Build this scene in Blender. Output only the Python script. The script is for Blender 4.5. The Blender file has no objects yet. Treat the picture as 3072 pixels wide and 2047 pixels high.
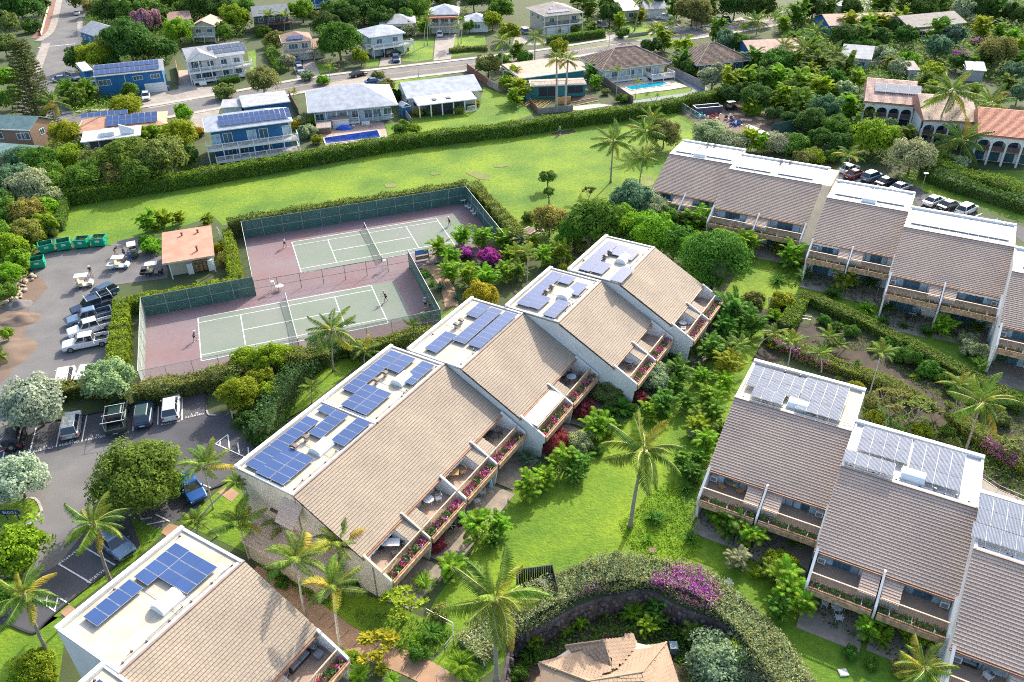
import bpy, bmesh, math, random
import numpy as np
from mathutils import Vector, Matrix
from mathutils.geometry import tessellate_polygon
R = math.radians
random.seed(7); RNG = np.random.default_rng(11)
S = bpy.context.scene
C = bpy.data.collections.new('place'); S.collection.children.link(C)

# ---------------------------------------------------------------- camera
CAM_F, CAM_PITCH, CAM_ROLL, CAM_H = 2400.0, 0.586441, -0.0198226, 56.762
_F = Vector((0, math.cos(CAM_PITCH), -math.sin(CAM_PITCH)))
_R0 = Vector((1, 0, 0)); _U0 = _R0.cross(_F)
_RT = _R0*math.cos(CAM_ROLL) + _U0*math.sin(CAM_ROLL); _UP = _RT.cross(_F)
cam_data = bpy.data.cameras.new('camera')
cam = bpy.data.objects.new('camera', cam_data); C.objects.link(cam)
cam.matrix_world = Matrix(((_RT.x, _UP.x, -_F.x, 0), (_RT.y, _UP.y, -_F.y, 0), (_RT.z, _UP.z, -_F.z, CAM_H), (0, 0, 0, 1)))
cam_data.sensor_width = 36; cam_data.lens = CAM_F/3072*36
cam_data.clip_start = 1; cam_data.clip_end = 4000
S.camera = cam
# ---------------------------------------------------------------- light
SUN_AZ, SUN_EL = R(63.0), R(33.0)
W = bpy.data.worlds.new('World'); S.world = W; W.use_nodes = True
nt = W.node_tree; nt.nodes.clear()
sky = nt.nodes.new('ShaderNodeTexSky'); sky.sky_type = 'NISHITA'; sky.sun_disc = False
sky.sun_elevation = SUN_EL; sky.sun_rotation = math.pi/2 - SUN_AZ
sky.air_density = 1.0; sky.dust_density = 3.0; sky.ozone_density = 0.5
bg = nt.nodes.new('ShaderNodeBackground'); bg.inputs[1].default_value = 0.15
out = nt.nodes.new('ShaderNodeOutputWorld')
nt.links.new(sky.outputs[0], bg.inputs[0]); nt.links.new(bg.outputs[0], out.inputs[0])
sd = bpy.data.lights.new('sun', 'SUN'); sd.energy = 2.7; sd.angle = R(0.55); sd.color = (1, 0.93, 0.80)
sun = bpy.data.objects.new('sun', sd); C.objects.link(sun)
sun.rotation_euler = Vector((math.cos(SUN_AZ)*math.cos(SUN_EL), math.sin(SUN_AZ)*math.cos(SUN_EL), math.sin(SUN_EL))).to_track_quat('Z', 'Y').to_euler()
sun.location = (60, 120, 120)
vs = S.view_settings
vs.view_transform = 'Standard'; vs.look = 'None'; vs.gamma = 1.0; vs.use_curve_mapping = False
vs.exposure = 1.3
try:
 S.cycles.max_bounces = 6; S.cycles.transparent_max_bounces = 12; S.cycles.diffuse_bounces = 3; S.cycles.caustics_reflective = False; S.cycles.use_denoising = False; S.cycles.pixel_filter_type = 'BLACKMAN_HARRIS'; S.cycles.filter_width = 1.05
except Exception: pass

# ---------------------------------------------------------------- survey: where a sight line of the survey camera meets a level
OY = (0, 512, 1024, 1535)
def pix(t, x, y):
 return int(t[0])*768 + x/3.0625, OY[int(t[1])] + y/3.0625
def ray(px, py):
 return _F + _RT*((px-1536)/CAM_F) - _UP*((py-1023.5)/CAM_F)
def unp(px, py, z=0.0):
 d = ray(px, py); return Vector((0, 0, CAM_H)) + d*((z-CAM_H)/d.z)
def p(t, x, y, z=0.0):
 return unp(*pix(t, x, y), z)
def proj(P):
 P = Vector(P) - Vector((0, 0, CAM_H)); z = P.dot(_F)
 return 1536 + CAM_F*P.dot(_RT)/z, 1023.5 - CAM_F*P.dot(_UP)/z
def dist(P): return (Vector(P) - Vector((0, 0, CAM_H))).dot(_F)

# ---------------------------------------------------------------- materials
MATS = {}
def lin(h):
 if isinstance(h, str):
  c = [int(h[i:i+2], 16)/255 for i in (0, 2, 4)]
  return tuple(x/12.92 if x <= .04045 else ((x+.055)/1.055)**2.4 for x in c)
 return tuple(h)
def M(name, col=(.5, .5, .5), rough=.75, var=.12, scale=1.5, col2=None, metal=0.0, bump=0.0, bscale=8.0, island=0.0, trans=0.0, objcol=False, spec=.5, fine=0.0, emit=0, scale2=None):
 """Principled material; colour varies by world-space noise (wear and grain) and per loose piece."""
 if name in MATS: return MATS[name]
 m = bpy.data.materials.new(name); m.use_nodes = True; MATS[name] = m
 t = m.node_tree; n = t.nodes; L = t.links
 b = n['Principled BSDF']; o = n['Material Output']
 b.inputs['Roughness'].default_value = rough; b.inputs['Metallic'].default_value = metal
 b.inputs['Specular IOR Level'].default_value = spec
 geo = n.new('ShaderNodeNewGeometry')
 no = n.new('ShaderNodeTexNoise'); no.inputs['Scale'].default_value = scale; no.inputs['Detail'].default_value = 5
 L.new(geo.outputs['Position'], no.inputs['Vector'])
 c1 = lin(col); c2 = lin(col2) if col2 is not None else tuple(x*(1-var*1.6) for x in c1)
 if col2 is None: c1 = tuple(min(1, x*(1+var)) for x in c1)
 mx = n.new('ShaderNodeMix'); mx.data_type = 'RGBA'
 mr = n.new('ShaderNodeMapRange'); mr.inputs[1].default_value = .32; mr.inputs[2].default_value = .68
 L.new(no.outputs[0], mr.inputs[0]); L.new(mr.outputs[0], mx.inputs[0])
 mx.inputs[6].default_value = (*c1, 1); mx.inputs[7].default_value = (*c2, 1)
 cur = mx.outputs[2]
 if objcol:
  oi = n.new('ShaderNodeObjectInfo'); mm = n.new('ShaderNodeMix'); mm.data_type = 'RGBA'; mm.blend_type = 'MULTIPLY'; mm.inputs[0].default_value = 1
  L.new(cur, mm.inputs[6]); L.new(oi.outputs['Color'], mm.inputs[7]); cur = mm.outputs[2]
 if fine or island:
  add = n.new('ShaderNodeMath'); add.operation = 'ADD'; add.inputs[0].default_value = 1 - fine*.5 - island*.5; add.inputs[1].default_value = 0
  last = add.outputs[0]
  if fine:
   n2 = n.new('ShaderNodeTexNoise'); n2.inputs['Scale'].default_value = scale2 or scale*9; n2.inputs['Detail'].default_value = 6; n2.inputs['Roughness'].default_value = .65
   L.new(geo.outputs['Position'], n2.inputs['Vector'])
   ma = n.new('ShaderNodeMath'); ma.operation = 'MULTIPLY_ADD'; ma.inputs[1].default_value = fine
   L.new(n2.outputs[0], ma.inputs[0]); L.new(last, ma.inputs[2]); last = ma.outputs[0]
  if island:
   ma = n.new('ShaderNodeMath'); ma.operation = 'MULTIPLY_ADD'; ma.inputs[1].default_value = island
   oi2 = n.new('ShaderNodeObjectInfo'); ad2 = n.new('ShaderNodeMath'); ad2.operation = 'ADD'; fr = n.new('ShaderNodeMath'); fr.operation = 'FRACT'
   L.new(geo.outputs['Random Per Island'], ad2.inputs[0]); L.new(oi2.outputs['Random'], ad2.inputs[1]); L.new(ad2.outputs[0], fr.inputs[0])
   L.new(fr.outputs[0], ma.inputs[0]); L.new(last, ma.inputs[2]); last = ma.outputs[0]
  hm = n.new('ShaderNodeMix'); hm.data_type = 'RGBA'; hm.blend_type = 'MULTIPLY'; hm.inputs[0].default_value = 1
  cb = n.new('ShaderNodeCombineColor'); [L.new(last, cb.inputs[i]) for i in range(3)]
  L.new(cur, hm.inputs[6]); L.new(cb.outputs[0], hm.inputs[7]); cur = hm.outputs[2]
 L.new(cur, b.inputs['Base Color'])
 if bump:
  nb = n.new('ShaderNodeTexNoise'); nb.inputs['Scale'].default_value = bscale; nb.inputs['Detail'].default_value = 4
  L.new(geo.outputs['Position'], nb.inputs['Vector'])
  bp = n.new('ShaderNodeBump'); bp.inputs['Strength'].default_value = bump; bp.inputs['Distance'].default_value = .1
  L.new(nb.outputs[0], bp.inputs['Height']); L.new(bp.outputs[0], b.inputs['Normal'])
 if trans:
  tr = n.new('ShaderNodeBsdfTranslucent'); L.new(cur, tr.inputs['Color'])
  ms = n.new('ShaderNodeMixShader'); ms.inputs[0].default_value = trans
  L.new(b.outputs[0], ms.inputs[1]); L.new(tr.outputs[0], ms.inputs[2]); L.new(ms.outputs[0], o.inputs[0])
 if emit:
  b.inputs['Emission Color'].default_value = (*c1, 1); b.inputs['Emission Strength'].default_value = emit
 return m
def SEE(name, col, alpha, rough=.6):
 """Woven screen cloth or wire netting: part of the light passes between the threads."""
 if name in MATS: return MATS[name]
 m = M(name, col, rough, var=.1, scale=.8); t = m.node_tree; n = t.nodes; L = t.links
 tr = n.new('ShaderNodeBsdfTransparent'); ms = n.new('ShaderNodeMixShader'); ms.inputs[0].default_value = alpha
 L.new(tr.outputs[0], ms.inputs[1]); L.new(n['Principled BSDF'].outputs[0], ms.inputs[2]); L.new(ms.outputs[0], n['Material Output'].inputs[0])
 return m
LEAF = M('leaf', (1, 1, .95), .75, col2=(.66, .70, .62), scale=.5, island=.7, trans=.42, objcol=True, spec=.12)
BLOSSOM = M('blossom', (1, 1, 1), .6, var=.1, island=.5, trans=.3, objcol=True)
CORE = M('shade_core', (.06, .10, .025), .9, var=.3, scale=2)  # dark colour painted in for the shade deep inside crowns and hedges
BARK = M('bark', (.20, .165, .125), .9, var=.3, scale=4, bump=.5, bscale=12)
PBARK = M('palm_bark', (.31, .275, .225), .9, var=.2, scale=5, bump=.4, bscale=14)
WHITE = M('white_paint', (.78, .78, .76), .55, var=.04)
CONC = M('concrete', (.42, .39, .34), .9, var=.12, scale=.9, fine=.15)
STUCCO = M('white_stucco', (.70, .70, .68), .85, var=.06, scale=.5, fine=.05)
TANW = M('tan_stucco', (.52, .43, .30), .85, var=.08, scale=.5)
GLASS = M('window_glass', (.05, .12, .17), .12, var=.3, scale=.6, spec=.8)
GLASSL = M('curtained_glass', (.36, .52, .62), .25, var=.3, scale=.7, spec=.8)
DARK = M('dark_interior', (.03, .035, .045), .8)
WOOD = M('redwood_trim', (.42, .20, .10), .7, var=.25, scale=3, island=.2)
WOODL = M('tan_wood', (.50, .34, .21), .7, var=.15, scale=3, island=.25)
METAL = M('galvanised_metal', (.45, .46, .46), .4, metal=.7, var=.1)
BLACKP = M('black_paint', (.02, .02, .022), .4)
TYRE = M('tyre_rubber', (.018, .018, .02), .8)
CHROME = M('wheel_alloy', (.55, .56, .58), .25, metal=.8, var=.05)
REDL = M('red_lamp_plastic', (.45, .02, .02), .25)
CLEARL = M('clear_lamp_plastic', (.7, .72, .75), .15)

# ---------------------------------------------------------------- mesh helpers
def mesh_np(name, V, Q, mats, mi=None, smooth=False):
 V = np.asarray(V, dtype=np.float32).reshape(-1, 3); Q = np.asarray(Q, dtype=np.int32); k = Q.shape[1]
 me = bpy.data.meshes.new(name)
 me.vertices.add(len(V)); me.vertices.foreach_set('co', V.ravel())
 me.loops.add(Q.size); me.loops.foreach_set('vertex_index', Q.ravel())
 me.polygons.add(len(Q)); me.polygons.foreach_set('loop_start', np.arange(0, Q.size, k, dtype=np.int32))
 me.polygons.foreach_set('loop_total', np.full(len(Q), k, dtype=np.int32))
 for m in mats: me.materials.append(m)
 if mi is not None: me.polygons.foreach_set('material_index', np.asarray(mi, dtype=np.int32))
 me.update(calc_edges=True); me.validate()
 (me.shade_smooth if smooth else me.shade_flat)()
 return me
class MB:
 def __init__(s): s.v = []; s.f = []; s.m = []; s.mats = []
 def mi(s, m):
  if m not in s.mats: s.mats.append(m)
  return s.mats.index(m)
 def add(s, vs, fs, m, X=None):
  o = len(s.v); s.v += [tuple(X @ Vector(v)) if X else tuple(v) for v in vs]
  k = s.mi(m)
  for f in fs: s.f.append(tuple(i+o for i in f)); s.m.append(k)
  return s
 def box(s, x0, x1, y0, y1, z0, z1, m, X=None):
  return s.add([(x0,y0,z0),(x1,y0,z0),(x1,y1,z0),(x0,y1,z0),(x0,y0,z1),(x1,y0,z1),(x1,y1,z1),(x0,y1,z1)],
       [(0,3,2,1),(4,5,6,7),(0,1,5,4),(1,2,6,5),(2,3,7,6),(3,0,4,7)], m, X)
 def hexa(s, b, t, m, X=None):
  return s.add(list(b)+list(t), [(0,3,2,1),(4,5,6,7),(0,1,5,4),(1,2,6,5),(2,3,7,6),(3,0,4,7)], m, X)
 def prism(s, poly, axis, a, b, m, X=None):
  n = len(poly)
  def mk(q, c):
   return (c, q[0], q[1]) if axis == 'x' else (q[0], c, q[1]) if axis == 'y' else (q[0], q[1], c)
  vs = [mk(q, a) for q in poly] + [mk(q, b) for q in poly]
  tri = tessellate_polygon([[Vector((q[0], q[1], 0)) for q in poly]])
  fs = [tuple(t) for t in tri] + [tuple(i+n for i in reversed(t)) for t in tri]
  fs += [(i, (i+1) % n, n+(i+1) % n, n+i) for i in range(n)]
  return s.add(vs, fs, m, X)
 def tube(s, a, b, r0, r1, m, n=6, X=None, cap=True):
  a = Vector(a); b = Vector(b); d = (b-a).normalized(); u = d.orthogonal().normalized(); w = d.cross(u)
  vs = []
  for c, r in ((a, r0), (b, r1)):
   vs += [tuple(c + (u*math.cos(6.28318*i/n) + w*math.sin(6.28318*i/n))*r) for i in range(n)]
  fs = [(i, (i+1) % n, n+(i+1) % n, n+i) for i in range(n)]
  if cap: fs += [tuple(range(n))[::-1], tuple(range(n, 2*n))]
  return s.add(vs, fs, m, X)
 def path(s, pts, rs, m, n=6):
  pts = [Vector(q) for q in pts]; vs = []; 
  for i, c in enumerate(pts):
   d = (pts[min(i+1, len(pts)-1)] - pts[max(i-1, 0)]).normalized(); u = d.cross(Vector((.3, .9, .2))).normalized(); w = d.cross(u)
   r = rs[i] if hasattr(rs, '__len__') else rs
   vs += [tuple(c + (u*math.cos(6.28318*j/n) + w*math.sin(6.28318*j/n))*r) for j in range(n)]
  k = len(pts); fs = [(i*n+j, i*n+(j+1) % n, (i+1)*n+(j+1) % n, (i+1)*n+j) for i in range(k-1) for j in range(n)]
  fs += [tuple(range(n))[::-1], tuple(range((k-1)*n, k*n))]
  return s.add(vs, fs, m)
 def mesh(s, name, smooth=False):
  me = bpy.data.meshes.new(name); me.from_pydata(s.v, [], s.f)
  for m in s.mats: me.materials.append(m)
  me.polygons.foreach_set('material_index', s.m); me.update()
  bm = bmesh.new(); bm.from_mesh(me); bmesh.ops.recalc_face_normals(bm, faces=bm.faces); bm.to_mesh(me); bm.free()
  if smooth: me.shade_smooth()
  return me
 def build(s, name, parent=None, smooth=False, **k):
  return obj(name, s.mesh(name, smooth), parent, **k)
def obj(name, me, parent=None, mat=None, label=None, cat=None, group=None, kind=None, color=None):
 o = bpy.data.objects.new(name, me); C.objects.link(o)
 if parent: o.parent = parent
 if mat is not None: o.matrix_basis = mat
 tag(o, label, cat, group, kind)
 if color: o.color = (*color, 1)
 return o
def tag(o, label=None, cat=None, group=None, kind=None):
 if label: o['label'] = label
 if cat: o['category'] = cat
 if group: o['group'] = group
 if kind: o['kind'] = kind
 return o
def thing(name, label, cat, loc=(0, 0, 0), rz=0.0, group=None, sc=1.0):
 o = bpy.data.objects.new(name, None); C.objects.link(o); o.empty_display_size = .3
 o.location = loc; o.rotation_euler = (0, 0, rz); o.scale = (sc, sc, sc) if not hasattr(sc, '__len__') else sc
 return tag(o, label, cat, group)
def copy_tree(src, kids, parent=None):
 c = src.copy(); C.objects.link(c); c.parent = parent
 for k in kids.get(src, []): copy_tree(k, kids, c)
 return c
def TX(loc, rz=0, sc=1): return Matrix.Translation(Vector(loc)) @ Matrix.Rotation(rz, 4, 'Z') @ (Matrix.Scale(sc, 4) if not hasattr(sc, '__len__') else Matrix.Diagonal((*sc, 1)))
SH = {}
def shared(key, fn):
 if key not in SH: SH[key] = fn()
 return SH[key]
ZN = {}
def zstep(z):
 k = round(z, 3); ZN[k] = ZN.get(k, -1) + 1; return z + ZN[k]*.0009
def sheet(name, pts, z, m, kind='structure', parent=None, label=None):
 if not parent: z = zstep(z)
 pts = [Vector((q[0], q[1], 0)) for q in pts]
 tri = tessellate_polygon([pts])
 me = bpy.data.meshes.new(name); me.from_pydata([(q.x, q.y, z) for q in pts], [], [tuple(t) for t in tri]); me.materials.append(m); me.update()
 bm = bmesh.new(); bm.from_mesh(me)
 bmesh.ops.recalc_face_normals(bm, faces=bm.faces)
 if sum(f.normal.z for f in bm.faces) < 0: bmesh.ops.reverse_faces(bm, faces=bm.faces)
 bm.to_mesh(me); bm.free()
 return obj(name, me, parent, kind=kind, label=label)
def P2(t, *xy):   # "t" tile, list of x,y -> world points on the ground
 return [p(t, xy[i], xy[i+1]) for i in range(0, len(xy), 2)]
def smoothline(pts, k=6):
 q = [Vector(a) for a in pts]; o = []
 for i in range(len(q)-1):
  a, b, c, d = q[max(i-1, 0)], q[i], q[i+1], q[min(i+2, len(q)-1)]
  for j in range(k):
   t = j/k; o.append(.5*((2*b) + (c-a)*t + (2*a-5*b+4*c-d)*t*t + (3*b-a-3*c+d)*t**3))
 return o + [q[-1]]
def strip(name, pts, w, z, m, zf=None, off=0.0, parent=None):
 q = smoothline(pts); vs = []; fs = []; z = zstep(z)
 for i, c in enumerate(q):
  d = (q[min(i+1, len(q)-1)] - q[max(i-1, 0)]); d.z = 0; d.normalize(); nrm = Vector((-d.y, d.x, 0))
  for sgn in (-.5, .5):
   a = c + nrm*(off + sgn*w); vs.append((a.x, a.y, (zf(a) if zf else 0) + z))
 for i in range(len(q)-1): fs.append((2*i, 2*i+1, 2*i+3, 2*i+2))
 me = bpy.data.meshes.new(name); me.from_pydata(vs, [], fs); me.materials.append(m); me.update()
 bm = bmesh.new(); bm.from_mesh(me); bmesh.ops.recalc_face_normals(bm, faces=bm.faces)
 if sum(f.normal.z for f in bm.faces) < 0: bmesh.ops.reverse_faces(bm, faces=bm.faces)
 bm.to_mesh(me); bm.free()
 return obj(name, me, parent, kind='structure' if parent is None else None)
def v3(q, z): return (q.x, q.y, z)
def wallstrip(mb, pts, th, z0, z1, m, closed=False):
 q = [Vector((a[0], a[1], 0)) for a in pts]; 
 if closed: q.append(q[0])
 for a, b in zip(q, q[1:]):
  d = (b-a).normalized(); nn = Vector((-d.y, d.x, 0))*th/2; a2 = a - d*th/2; b2 = b + d*th/2 - d*th
  mb.hexa([v3(a2-nn, z0), v3(b2-nn, z0), v3(b2+nn, z0), v3(a2+nn, z0)], [v3(a2-nn, z1), v3(b2-nn, z1), v3(b2+nn, z1), v3(a2+nn, z1)], m)
LAND = []   # (name, position) landmarks used to say where a plant stands
# ================================================================ THE GROUND
SOIL = M('garden_soil', (.06, .10, .025), .95, col2=(.06, .065, .03), scale=.35, fine=.5, scale2=6)
LAWN = M('lawn_grass', (.175, .265, .006), .95, col2=(.065, .155, .006), scale=.12, fine=1.3, scale2=1.6, bump=.9, bscale=4)
LAWND = M('worn_lawn', (.22, .21, .07), .9, col2=(.10, .16, .02), scale=.35, fine=.6, scale2=5, bump=.7, bscale=5)
ASPH = M('old_asphalt', (.175, .168, .165), .92, col2=(.125, .12, .12), scale=.25, fine=.35, scale2=14)
ASPHD = M('sealed_asphalt', (.085, .085, .095), .88, col2=(.055, .056, .064), scale=.3, fine=.4, scale2=12)
DRIVE = M('driveway_concrete', (.36, .32, .28), .9, col2=(.26, .23, .2), scale=.5, fine=.25, scale2=9)
DIRT = M('bare_dirt', (.20, .13, .09), .95, col2=(.14, .11, .085), scale=.5, fine=.5, scale2=4)
MULCH = M('mulch', (.085, .055, .045), .95, col2=(.04, .035, .022), scale=.7, fine=.6, scale2=8)
TERRA = M('stained_concrete_walk', (.40, .24, .14), .85, col2=(.30, .18, .11), scale=.8, fine=.2, scale2=9)
FLAG = M('flagstone', (.36, .29, .22), .85, col2=(.24, .2, .16), scale=1.3, fine=.3, scale2=5)
PAINTW = M('road_paint_white', (.72, .72, .70), .7, var=.12, scale=3)
PAINTY = M('road_paint_yellow', (.62, .42, .12), .7, var=.12, scale=3)
BOWL = P2('23', -150, 1750, -60, 1400, 0, 1150, 330, 1010, 600, 870, 900, 775, 1250, 720, 1480, 850, 1900, 1010, 2200, 1250, 2352, 1450, 2480, 1750)
BOWL = smoothline(BOWL, 4)
def outer_ground():
 pts = [Vector((-420, 10, 0)), Vector((420, 10, 0)), Vector((900, 900, 0)), Vector((-900, 900, 0))]
 hole = [Vector((q.x, q.y, 0)) for q in BOWL]
 tri = tessellate_polygon([pts, hole]); allp = pts + hole
 me = bpy.data.meshes.new('ground'); me.from_pydata([tuple(v) for v in allp], [], [tuple(t) for t in tri]); me.materials.append(SOIL)
 bm = bmesh.new(); bm.from_mesh(me)
 for f in bm.faces:
  f.normal_update()
  if f.normal.z < 0: f.normal_flip()
 bm.to_mesh(me); bm.free()
 obj('ground', me, kind='structure')
outer_ground()
BZ = -2.2
sheet('sunken_garden_ground', BOWL, BZ, MULCH)
# lava rock retaining wall round the sunken garden: individual stones
ROCK = M('lava_rock', (.13, .105, .1), .95, col2=(.06, .05, .05), scale=1.2, island=.7, bump=.6, bscale=6)
def rock_mesh():
 bm = bmesh.new(); bmesh.ops.create_icosphere(bm, subdivisions=1, radius=.5)
 for v in bm.verts: v.co *= random.uniform(.8, 1.15)
 me = bpy.data.meshes.new('stone'); bm.to_mesh(me); bm.free(); me.materials.append(ROCK); return me
rw = thing('retaining_wall', 'dark lava rock retaining wall curving round the sunken garden', 'wall', BOWL[len(BOWL)//2])
mb = MB(); O = rw.location
for a, b in zip(BOWL, BOWL[1:]):
 a = Vector((a.x-O.x, a.y-O.y, 0)); b = Vector((b.x-O.x, b.y-O.y, 0)); d = (b-a).normalized(); nn = Vector((d.y, -d.x, 0))*.35
 mb.hexa([(a.x, a.y, BZ-.1), (b.x, b.y, BZ-.1), (b.x+nn.x, b.y+nn.y, BZ-.1), (a.x+nn.x, a.y+nn.y, BZ-.1)], [(a.x, a.y, .06), (b.x, b.y, .06), (b.x+nn.x*.7, b.y+nn.y*.7, .06), (a.x+nn.x*.7, a.y+nn.y*.7, .06)], ROCK)
mb.build('mortar_bed', rw)
st = rock_mesh(); cnt = 0
L_ = sum((b-a).length for a, b in zip(BOWL, BOWL[1:]))
ss = 0
for a, b in zip(BOWL, BOWL[1:]):
 d = (b-a).normalized(); nn = Vector((d.y, -d.x, 0)); k = int((b-a).length/.62)
 for i in range(k):
  for r in range(4):
   if cnt >= 290: break
   q = a + d*((i+random.random())*(b-a).length/max(k, 1)) + nn*random.uniform(.3, .42)
   o = obj('stone', st, rw, TX((q.x-O.x, q.y-O.y, BZ+.3+r*.55+random.uniform(-.1, .1)), random.uniform(0, 6), (random.uniform(.5, .8), random.uniform(.4, .6), random.uniform(.4, .55)))); cnt += 1

# ---- lawns
fld = P2('01', 490, 610, 560, 420, 600, 330, 700, 250, 1500, 160) + P2('10', 500, 1540, 1500, 1340) + P2('20', 0, 1240, 640, 1090, 1400, 1000) + P2('20', 1760, 1150, 1640, 1290) + P2('21', 1400, -60, 1340, 60, 1260, 200, 900, 360, 560, 520, 450, 700, 240, 760, 100, 650, -60, 470) + P2('11', 2050, 180, 1900, 110, 900, 350, 0, 500) + P2('01', 2040, 500, 1960, 420, 1300, 640, 1040, 690)
sheet('field_lawn', fld, .012, LAWN)
sheet('garden_lawn', P2('21', 2352, 800, 2120, 860, 1900, 1200) + P2('22', 1900, 120, 1100, 700, 900, 780, 500, 1000, -60, 1420) + P2('12', 2300, 1560) + P2('13', 2100, 200, 1950, 420, 1650, 800, 1500, 1100, 1830, 1170, 1600, 1400, 1550, 1480, 2030, 1568) + P2('23', -80, 1380, -30, 1080, 330, 930, 600, 780, 900, 700, 1250, 650, 1480, 780, 1900, 930, 2200, 1180, 2400, 1450, 2700, 1900) + P2('33', 1700, 1900, 1500, 1250, 500, 1000, 0, 500) + P2('23', 1600, 100) + P2('22', 2000, 900, 2352, 0), .012, LAWN)
sheet('upper_garden_lawn', P2('31', -330, 800, 0, 560, 700, 900, 1300, 1050, 1900, 1200, 2500, 1400) + P2('32', 2500, 400, 2352, 560, 1700, 250, 1100, -30) + P2('31', 800, 1330, 300, 1130, 100, 1160) + P2('21', 2180, 1180), .012, LAWN)
sheet('court_side_lawn', P2('02', 2352, 900) + P2('12', 0, 870, 450, 620, 900, 260, 1200, 60, 1400, -60) + P2('11', 1750, 1350, 1850, 1240) + P2('11', 1500, 1470) + P2('12', 850, 30, 600, 260, 300, 560, 100, 850) + P2('02', 2300, 1000), .012, LAWN)
sheet('slope_lawn', P2('13', -60, 180, 130, 60, 700, 650, 900, 720, 1500, 960, 1800, 1080, 1820, 1180, 1500, 1400, 1100, 1180, 500, 820, -60, 420), .014, LAWN)
sheet('path_side_lawn', P2('13', 580, 1060, 900, 1290, 850, 1400, 300, 1200), .014, LAWN)
sheet('parking_verge_lawn', P2('03', 0, 990, 100, 1050, 290, 1120, 340, 1110, 700, 860, 1300, 400, 1500, 200, 1640, 60, 1300, -50, 1050, 60, 1230, 250, 1290, 320, 1150, 430, 850, 660, 480, 960, 620, 1000, 540, 1568, 0, 1568), .012, LAWN)
sheet('building_edge_lawn', P2('02', 1800, 1568, 2080, 1300) + P2('02', 2200, 1180, 2352, 1130) + P2('13', 0, 60) + P2('03', 2300, 400, 1700, 120, 1620, 60), .015, LAWN)
sheet('island_lawn', P2('02', 60, 1480, 150, 1440, 330, 1455, 370, 1568) + P2('03', 360, 0, 300, 60, 150, 130, -60, 150) + P2('02', -60, 1530), .10, LAWN)
sheet('east_lawn', P2('31', 1200, 60, 1400, 180, 1900, 330, 2352, 480, 2352, 380, 1500, 80, 1300, -20), .012, LAWN)
sheet('slope_garden_lawn', P2('31', 1700, 0, 2000, 20, 2352, 180, 2352, 0), .016, LAWN)
for nm, t, q in (('house_lawn', '10', (1420, 1080, 1700, 1060, 2050, 1010, 2090, 800, 2352, 900, 2352, 1100, 2300, 1130, 1500, 1250, 1380, 1150)),
      ('house_lawn', '20', (0, 900, 170, 1010, 200, 1050, 0, 1120)),
      ('yard_lawn', '10', (1340, 560, 1440, 380, 1640, 330, 1620, 545, 1480, 570)), ('yard_lawn', '10', (1770, 530, 1830, 330, 2100, 330, 2130, 470)),
      ('yard_lawn', '10', (1010, 545, 1130, 545, 1120, 610, 1010, 615)), ('yard_lawn', '10', (540, 600, 700, 570, 740, 640, 590, 680)),
      ('yard_lawn', '20', (1030, 200, 1230, 220, 1280, 290, 1080, 310)), ('yard_lawn', '20', (640, 170, 780, 210, 800, 290, 640, 290)),
      ('yard_lawn', '00', (180, 220, 250, 320, 370, 260, 350, 200, 210, 190)), ('yard_lawn', '00', (2270, 480, 2352, 460, 2352, 660, 2300, 640)),
      ('yard_lawn', '30', (1100, 420, 1260, 440, 1450, 520, 1300, 540, 1120, 520)), ('yard_lawn', '20', (1050, 880, 1130, 920, 1290, 900, 1640, 850, 1640, 810, 1250, 860)),
      ('verge_lawn', '20', (1040, 350, 1340, 310, 1350, 335, 1080, 370)), ('verge_lawn', '10', (1230, 750, 1860, 660, 1400, 770, 1290, 870, 1220, 860)),
      ('verge_lawn', '20', (480, 440, 900, 395, 900, 405, 490, 450)), ('yard_lawn', '11', (700, -350, 720, -340, 1000, -370, 800, -300)), ('yard_lawn', '10', (1160, 1150, 1300, 1130, 1330, 1250, 1240, 1280)), ('yard_lawn', '30', (1820, 340, 1910, 360, 1900, 430, 1800, 410)), ('yard_lawn', '20', (2200,100,2352,90,2352,140,2240,150))):
 sheet(nm, P2(t, *q), .014, LAWN)
sheet('worn_grass_patch', P2('11', 1920, 20, 2000, 10, 2140, 30, 2150, 90, 2050, 85, 1980, 50), .06, LAWND)
for t_, q_ in (('11', (1600, 30, 1660, 20, 1700, 35, 1620, 45)), ('10', (2190, 1520, 2300, 1510, 2310, 1530, 2200, 1540)), ('11', (1180, 130, 1290, 120, 1280, 150, 1200, 160)), ('21', (1180, 80, 1290, 60, 1300, 130, 1200, 150))): sheet('worn_grass_patch', smoothline(P2(t_, *q_)+P2(t_, *q_[:2]), 3)[:-1], .06, LAWND)

# ---- roads and paving
main = [p('00', 150, 1290), p('00', 560, 1110), p('00', 1100, 1075), p('00', 1500, 1020), p('10', 0, 870), p('10', 500, 775), p('10', 1150, 690), p('10', 2000, 590), p('20', 300, 510), p('20', 1000, 400), p('20', 1700, 300), p('30', -150, 220), p('30', 600, 60), p('30', 950, -60)]
strip('road', main, 9.4, .02, ASPH)
for k, off in enumerate((-4.9, 4.9)):
 strip('kerb', main, .3, .12, CONC, off=off); strip('pavement', main, 1.5, .10, M('pavement_concrete', (.46, .41, .35), .9, col2=(.36, .33, .29), scale=.6, fine=.15), off=off*1.19)
strip('centre_line', main[4:], .12, .034, PAINTY, off=.1); strip('centre_line', main[4:], .12, .034, PAINTY, off=-.15)
side = [p('00', 420, 1130), p('00', 430, 800), p('00', 530, 500), p('00', 620, 200), p('00', 640, 0), p('00', 650, -200)]
strip('side_road', side, 11.5, .03, ASPH)
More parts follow.
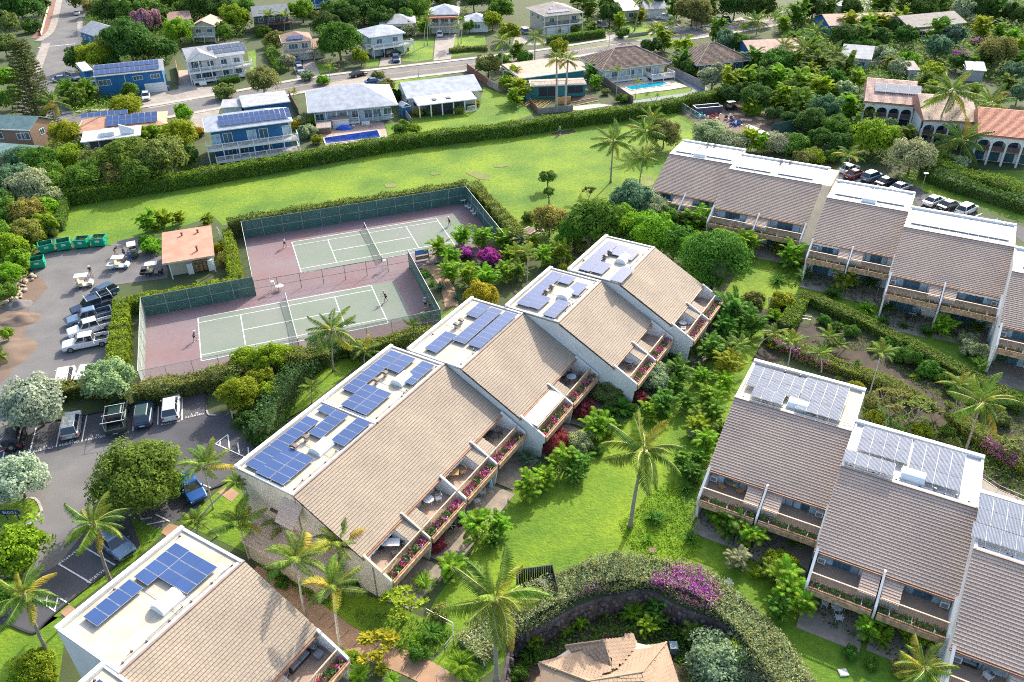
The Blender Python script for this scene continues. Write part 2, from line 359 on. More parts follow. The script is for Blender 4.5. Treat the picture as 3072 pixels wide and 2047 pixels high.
strip('side_pavement', [p('00', 330, 680), p('00', 370, 560), p('00', 425, 400)], 2.4, .10, DRIVE); strip('side_pavement', [p('00', 350, 380), p('00', 450, 310), p('00', 500, 200), p('00', 545, 0)], 2.2, .10, DRIVE)
strip('brick_verge', [p('00', 350, 350), p('00', 430, 240), p('00', 480, 60), p('00', 500, -40)], 4.2, .05, M('red_soil', (.26, .13, .10), .95, col2=(.18, .1, .08), scale=1, fine=.3))
strip('side_pavement', [p('00', 740, 340), p('00', 735, 200), p('00', 760, 170)], 1.6, .10, DRIVE)
strip('stop_line', [p('00', 350, 440), p('00', 690, 405)], .45, .045, PAINTW)
for t, q in (('00', (1290, 940, 1380, 860, 1530, 840, 1640, 820, 1640, 650, 1780, 640, 1800, 800, 2060, 800, 2000, 880, 1700, 940, 1380, 1000)), ('10', (430, 560, 530, 550, 590, 690, 440, 720)), ('10', (340, 600, 420, 590, 460, 700, 380, 720)),
     ('10', (1150, 530, 1330, 510, 1330, 590, 1130, 615)), ('10', (1650, 330, 1840, 305, 1790, 545, 1630, 560)), ('20', (60, 250, 130, 240, 300, 330, 640, 300, 640, 330, 230, 420, 0, 420)),
     ('20', (850, 280, 930, 300, 1050, 350, 870, 390)), ('20', (1250, 170, 1480, 160, 1560, 260, 1760, 230, 1700, 265, 1480, 300)), ('20', (1950, 210, 2100, 160, 2352, 210, 2000, 260)), ('00', (1750, 1040, 2020, 1000, 2000, 1080, 1790, 1280, 1750, 1200)),
     ('30', (850, 60, 960, 20, 960, 80, 880, 130)), ('31', (530, 20, 640, 0, 700, 60, 640, 100)), ('20', (0, 600, 60, 560, 330, 560, 640, 560, 680, 610, 100, 620)), ('10', (700,800,1000,770,1050,720,1000,710,560,780))):
 sheet('driveway', P2(t, *q), .04, DRIVE)
# left work yard and lower car park
sheet('yard_paving', P2('01', 400, 760, 560, 745, 1030, 690, 1040, 660, 1250, 610, 1330, 640, 1480, 790, 1540, 900, 1540, 990, 1060, 1050, 1020, 1150, 1040, 1568) + P2('02', 1090, 260, 500, 400) + P2('02', 420, 400, 60, 500, 90, 760, -300, 900, -600, 700) + P2('01', -100, 1568, 200, 1490, 250, 1300, 400, 1080, 340, 960, 290, 930), .02, ASPH)
sheet('dirt_bank', P2('01', 180, 960, 400, 1000, 440, 1080, 250, 1290, 320, 1350, 220, 1480, 200, 1568) + P2('02', 240, 0, 100, 300, -60, 450, -300, 300) + P2('01', -200, 1400, 60, 1200), .028, DIRT)
sheet('gravel_heap_ground', P2('01', 80, 1260, 130, 1210, 230, 1200, 245, 1270, 150, 1290), .034, ASPH)
sheet('car_park', P2('02', -200, 850, 50, 790, 300, 770, 980, 640, 1480, 500, 1890, 430, 1900, 640, 2140, 680, 2110, 790, 2352, 980) + P2('12', 100, 1000, -60, 1240) + P2('02', 2160, 1230, 1900, 1380, 1800, 1560) + P2('03', 1470, 160, 1200, 60, 1290, 310, 1080, 490, 850, 660, 480, 960, 340, 1100, 280, 1120, 80, 1040, -200, 1050, -500, 500) , .024, ASPHD)
sheet('old_car_park', P2('02', -300, 1100, 300, 1050, 740, 960, 1100, 930, 1400, 1060, 1000, 1300, 900, 1568) + P2('03', 800, 160, 550, 480, 340, 600, 0, 550, -300, 400), .03, ASPH)
# reserved bays
BAY = [(340, 775, 272, 1030), (560, 760, 518, 975), (800, 682, 753, 925), (1010, 640, 990, 870), (1240, 590, 1222, 825), (1460, 540, 1450, 770), (1675, 490, 1673, 730)]
for x0, y0, x1, y1 in BAY:
 strip('bay_line', P2('02', x0, y0, x1, y1), .13, .045, PAINTW)
for q in ((-60, 940, 50, 985), (50, 985, 25, 1085), (25, 1085, -60, 1090), (-60, 1050, 40, 1000), (-80, 960, 30, 890), (2095, 860, 1980, 945), (1980, 945, 2260, 1070), (2095, 865, 2110, 1000), (2025, 925, 2022, 955), (2185, 940, 2200, 1035), (2280, 975, 2285, 1045), (1840, 1310, 1935, 1350)):
 strip('bay_line', P2('02', *q), .13, .045, PAINTW)
for q in ((755, 318, 1065, 500), (540, 485, 850, 668), (310, 785, 525, 930), (450, 740, 635, 850), (355, 740, 335, 800), (445, 760, 420, 855), (535, 795, 505, 905), (1350, 125, 1520, 90), (1430, 30, 1560, 95), (1290, 75, 1400, 60)):
 strip('bay_line', P2('03', *q), .13, .045, PAINTW)
def stencil(txt, c, rz, size):
 cu = bpy.data.curves.new('stencil', 'FONT'); cu.body = txt; cu.size = size; cu.align_x = 'CENTER'; cu.align_y = 'CENTER'; cu.extrude = 0; cu.space_character = 1.1
 o = bpy.data.objects.new('stencil', cu); C.objects.link(o); bpy.context.view_layer.update()
 me = bpy.data.meshes.new_from_object(o.evaluated_get(bpy.context.evaluated_depsgraph_get())); bpy.data.objects.remove(o)
 me.materials.clear(); me.materials.append(PAINTW)
 return obj('stencil_lettering', me, None, TX((c.x, c.y, .10), rz), kind='structure')
for i, (x, y, n) in enumerate(((150, 1035, 'L 22'), (400, 990, 'L 23'), (640, 935, 'L 24'), (880, 885, 'L 25'), (1100, 850, 'L 26'), (1570, 745, 'L 28'), (1790, 680, 'L 18'))):
 a = p('02', x, y); b = p('02', x+60, y-13); rz = math.atan2(b.y-a.y, b.x-a.x)
 stencil(n + '\nRESERVED', a, rz, .42)
for x, y in ((640, 420), (900, 590)):
 a = p('03', x, y); b = p('03', x+60, y-45); stencil('RESERVED', a, math.atan2(b.y-a.y, b.x-a.x), .42)
# kerbs of the car park
def kerb(pts, m=CONC, w=.18, h=.14, name='kerb'):
 q = smoothline(pts, 3); mb = MB()
 for a, b in zip(q, q[1:]):
  d = (b-a).normalized(); nn = Vector((-d.y, d.x, 0))*w/2
  mb.hexa([(a-nn).to_tuple(), (b-nn).to_tuple(), (b+nn).to_tuple(), (a+nn).to_tuple()], [(v.x, v.y, h) for v in (a-nn, b-nn, b+nn, a+nn)], m)
 mb.build(name, kind='structure')
KB = M('black_kerb', (.03, .03, .035), .8)
kerb(P2('02', 290, 775, 980, 645, 1200, 590, 1480, 520, 1880, 425), KB); kerb(P2('02', 1890, 420, 1900, 640), KB); kerb(P2('02', 1900, 640, 1920, 680, 1985, 685), CONC)
kerb(P2('03', 340, 1110, 480, 965, 850, 665, 1080, 495), KB); kerb(P2('03', 80, 1040, 280, 1120, 340, 1110), KB)
kerb(P2('02', 1640, 1568, 1900, 1380, 2100, 1290, 2352, 1060), KB)
kerb(P2('02', 200, 1450, 330, 1455, 385, 1560) + P2('03', 370, 20, 320, 90, 160, 170, -80, 190), CONC, .25)
# walks
strip('garden_path', P2('13', -60, 570, 250, 740, 520, 920, 900, 1190, 1400, 1400, 1680, 1545, 1900, 1700), 2.0, .03, TERRA)
for t in range(9):
 a = [(640, 930, 580, 1000), (860, 1090, 780, 1170), (980, 1160, 900, 1240), (450, 840, 380, 910), (1130, 1230, 1040, 1310), (1400, 1390, 1350, 1460), (1530, 1460, 1470, 1540), (320, 760, 250, 820), (740, 1010, 670, 1080)][t]
 strip('path_joint', P2('13', *a), .05, .036, MULCH)
strip('garden_path', P2('21', 850, 330, 700, 380, 500, 430, 420, 470, 230, 560, 150, 600), 1.6, .03, DRIVE)
strip('court_path', P2('11', 1480, 860, 1600, 890, 1680, 960, 1760, 1090, 1800, 1250), 1.9, .03, TERRA)
sheet('entry_walk', P2('03', 1470, 190, 1560, 110, 1680, 150, 1640, 230, 1550, 240), .03, TERRA); sheet('entry_walk', P2('03', 550, 930, 640, 860, 730, 920, 640, 1000), .03, TERRA); sheet('entry_walk', P2('02', 2000, 1390, 2100, 1330, 2200, 1400, 2130, 1480), .03, TERRA)
sheet('bowl_paving', P2('23', 560, 1190, 600, 1130, 850, 1015, 960, 1010, 1010, 1130, 1150, 1180, 1430, 1190, 1680, 1320, 1700, 1600, 100, 1600, 230, 1370, 500, 1300), BZ+.02, M('brown_patio_concrete', (.36, .23, .14), .85, col2=(.28, .19, .12), scale=.6, fine=.2))
strip('retaining_path', P2('32', 1900, 1270, 2100, 1400, 2352, 1500), 1.3, .03, DRIVE)
sheet('mulch_bed', P2('31', 150, 1568, 230, 1430, 500, 1400, 1000, 1568) + P2('32', 1650, 300, 2352, 700, 2352, 1500, 1900, 1200, 1300, 850, 900, 420, 300, 200, 0, 0), .02, MULCH)
sheet('mulch_bed', P2('21', 2352, 1500, 2200, 1300) + P2('31', 100, 1250, 200, 1568) + P2('22', 2352, 300, 2200, 180), .02, MULCH)
sheet('work_yard_ground', P2('20', 1540, 1000, 1720, 1160, 2080, 1290, 2352, 1260) + P2('30', 380, 1160, 240, 1080, 0, 1040, -300, 950), .024, DIRT)
sheet('east_car_park', P2('31', 640, 60, 660, 0, 1000, 20, 1300, 110, 1420, 180, 1500, 330, 1900, 400, 2352, 520, 2400, 700, 2200, 560, 1400, 360, 1300, 200, 1100, 180, 700, 110), .024, ASPHD)
for q in ((1880, 435, 1965, 398), (2065, 470, 2110, 448), (810, 100, 850, 88), (1500, 365, 1560, 340)): strip('bay_line', P2('31', *q), .13, .045, PAINTW)
# flagstone joints etc are real stones in the patios built with the condominiums
# ---- tennis courts
CA = 0.342996; CO = Vector((-38.802, 82.1597, 0)); CU = Vector((math.cos(CA), math.sin(CA), 0)); CV = Vector((-math.sin(CA), math.cos(CA), 0))
def cp(x, y, z=0): return CO + CU*x + CV*y + Vector((0, 0, z))
COURTG = M('court_green_acrylic', (.155, .20, .15), .85, col2=(.20, .215, .19), scale=.13, fine=.2, scale2=1.2)
COURTR = M('court_red_acrylic', (.20, .12, .125), .85, col2=(.20, .155, .17), scale=.16, fine=.35, scale2=1.5)
LW, LL = 10.97, 23.77
UX, UY = 14.905, 18.466
RED = [(-6.3, -4.2), (29.9, -3.8), (30.2, 13.9), (UX+LL+6.3, UY-3.6+1.4), (UX+LL+6.5, UY+LW+3.7), (UX-6.6, UY+LW+3.9), (UX-6.6, 13.9), (-6.3, 13.9)]
sheet('court_apron', [cp(*q) for q in [(-6.6, -4.2), (30.0, -4.0), (30.2, 14.0), (UX+LL+6.5, UY-4.4), (UX+LL+6.5, UY+LW+4.0), (UX-6.9, UY+LW+4.2), (UX-6.9, 14.2), (-6.6, 14.0)]], .09, COURTR)
def lines(ox, oy):
 for nm, ln, q in (('court_surface', 0, [(ox-2.3, oy-.0), (ox+LL+2.9, oy-.0), (ox+LL+2.9, oy+LW), (ox-2.3, oy+LW)]),):
  sheet(nm, [cp(*a) for a in [(ox-.06, oy-.06), (ox+LL+3.4, oy-.06), (ox+LL+3.4, oy+LW+.06), (ox-.06, oy+LW+.06)]], .098, COURTG)
 w = .065
 def ln(x0, y0, x1, y1): sheet('court_line', [cp(x0, y0), cp(x1, y0), cp(x1, y1), cp(x0, y1)], .108, PAINTW)
 for y in (0, LW): ln(ox, oy+y-w, ox+LL, oy+y+w)
 for y in (1.372, LW-1.372): ln(ox+w, oy+y-w*.8, ox+LL-w, oy+y+w*.8)
 for x in (0, LL): ln(ox+x-w, oy+w, ox+x+w, oy+LW-w)
 for x in (5.485, LL-5.485): ln(ox+x-w, oy+1.372+w, ox+x+w, oy+LW-1.372-w)
 ln(ox+5.485+w, oy+LW/2-w, ox+LL-5.485-w, oy+LW/2+w)
lines(0, 0); lines(UX, UY)
NETM = SEE('net_cord', (.03, .04, .035), .45)
def net(ox, oy, lab):
 t = thing('tennis_net', lab, 'net', cp(ox+LL/2, oy+LW/2), CA)
 for y in (-LW/2-.91, LW/2+.91):
  MB().tube((0, y, 0), (0, y, 1.1), .05, .05, M('net_post_green', (.03, .08, .06), .5), 8).build('post', t)
 mb = MB(); n = 10; q = [(-LW/2-.9+(LW+1.8)*i/n) for i in range(n+1)]
 zz = [1.07 - .15*(1-abs(y)/(LW/2+.9)) for y in q]
 for i in range(n): mb.add([(0, q[i], .04), (0, q[i+1], .04), (0, q[i+1], zz[i+1]), (0, q[i], zz[i])], [(0, 1, 2, 3)], NETM)
 mb.build('net_mesh', t)
 mb = MB()
 for i in range(n): mb.hexa([(-.03, q[i], zz[i]-.06), (.03, q[i], zz[i]-.06), (.03, q[i+1], zz[i+1]-.06), (-.03, q[i+1], zz[i+1]-.06)], [(-.03, q[i], zz[i]), (.03, q[i], zz[i]), (.03, q[i+1], zz[i+1]), (-.03, q[i+1], zz[i+1])], WHITE)
 mb.build('tape', t); MB().box(-.03, .03, -.03, .03, 0, .9, WHITE).build('centre_strap', t)
net(0, 0, 'sagging tennis net across the lower court nearest the car park')
net(UX, UY, 'tennis net across the upper court beside the field')
SCREEN = SEE('green_windscreen', (.05, .13, .115), .85); CHAIN = SEE('chain_link_wire', (.35, .42, .40), .22, .4); CHAING = SEE('green_chain_link', (.10, .22, .19), .42, .5)
GPOST = M('green_fence_post', (.05, .12, .10), .5); SPOST = M('steel_fence_post', (.42, .46, .44), .45, metal=.5)
def netfence(name, label, pts, h, mesh, post, step=3.0, screen=None, rail=True, cat='fence'):
 t = thing(name, label, cat, pts[0]); O = t.location.copy()
 mbr = MB(); ms = MB()
 for k, (a, b) in enumerate(zip(pts, pts[1:])):
  a = Vector(a) - O; b = Vector(b) - O; n = max(1, round((b-a).length/step))
  for i in range(n+(1 if k == len(pts)-2 else 0)):
   c = a.lerp(b, i/n); MB().tube((c.x, c.y, 0), (c.x, c.y, h+.02), .045, .04, post, 6).build('post', t)
  if rail: mbr.tube((a.x, a.y, h), (b.x, b.y, h), .035, .035, post, 6); mbr.tube((a.x, a.y, h*.5), (b.x, b.y, h*.5), .025, .025, post, 5)
  d = (b-a).normalized(); nn = Vector((-d.y, d.x, 0))*.03
  ms.add([(a.x, a.y, .03), (b.x, b.y, .03), (b.x, b.y, h), (a.x, a.y, h)], [(0, 1, 2, 3)], mesh)
  if screen: ms.add([(a.x+nn.x, a.y+nn.y, .05), (b.x+nn.x, b.y+nn.y, .05), (b.x+nn.x, b.y+nn.y, screen), (a.x+nn.x, a.y+nn.y, screen)], [(0, 1, 2, 3)], SCREEN)
 if rail: mbr.build('rail', t)
 ms.build('screen_mesh', t); return t
FH = 3.1
netfence('court_fence', 'tall green windscreen fence along the far side of the upper court', [cp(UX-6.9, UY+LW+4.2), cp(UX+LL+6.6, UY+LW+4.0)], FH, CHAING, SPOST, 3, FH)
netfence('court_fence', 'tall green fence at the right end of the upper court', [cp(UX+LL+6.6, UY+LW+4.0), cp(UX+LL+6.5, UY-4.4)], FH, CHAING, SPOST, 3, FH)
netfence('court_fence', 'tall wire fence at the left end of the upper court beside the clipped hedge', [cp(UX-6.9, UY+LW+4.2), cp(UX-6.9, 14.2)], FH, CHAIN, SPOST, 3)
netfence('court_fence', 'low chain link fence dividing the two tennis courts', [cp(UX-6.9, 14.2), cp(30.2, 14.0)], 2.4, SEE('fine_chain_link', (.4, .45, .43), .12), GPOST, 3)
netfence('court_fence', 'green windscreen fence along the far side of the lower court below the shed', [cp(-6.6, 14.0), cp(UX-6.9, 14.2)], FH, CHAING, SPOST, 3, FH)
netfence('court_fence', 'pale wire fence at the left end of the lower court', [cp(-6.6, -4.2), cp(-6.6, 14.0)], FH, SEE('pale_wind_cloth', (.45, .52, .48), .5), SPOST, 3)
netfence('court_fence', 'wire fence along the near side of the lower court above the hedge', [cp(-6.6, -4.2), cp(17, -4.1)], FH, CHAIN, SPOST, 3)
netfence('court_fence', 'green screened fence along the near side of the lower court behind the coconut palm', [cp(17, -4.1), cp(30.0, -4.0)], FH, CHAING, SPOST, 3)
netfence('court_fence', 'green fence at the right end of the lower court by the court gate', [cp(30.0, -4.0), cp(30.2, 14.0)], FH, CHAING, SPOST, 3, FH)
LAND += [('the upper tennis court', cp(UX+LL/2, UY+LW/2)), ('the lower tennis court', cp(LL/2, LW/2))]
# ================================================================ TILED ROOFS
def tiles_on(name, parent, O, X, Y, wid, hgt, tw, th, m, thick=.045, inl=0.0, inr=0.0, jit=.1, nsep=300, stagger=.5, lift=.05):
 """Courses of separate tiles on a sloping face. O corner at the eave, X along the eave, Y up the slope (unit vectors).
 inl / inr: how far the left / right edge moves in from eave to top (hips). The tiles nearest the camera are objects, the rest one piece."""
 O = Vector(O); X = Vector(X).normalized(); Y = Vector(Y).normalized(); N = X.cross(Y).normalized()
 rows = max(1, int(round(hgt/th))); th = hgt/rows; T = []
 for r in range(rows):
  f0 = r/rows; x0 = inl*(f0+.5/rows); x1 = wid - inr*(f0+.5/rows); off = tw*(stagger*(r % 2)) + random.uniform(-.03, .03)
  x = x0 - off
  while x < x1 - .04:
   a = max(x, x0); b = min(x+tw, x1)
   if b-a > .05: T.append((a, b, r*th))
   x += tw
 rnd = random.random
 W_ = parent.matrix_world if False else Matrix.LocRotScale(parent.location, parent.rotation_euler, parent.scale)
 if nsep:
  T.sort(key=lambda t: -1.0/((W_ @ (O + X*t[0] + Y*t[2])) - Vector((0, 0, CAM_H))).length + (10 if abs(t[1]-t[0]-tw) > .01 else 0))
 def verts(a, b, y, dx=0, dz=0):
  k = lift + thick
  P = [O + X*(a+.006) + Y*(y-.03), O + X*(b-.006) + Y*(y-.03), O + X*(b-.006) + Y*(y+th), O + X*(a+.006) + Y*(y+th)]
  return [P[0]+N*(lift-.02), P[1]+N*(lift-.02), P[2]+N*(lift-.03), P[3]+N*(lift-.03), P[0]+N*(k+dz), P[1]+N*(k+dz), P[2]+N*(lift-.005), P[3]+N*(lift-.005)]
 me = None; full = T[:nsep]
 if nsep:
  mb = MB(); c = tw/2-.006
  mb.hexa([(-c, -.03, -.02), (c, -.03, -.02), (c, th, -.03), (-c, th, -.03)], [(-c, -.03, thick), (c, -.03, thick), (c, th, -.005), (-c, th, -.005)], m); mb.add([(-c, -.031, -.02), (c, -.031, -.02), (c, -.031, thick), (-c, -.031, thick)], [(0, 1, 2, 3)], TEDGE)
  me = mb.mesh(name)
  for a, b, y in full:
   if abs(b-a-tw) > .01: continue
   q = O + X*((a+b)/2) + Y*y + N*(lift+random.uniform(0, .005))
   obj(name, me, parent, Matrix(((X.x, Y.x, N.x, q.x), (X.y, Y.y, N.y, q.y), (X.z, Y.z, N.z, q.z), (0, 0, 0, 1))))
 rest = [t for t in T[nsep:]] + [t for t in full if abs(t[1]-t[0]-tw) > .01]
 if rest:
  V = []; F = []
  for i, (a, b, y) in enumerate(rest):
   V += [tuple(v) for v in verts(a, b, y, 0, rnd()*.005)]; o = i*8
   F += [(o+4, o+5, o+6, o+7), (o, o+1, o+5, o+4), (o+1, o+2, o+6, o+5), (o+3, o, o+4, o+7), (o, o+3, o+2, o+1)]
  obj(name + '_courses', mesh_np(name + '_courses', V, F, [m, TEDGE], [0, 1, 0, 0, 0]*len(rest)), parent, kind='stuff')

TILE = M('sand_roof_tile', (.40, .325, .245), .9, col2=(.33, .27, .205), scale=.3, island=.10, fine=.2, scale2=2)
TEDGE = M('shaded_tile_edge', (.11, .085, .07), .95)  # unweathered butt edge, its dark colour also drawing the shadow gap between courses
TILEG = M('taupe_roof_tile', (.56, .42, .33), .9, col2=(.45, .345, .28), scale=.25, island=.05, fine=.15, scale2=2)
JOINT = M('roof_underlay', (.06, .05, .045), .95)
MEMB = M('roof_membrane', (.56, .51, .42), .8, col2=(.44, .385, .29), scale=.5, fine=.35, scale2=1.2)
MEMBW = M('white_roof_coating', (.60, .60, .62), .6, col2=(.50, .485, .46), scale=.45, fine=.25, scale2=1.3)
PV = M('solar_cell_blue', (.035, .075, .20), .3, col2=(.05, .10, .25), scale=.15, spec=.4, island=.12)
PVG = M('ribbed_solar_grey', (.17, .21, .29), .7, col2=(.13, .16, .24), scale=.5, spec=.1)
PVF = M('panel_frame', (.42, .44, .46), .6)
def panel_mesh(key, w, h, style):
 def mk():
  mb = MB()
  if style == 'pv':
   mb.box(0, w, 0, h, .0, .04, PVF); mb.add([(.018, .018, .043), (w-.018, .018, .043), (w-.018, h-.018, .043), (.018, h-.018, .043)], [(0, 1, 2, 3)], PV)
  elif style == 'rib':
   mb.box(0, w, 0, h, 0, .03, PVF); n = max(4, int(w/.1))
   for i in range(n):
    a = .02 + (w-.04)*i/n; b = a + (w-.04)/n*.62
    mb.box(a, b, .03, h-.03, .031, .055, PVG)
  else:
   mb.box(0, w, 0, h, 0, .1, MEMBW)
  return mb.mesh('solar_panel' if style != 'slab' else 'roof_panel')
 return shared(key, mk)

def condo(name, label, az, units, zg=0.0, blind=False, tm=None, tile_sep=300, strip_side=True):
 """Terraced two storey block. u runs along azimuth az, v = downhill. units: dict(u0,u1,v(ridge),z(flat roof), ...)"""
 a = R(az); U = Vector((math.cos(a), math.sin(a), 0)); V = Vector((math.sin(a), -math.cos(a), 0))
 um = sum(k['u0']+k['u1'] for k in units)/2/len(units); vm = sum(k['v'] for k in units)/len(units)
 T = thing(name, label, 'building', U*um + V*vm, a)
 LAND.append((units[0].get('land', 'the ' + name.replace('_', ' ')), T.location.copy()))
 left = tile_sep
 for n, k in enumerate(units):
  x0 = k['u0']-um; x1 = k['u1']-um; yr = -(k['v']-vm); z = k['z']; g = zg
  W = lambda w: yr - w           # local y of a distance w downhill of the ridge line
  nb = k.get('bays', 2); FL = z - 5.4; ew = 7.0; ez = z - 3.7
  wm = k.get('wall', STUCCO)
  # walls: side fins follow the roof
  mb = MB()
  prof = [(-7.1, g), (-7.1, z+.12), (0, z+.12), (.05, z-.05), (7.0, ez-.12), (7.05, ez+.28), (9.75, ez-1.2), (9.95, ez-1.35), (9.95, FL-.55), (9.7, FL-.7), (9.5, g)]
  prof = [(W(w), zz) for w, zz in prof]
  for xa in ([x0] if k.get('fin0', 1) else []) + ([x1-.22] if k.get('fin1', 1) else []):
   mb.prism(prof, 'x', xa, xa+.22, wm)
  mb.box(x0+.22, x1-.22, W(-6.9), W(-7.1), g, z+.05, wm)
  mb.build('side_wall', T)
  mb = MB(); mb.prism([(W(6.5), g), (W(6.5), z-3.58), (W(6.35), z-3.5), (W(6.35), g)], 'x', x0+.22, x1-.22, STUCCO)
  mb.build('terrace_wall', T)
  # flat roof
  mb = MB(); mb.box(x0, x1, W(-.05), W(-7.1), z-.2, z, k.get('memb', MEMB)); mb.build('flat_roof', T)
  mb = MB(); mb.box(x0-.03, x1+.03, W(-6.75), W(-7.15), z+.002, z+.3, WHITE); mb.box(x0-.03, x0+.2, W(0), W(-6.75), z+.002, z+.13, WHITE); mb.box(x1-.2, x1+.03, W(0), W(-6.75), z+.002, z+.13, WHITE)
  mb.box(x0+.2, x1-.2, W(.05), W(-.35), z+.002, z+.06, WHITE); mb.build('parapet', T)
  # roof slope
  sl = math.hypot(ew, 3.7)
  mb = MB(); mb.prism([(W(0.02), z-.03), (W(ew), ez-.03), (W(ew), ez-.2), (W(0.02), z-.25)], 'x', x0-.05, x1+.05, JOINT); mb.build('roof_deck', T)
  m_ = tm or TILE
  nn = min(left, k.get('sep', 0)); left -= nn
  tiles_on('roof_tile', T, (x0-.07, W(ew+.05), ez-.06), (1, 0, 0), (0, ew, 3.7), x1-x0+.14, sl, .33, .285, m_, .05, nsep=nn)
  mb = MB(); mb.box(x0-.1, x1+.1, W(.1), W(-.1), z+.01, z+.1, M('ridge_flashing', (.30, .22, .18), .6)); mb.build('ridge_flashing', T)
  mb = MB(); mb.box(x0-.12, x1+.12, W(ew+.12), W(ew+.02), ez-.34, ez+.0, WOOD); mb.box(x0-.12, x1+.12, W(ew+.28), W(ew+.13), ez-.22, ez-.06, M('copper_gutter', (.34, .17, .1), .5, var=.2)); mb.build('eave_fascia', T)
  # terrace floors, dividers, railings, planters
  mb = MB(); mb.box(x0+.22, x1-.22, W(9.05), W(6.5), FL-.22, FL, k.get('deck', M('terracotta_deck', (.44, .31, .22), .8, col2=(.36, .27, .21), scale=.8, fine=.1))); mb.build('terrace_floor', T)
  bw = (x1-x0)/nb
  for b in range(nb):
   a0 = x0 + b*bw + .22; a1 = x0 + (b+1)*bw - .22
   if b: MB().prism([(W(w), zz) for w, zz in ((5.6, g), (5.6, ez), (7.05, ez+.25), (9.75, ez-1.2), (9.95, ez-1.35), (9.95, FL-.6), (9.6, g))], 'x', a0-.31, a0-.13, wm).build('divider_wall', T)
   left_open = (b % 2 == 0)
   sw = min(1.35, (a1-a0)*.3)
   s0, s1 = (a1-sw, a1+.05) if left_open else (a0-.1, a0+sw)
   if nb == 1: s0 = s1 = a1
   else:
    mb = MB(); mb.prism([(W(5.7), FL), (W(5.7), ez+.3), (W(8.85), FL+.75), (W(8.85), FL)], 'x', s0, s1, STUCCO); mb.build('sloping_screen', T)
    tiles_on('screen_tile', T, (s0, W(8.95), FL+.72), (1, 0, 0), (0, 3.1, ez+.3-FL-.75), s1-s0, math.hypot(3.1, ez+.3-FL-.75), .31, .262, m_, .036, nsep=0)
   o0, o1 = (a0, s0) if left_open else (s1, a1)
   # sliding doors
   n_ = 4; dw = (o1-o0-.9)/n_; d0 = o0+.65 if left_open else o0+.2
   for i in range(n_):
    q0 = d0+i*dw; mb = MB(); g_ = GLASSL if (i in (0, 3) or random.random() < .15) else GLASS
    mb.box(q0, q0+dw, W(6.56), W(6.51), FL, FL+1.66, M('blue_grey_frame', (.10, .2, .27), .4)); mb.box(q0+.06, q0+dw-.06, W(6.60), W(6.565), FL+.08, FL+1.6, g_); mb.build('sliding_door', T)
   for i in range(n_):
    q0 = d0+i*dw; mb = MB(); g_ = GLASSL if i == 3 else GLASS
    mb.box(q0, q0+dw, W(6.56), W(6.51), g+.1, g+2.2, M('blue_grey_frame')); mb.box(q0+.06, q0+dw-.06, W(6.60), W(6.565), g+.16, g+2.1, g_); mb.build('patio_door', T)
   # railing
   ra, rb = a0, a1
   mb = MB(); mb.box(ra, rb, W(9.1), W(8.98), FL+.98, FL+1.05, M('pale_handrail', (.58, .42, .30), .6)); mb.box(ra, rb, W(9.08), W(9.0), FL+.1, FL+.16, WOODL); mb.build('handrail', T)
   mb = MB(); x = ra+.08
   while x < rb-.05: mb.box(x, x+.045, W(9.065), W(9.02), FL+.16, FL+.98, WOODL); x += .155
   mb.build('baluster', T, kind='stuff')
   # planter shelf
   mb = MB(); mb.box(ra, rb, W(9.95), W(9.05), FL-.5, FL-.1, WOOD); mb.box(ra, rb, W(9.97), W(9.87), FL-.1, FL+.22, WOOD); mb.box(ra, rb, W(10.12), W(9.98), FL-.45, FL+.12, M('timber_cap', (.46, .30, .18), .7, var=.3, scale=3)); mb.build('planter_box', T)
   mb = MB(); mb.box(ra, rb, W(9.86), W(9.1), FL-.099, FL+.08, SOIL); mb.build('planter_soil', T)
   for i in range(3):
    xx = ra + (rb-ra)*(i+.5)/3; MB().box(xx-.03, xx+.03, W(9.9), W(9.07), FL+.082, FL+.13, WHITE).box(xx-.03, xx+.03, W(9.9), W(9.84), FL+.13, FL+.5, WHITE).build('bracket', T)
   # plants in the planter
   dens = k.get('flowers', .5); V_ = []; F_ = []; mi = []
   nl = int(260*dens*(rb-ra)/5)
   for i in range(nl):
    c = Vector((random.uniform(ra+.1, rb-.1), W(random.uniform(9.15, 9.8)), FL+.1+random.random()*.38))
    cl = math.sin(c.x*2.3+n*1.7+b)+math.sin(c.x*5.1)
    q = 3 if cl < -.2 else random.choice((0, 1, 0, 2))
    if random.random() < k.get('green', .35): q = 3
    d1 = Vector((random.uniform(-1, 1), random.uniform(-1, 1), random.uniform(-.3, 1))).normalized(); d2 = d1.orthogonal().normalized(); s_ = random.uniform(.06, .13)
    o = len(V_); V_ += [tuple(c-d1*s_-d2*s_*.6), tuple(c+d1*s_-d2*s_*.6), tuple(c+d1*s_+d2*s_*.6), tuple(c-d1*s_+d2*s_*.6)]; F_.append((o, o+1, o+2, o+3)); mi.append(q)
   if V_: obj('planter_flowers', mesh_np('planter_flowers', V_, F_, [M('pink_petal', (.62, .07, .25), .6, trans=.3), M('magenta_petal', (.5, .05, .4), .6, trans=.3), M('red_petal', (.6, .05, .07), .6, trans=.3), M('planter_leaf', (.10, .19, .04), .6, var=.3, trans=.3)], mi), T, kind='stuff')
   # air conditioner
   if k.get('ac', (b == 0)):
    xa = a0+.1 if left_open else a1-.75
    mb = MB(); mb.box(xa, xa+.65, W(7.0), W(6.65), FL+.25, FL+.85, WHITE); mb.box(xa+.06, xa+.55, W(7.01), W(7.0), FL+.33, FL+.75, M('grille_grey', (.2, .22, .24), .6)); mb.build('air_conditioner', T)
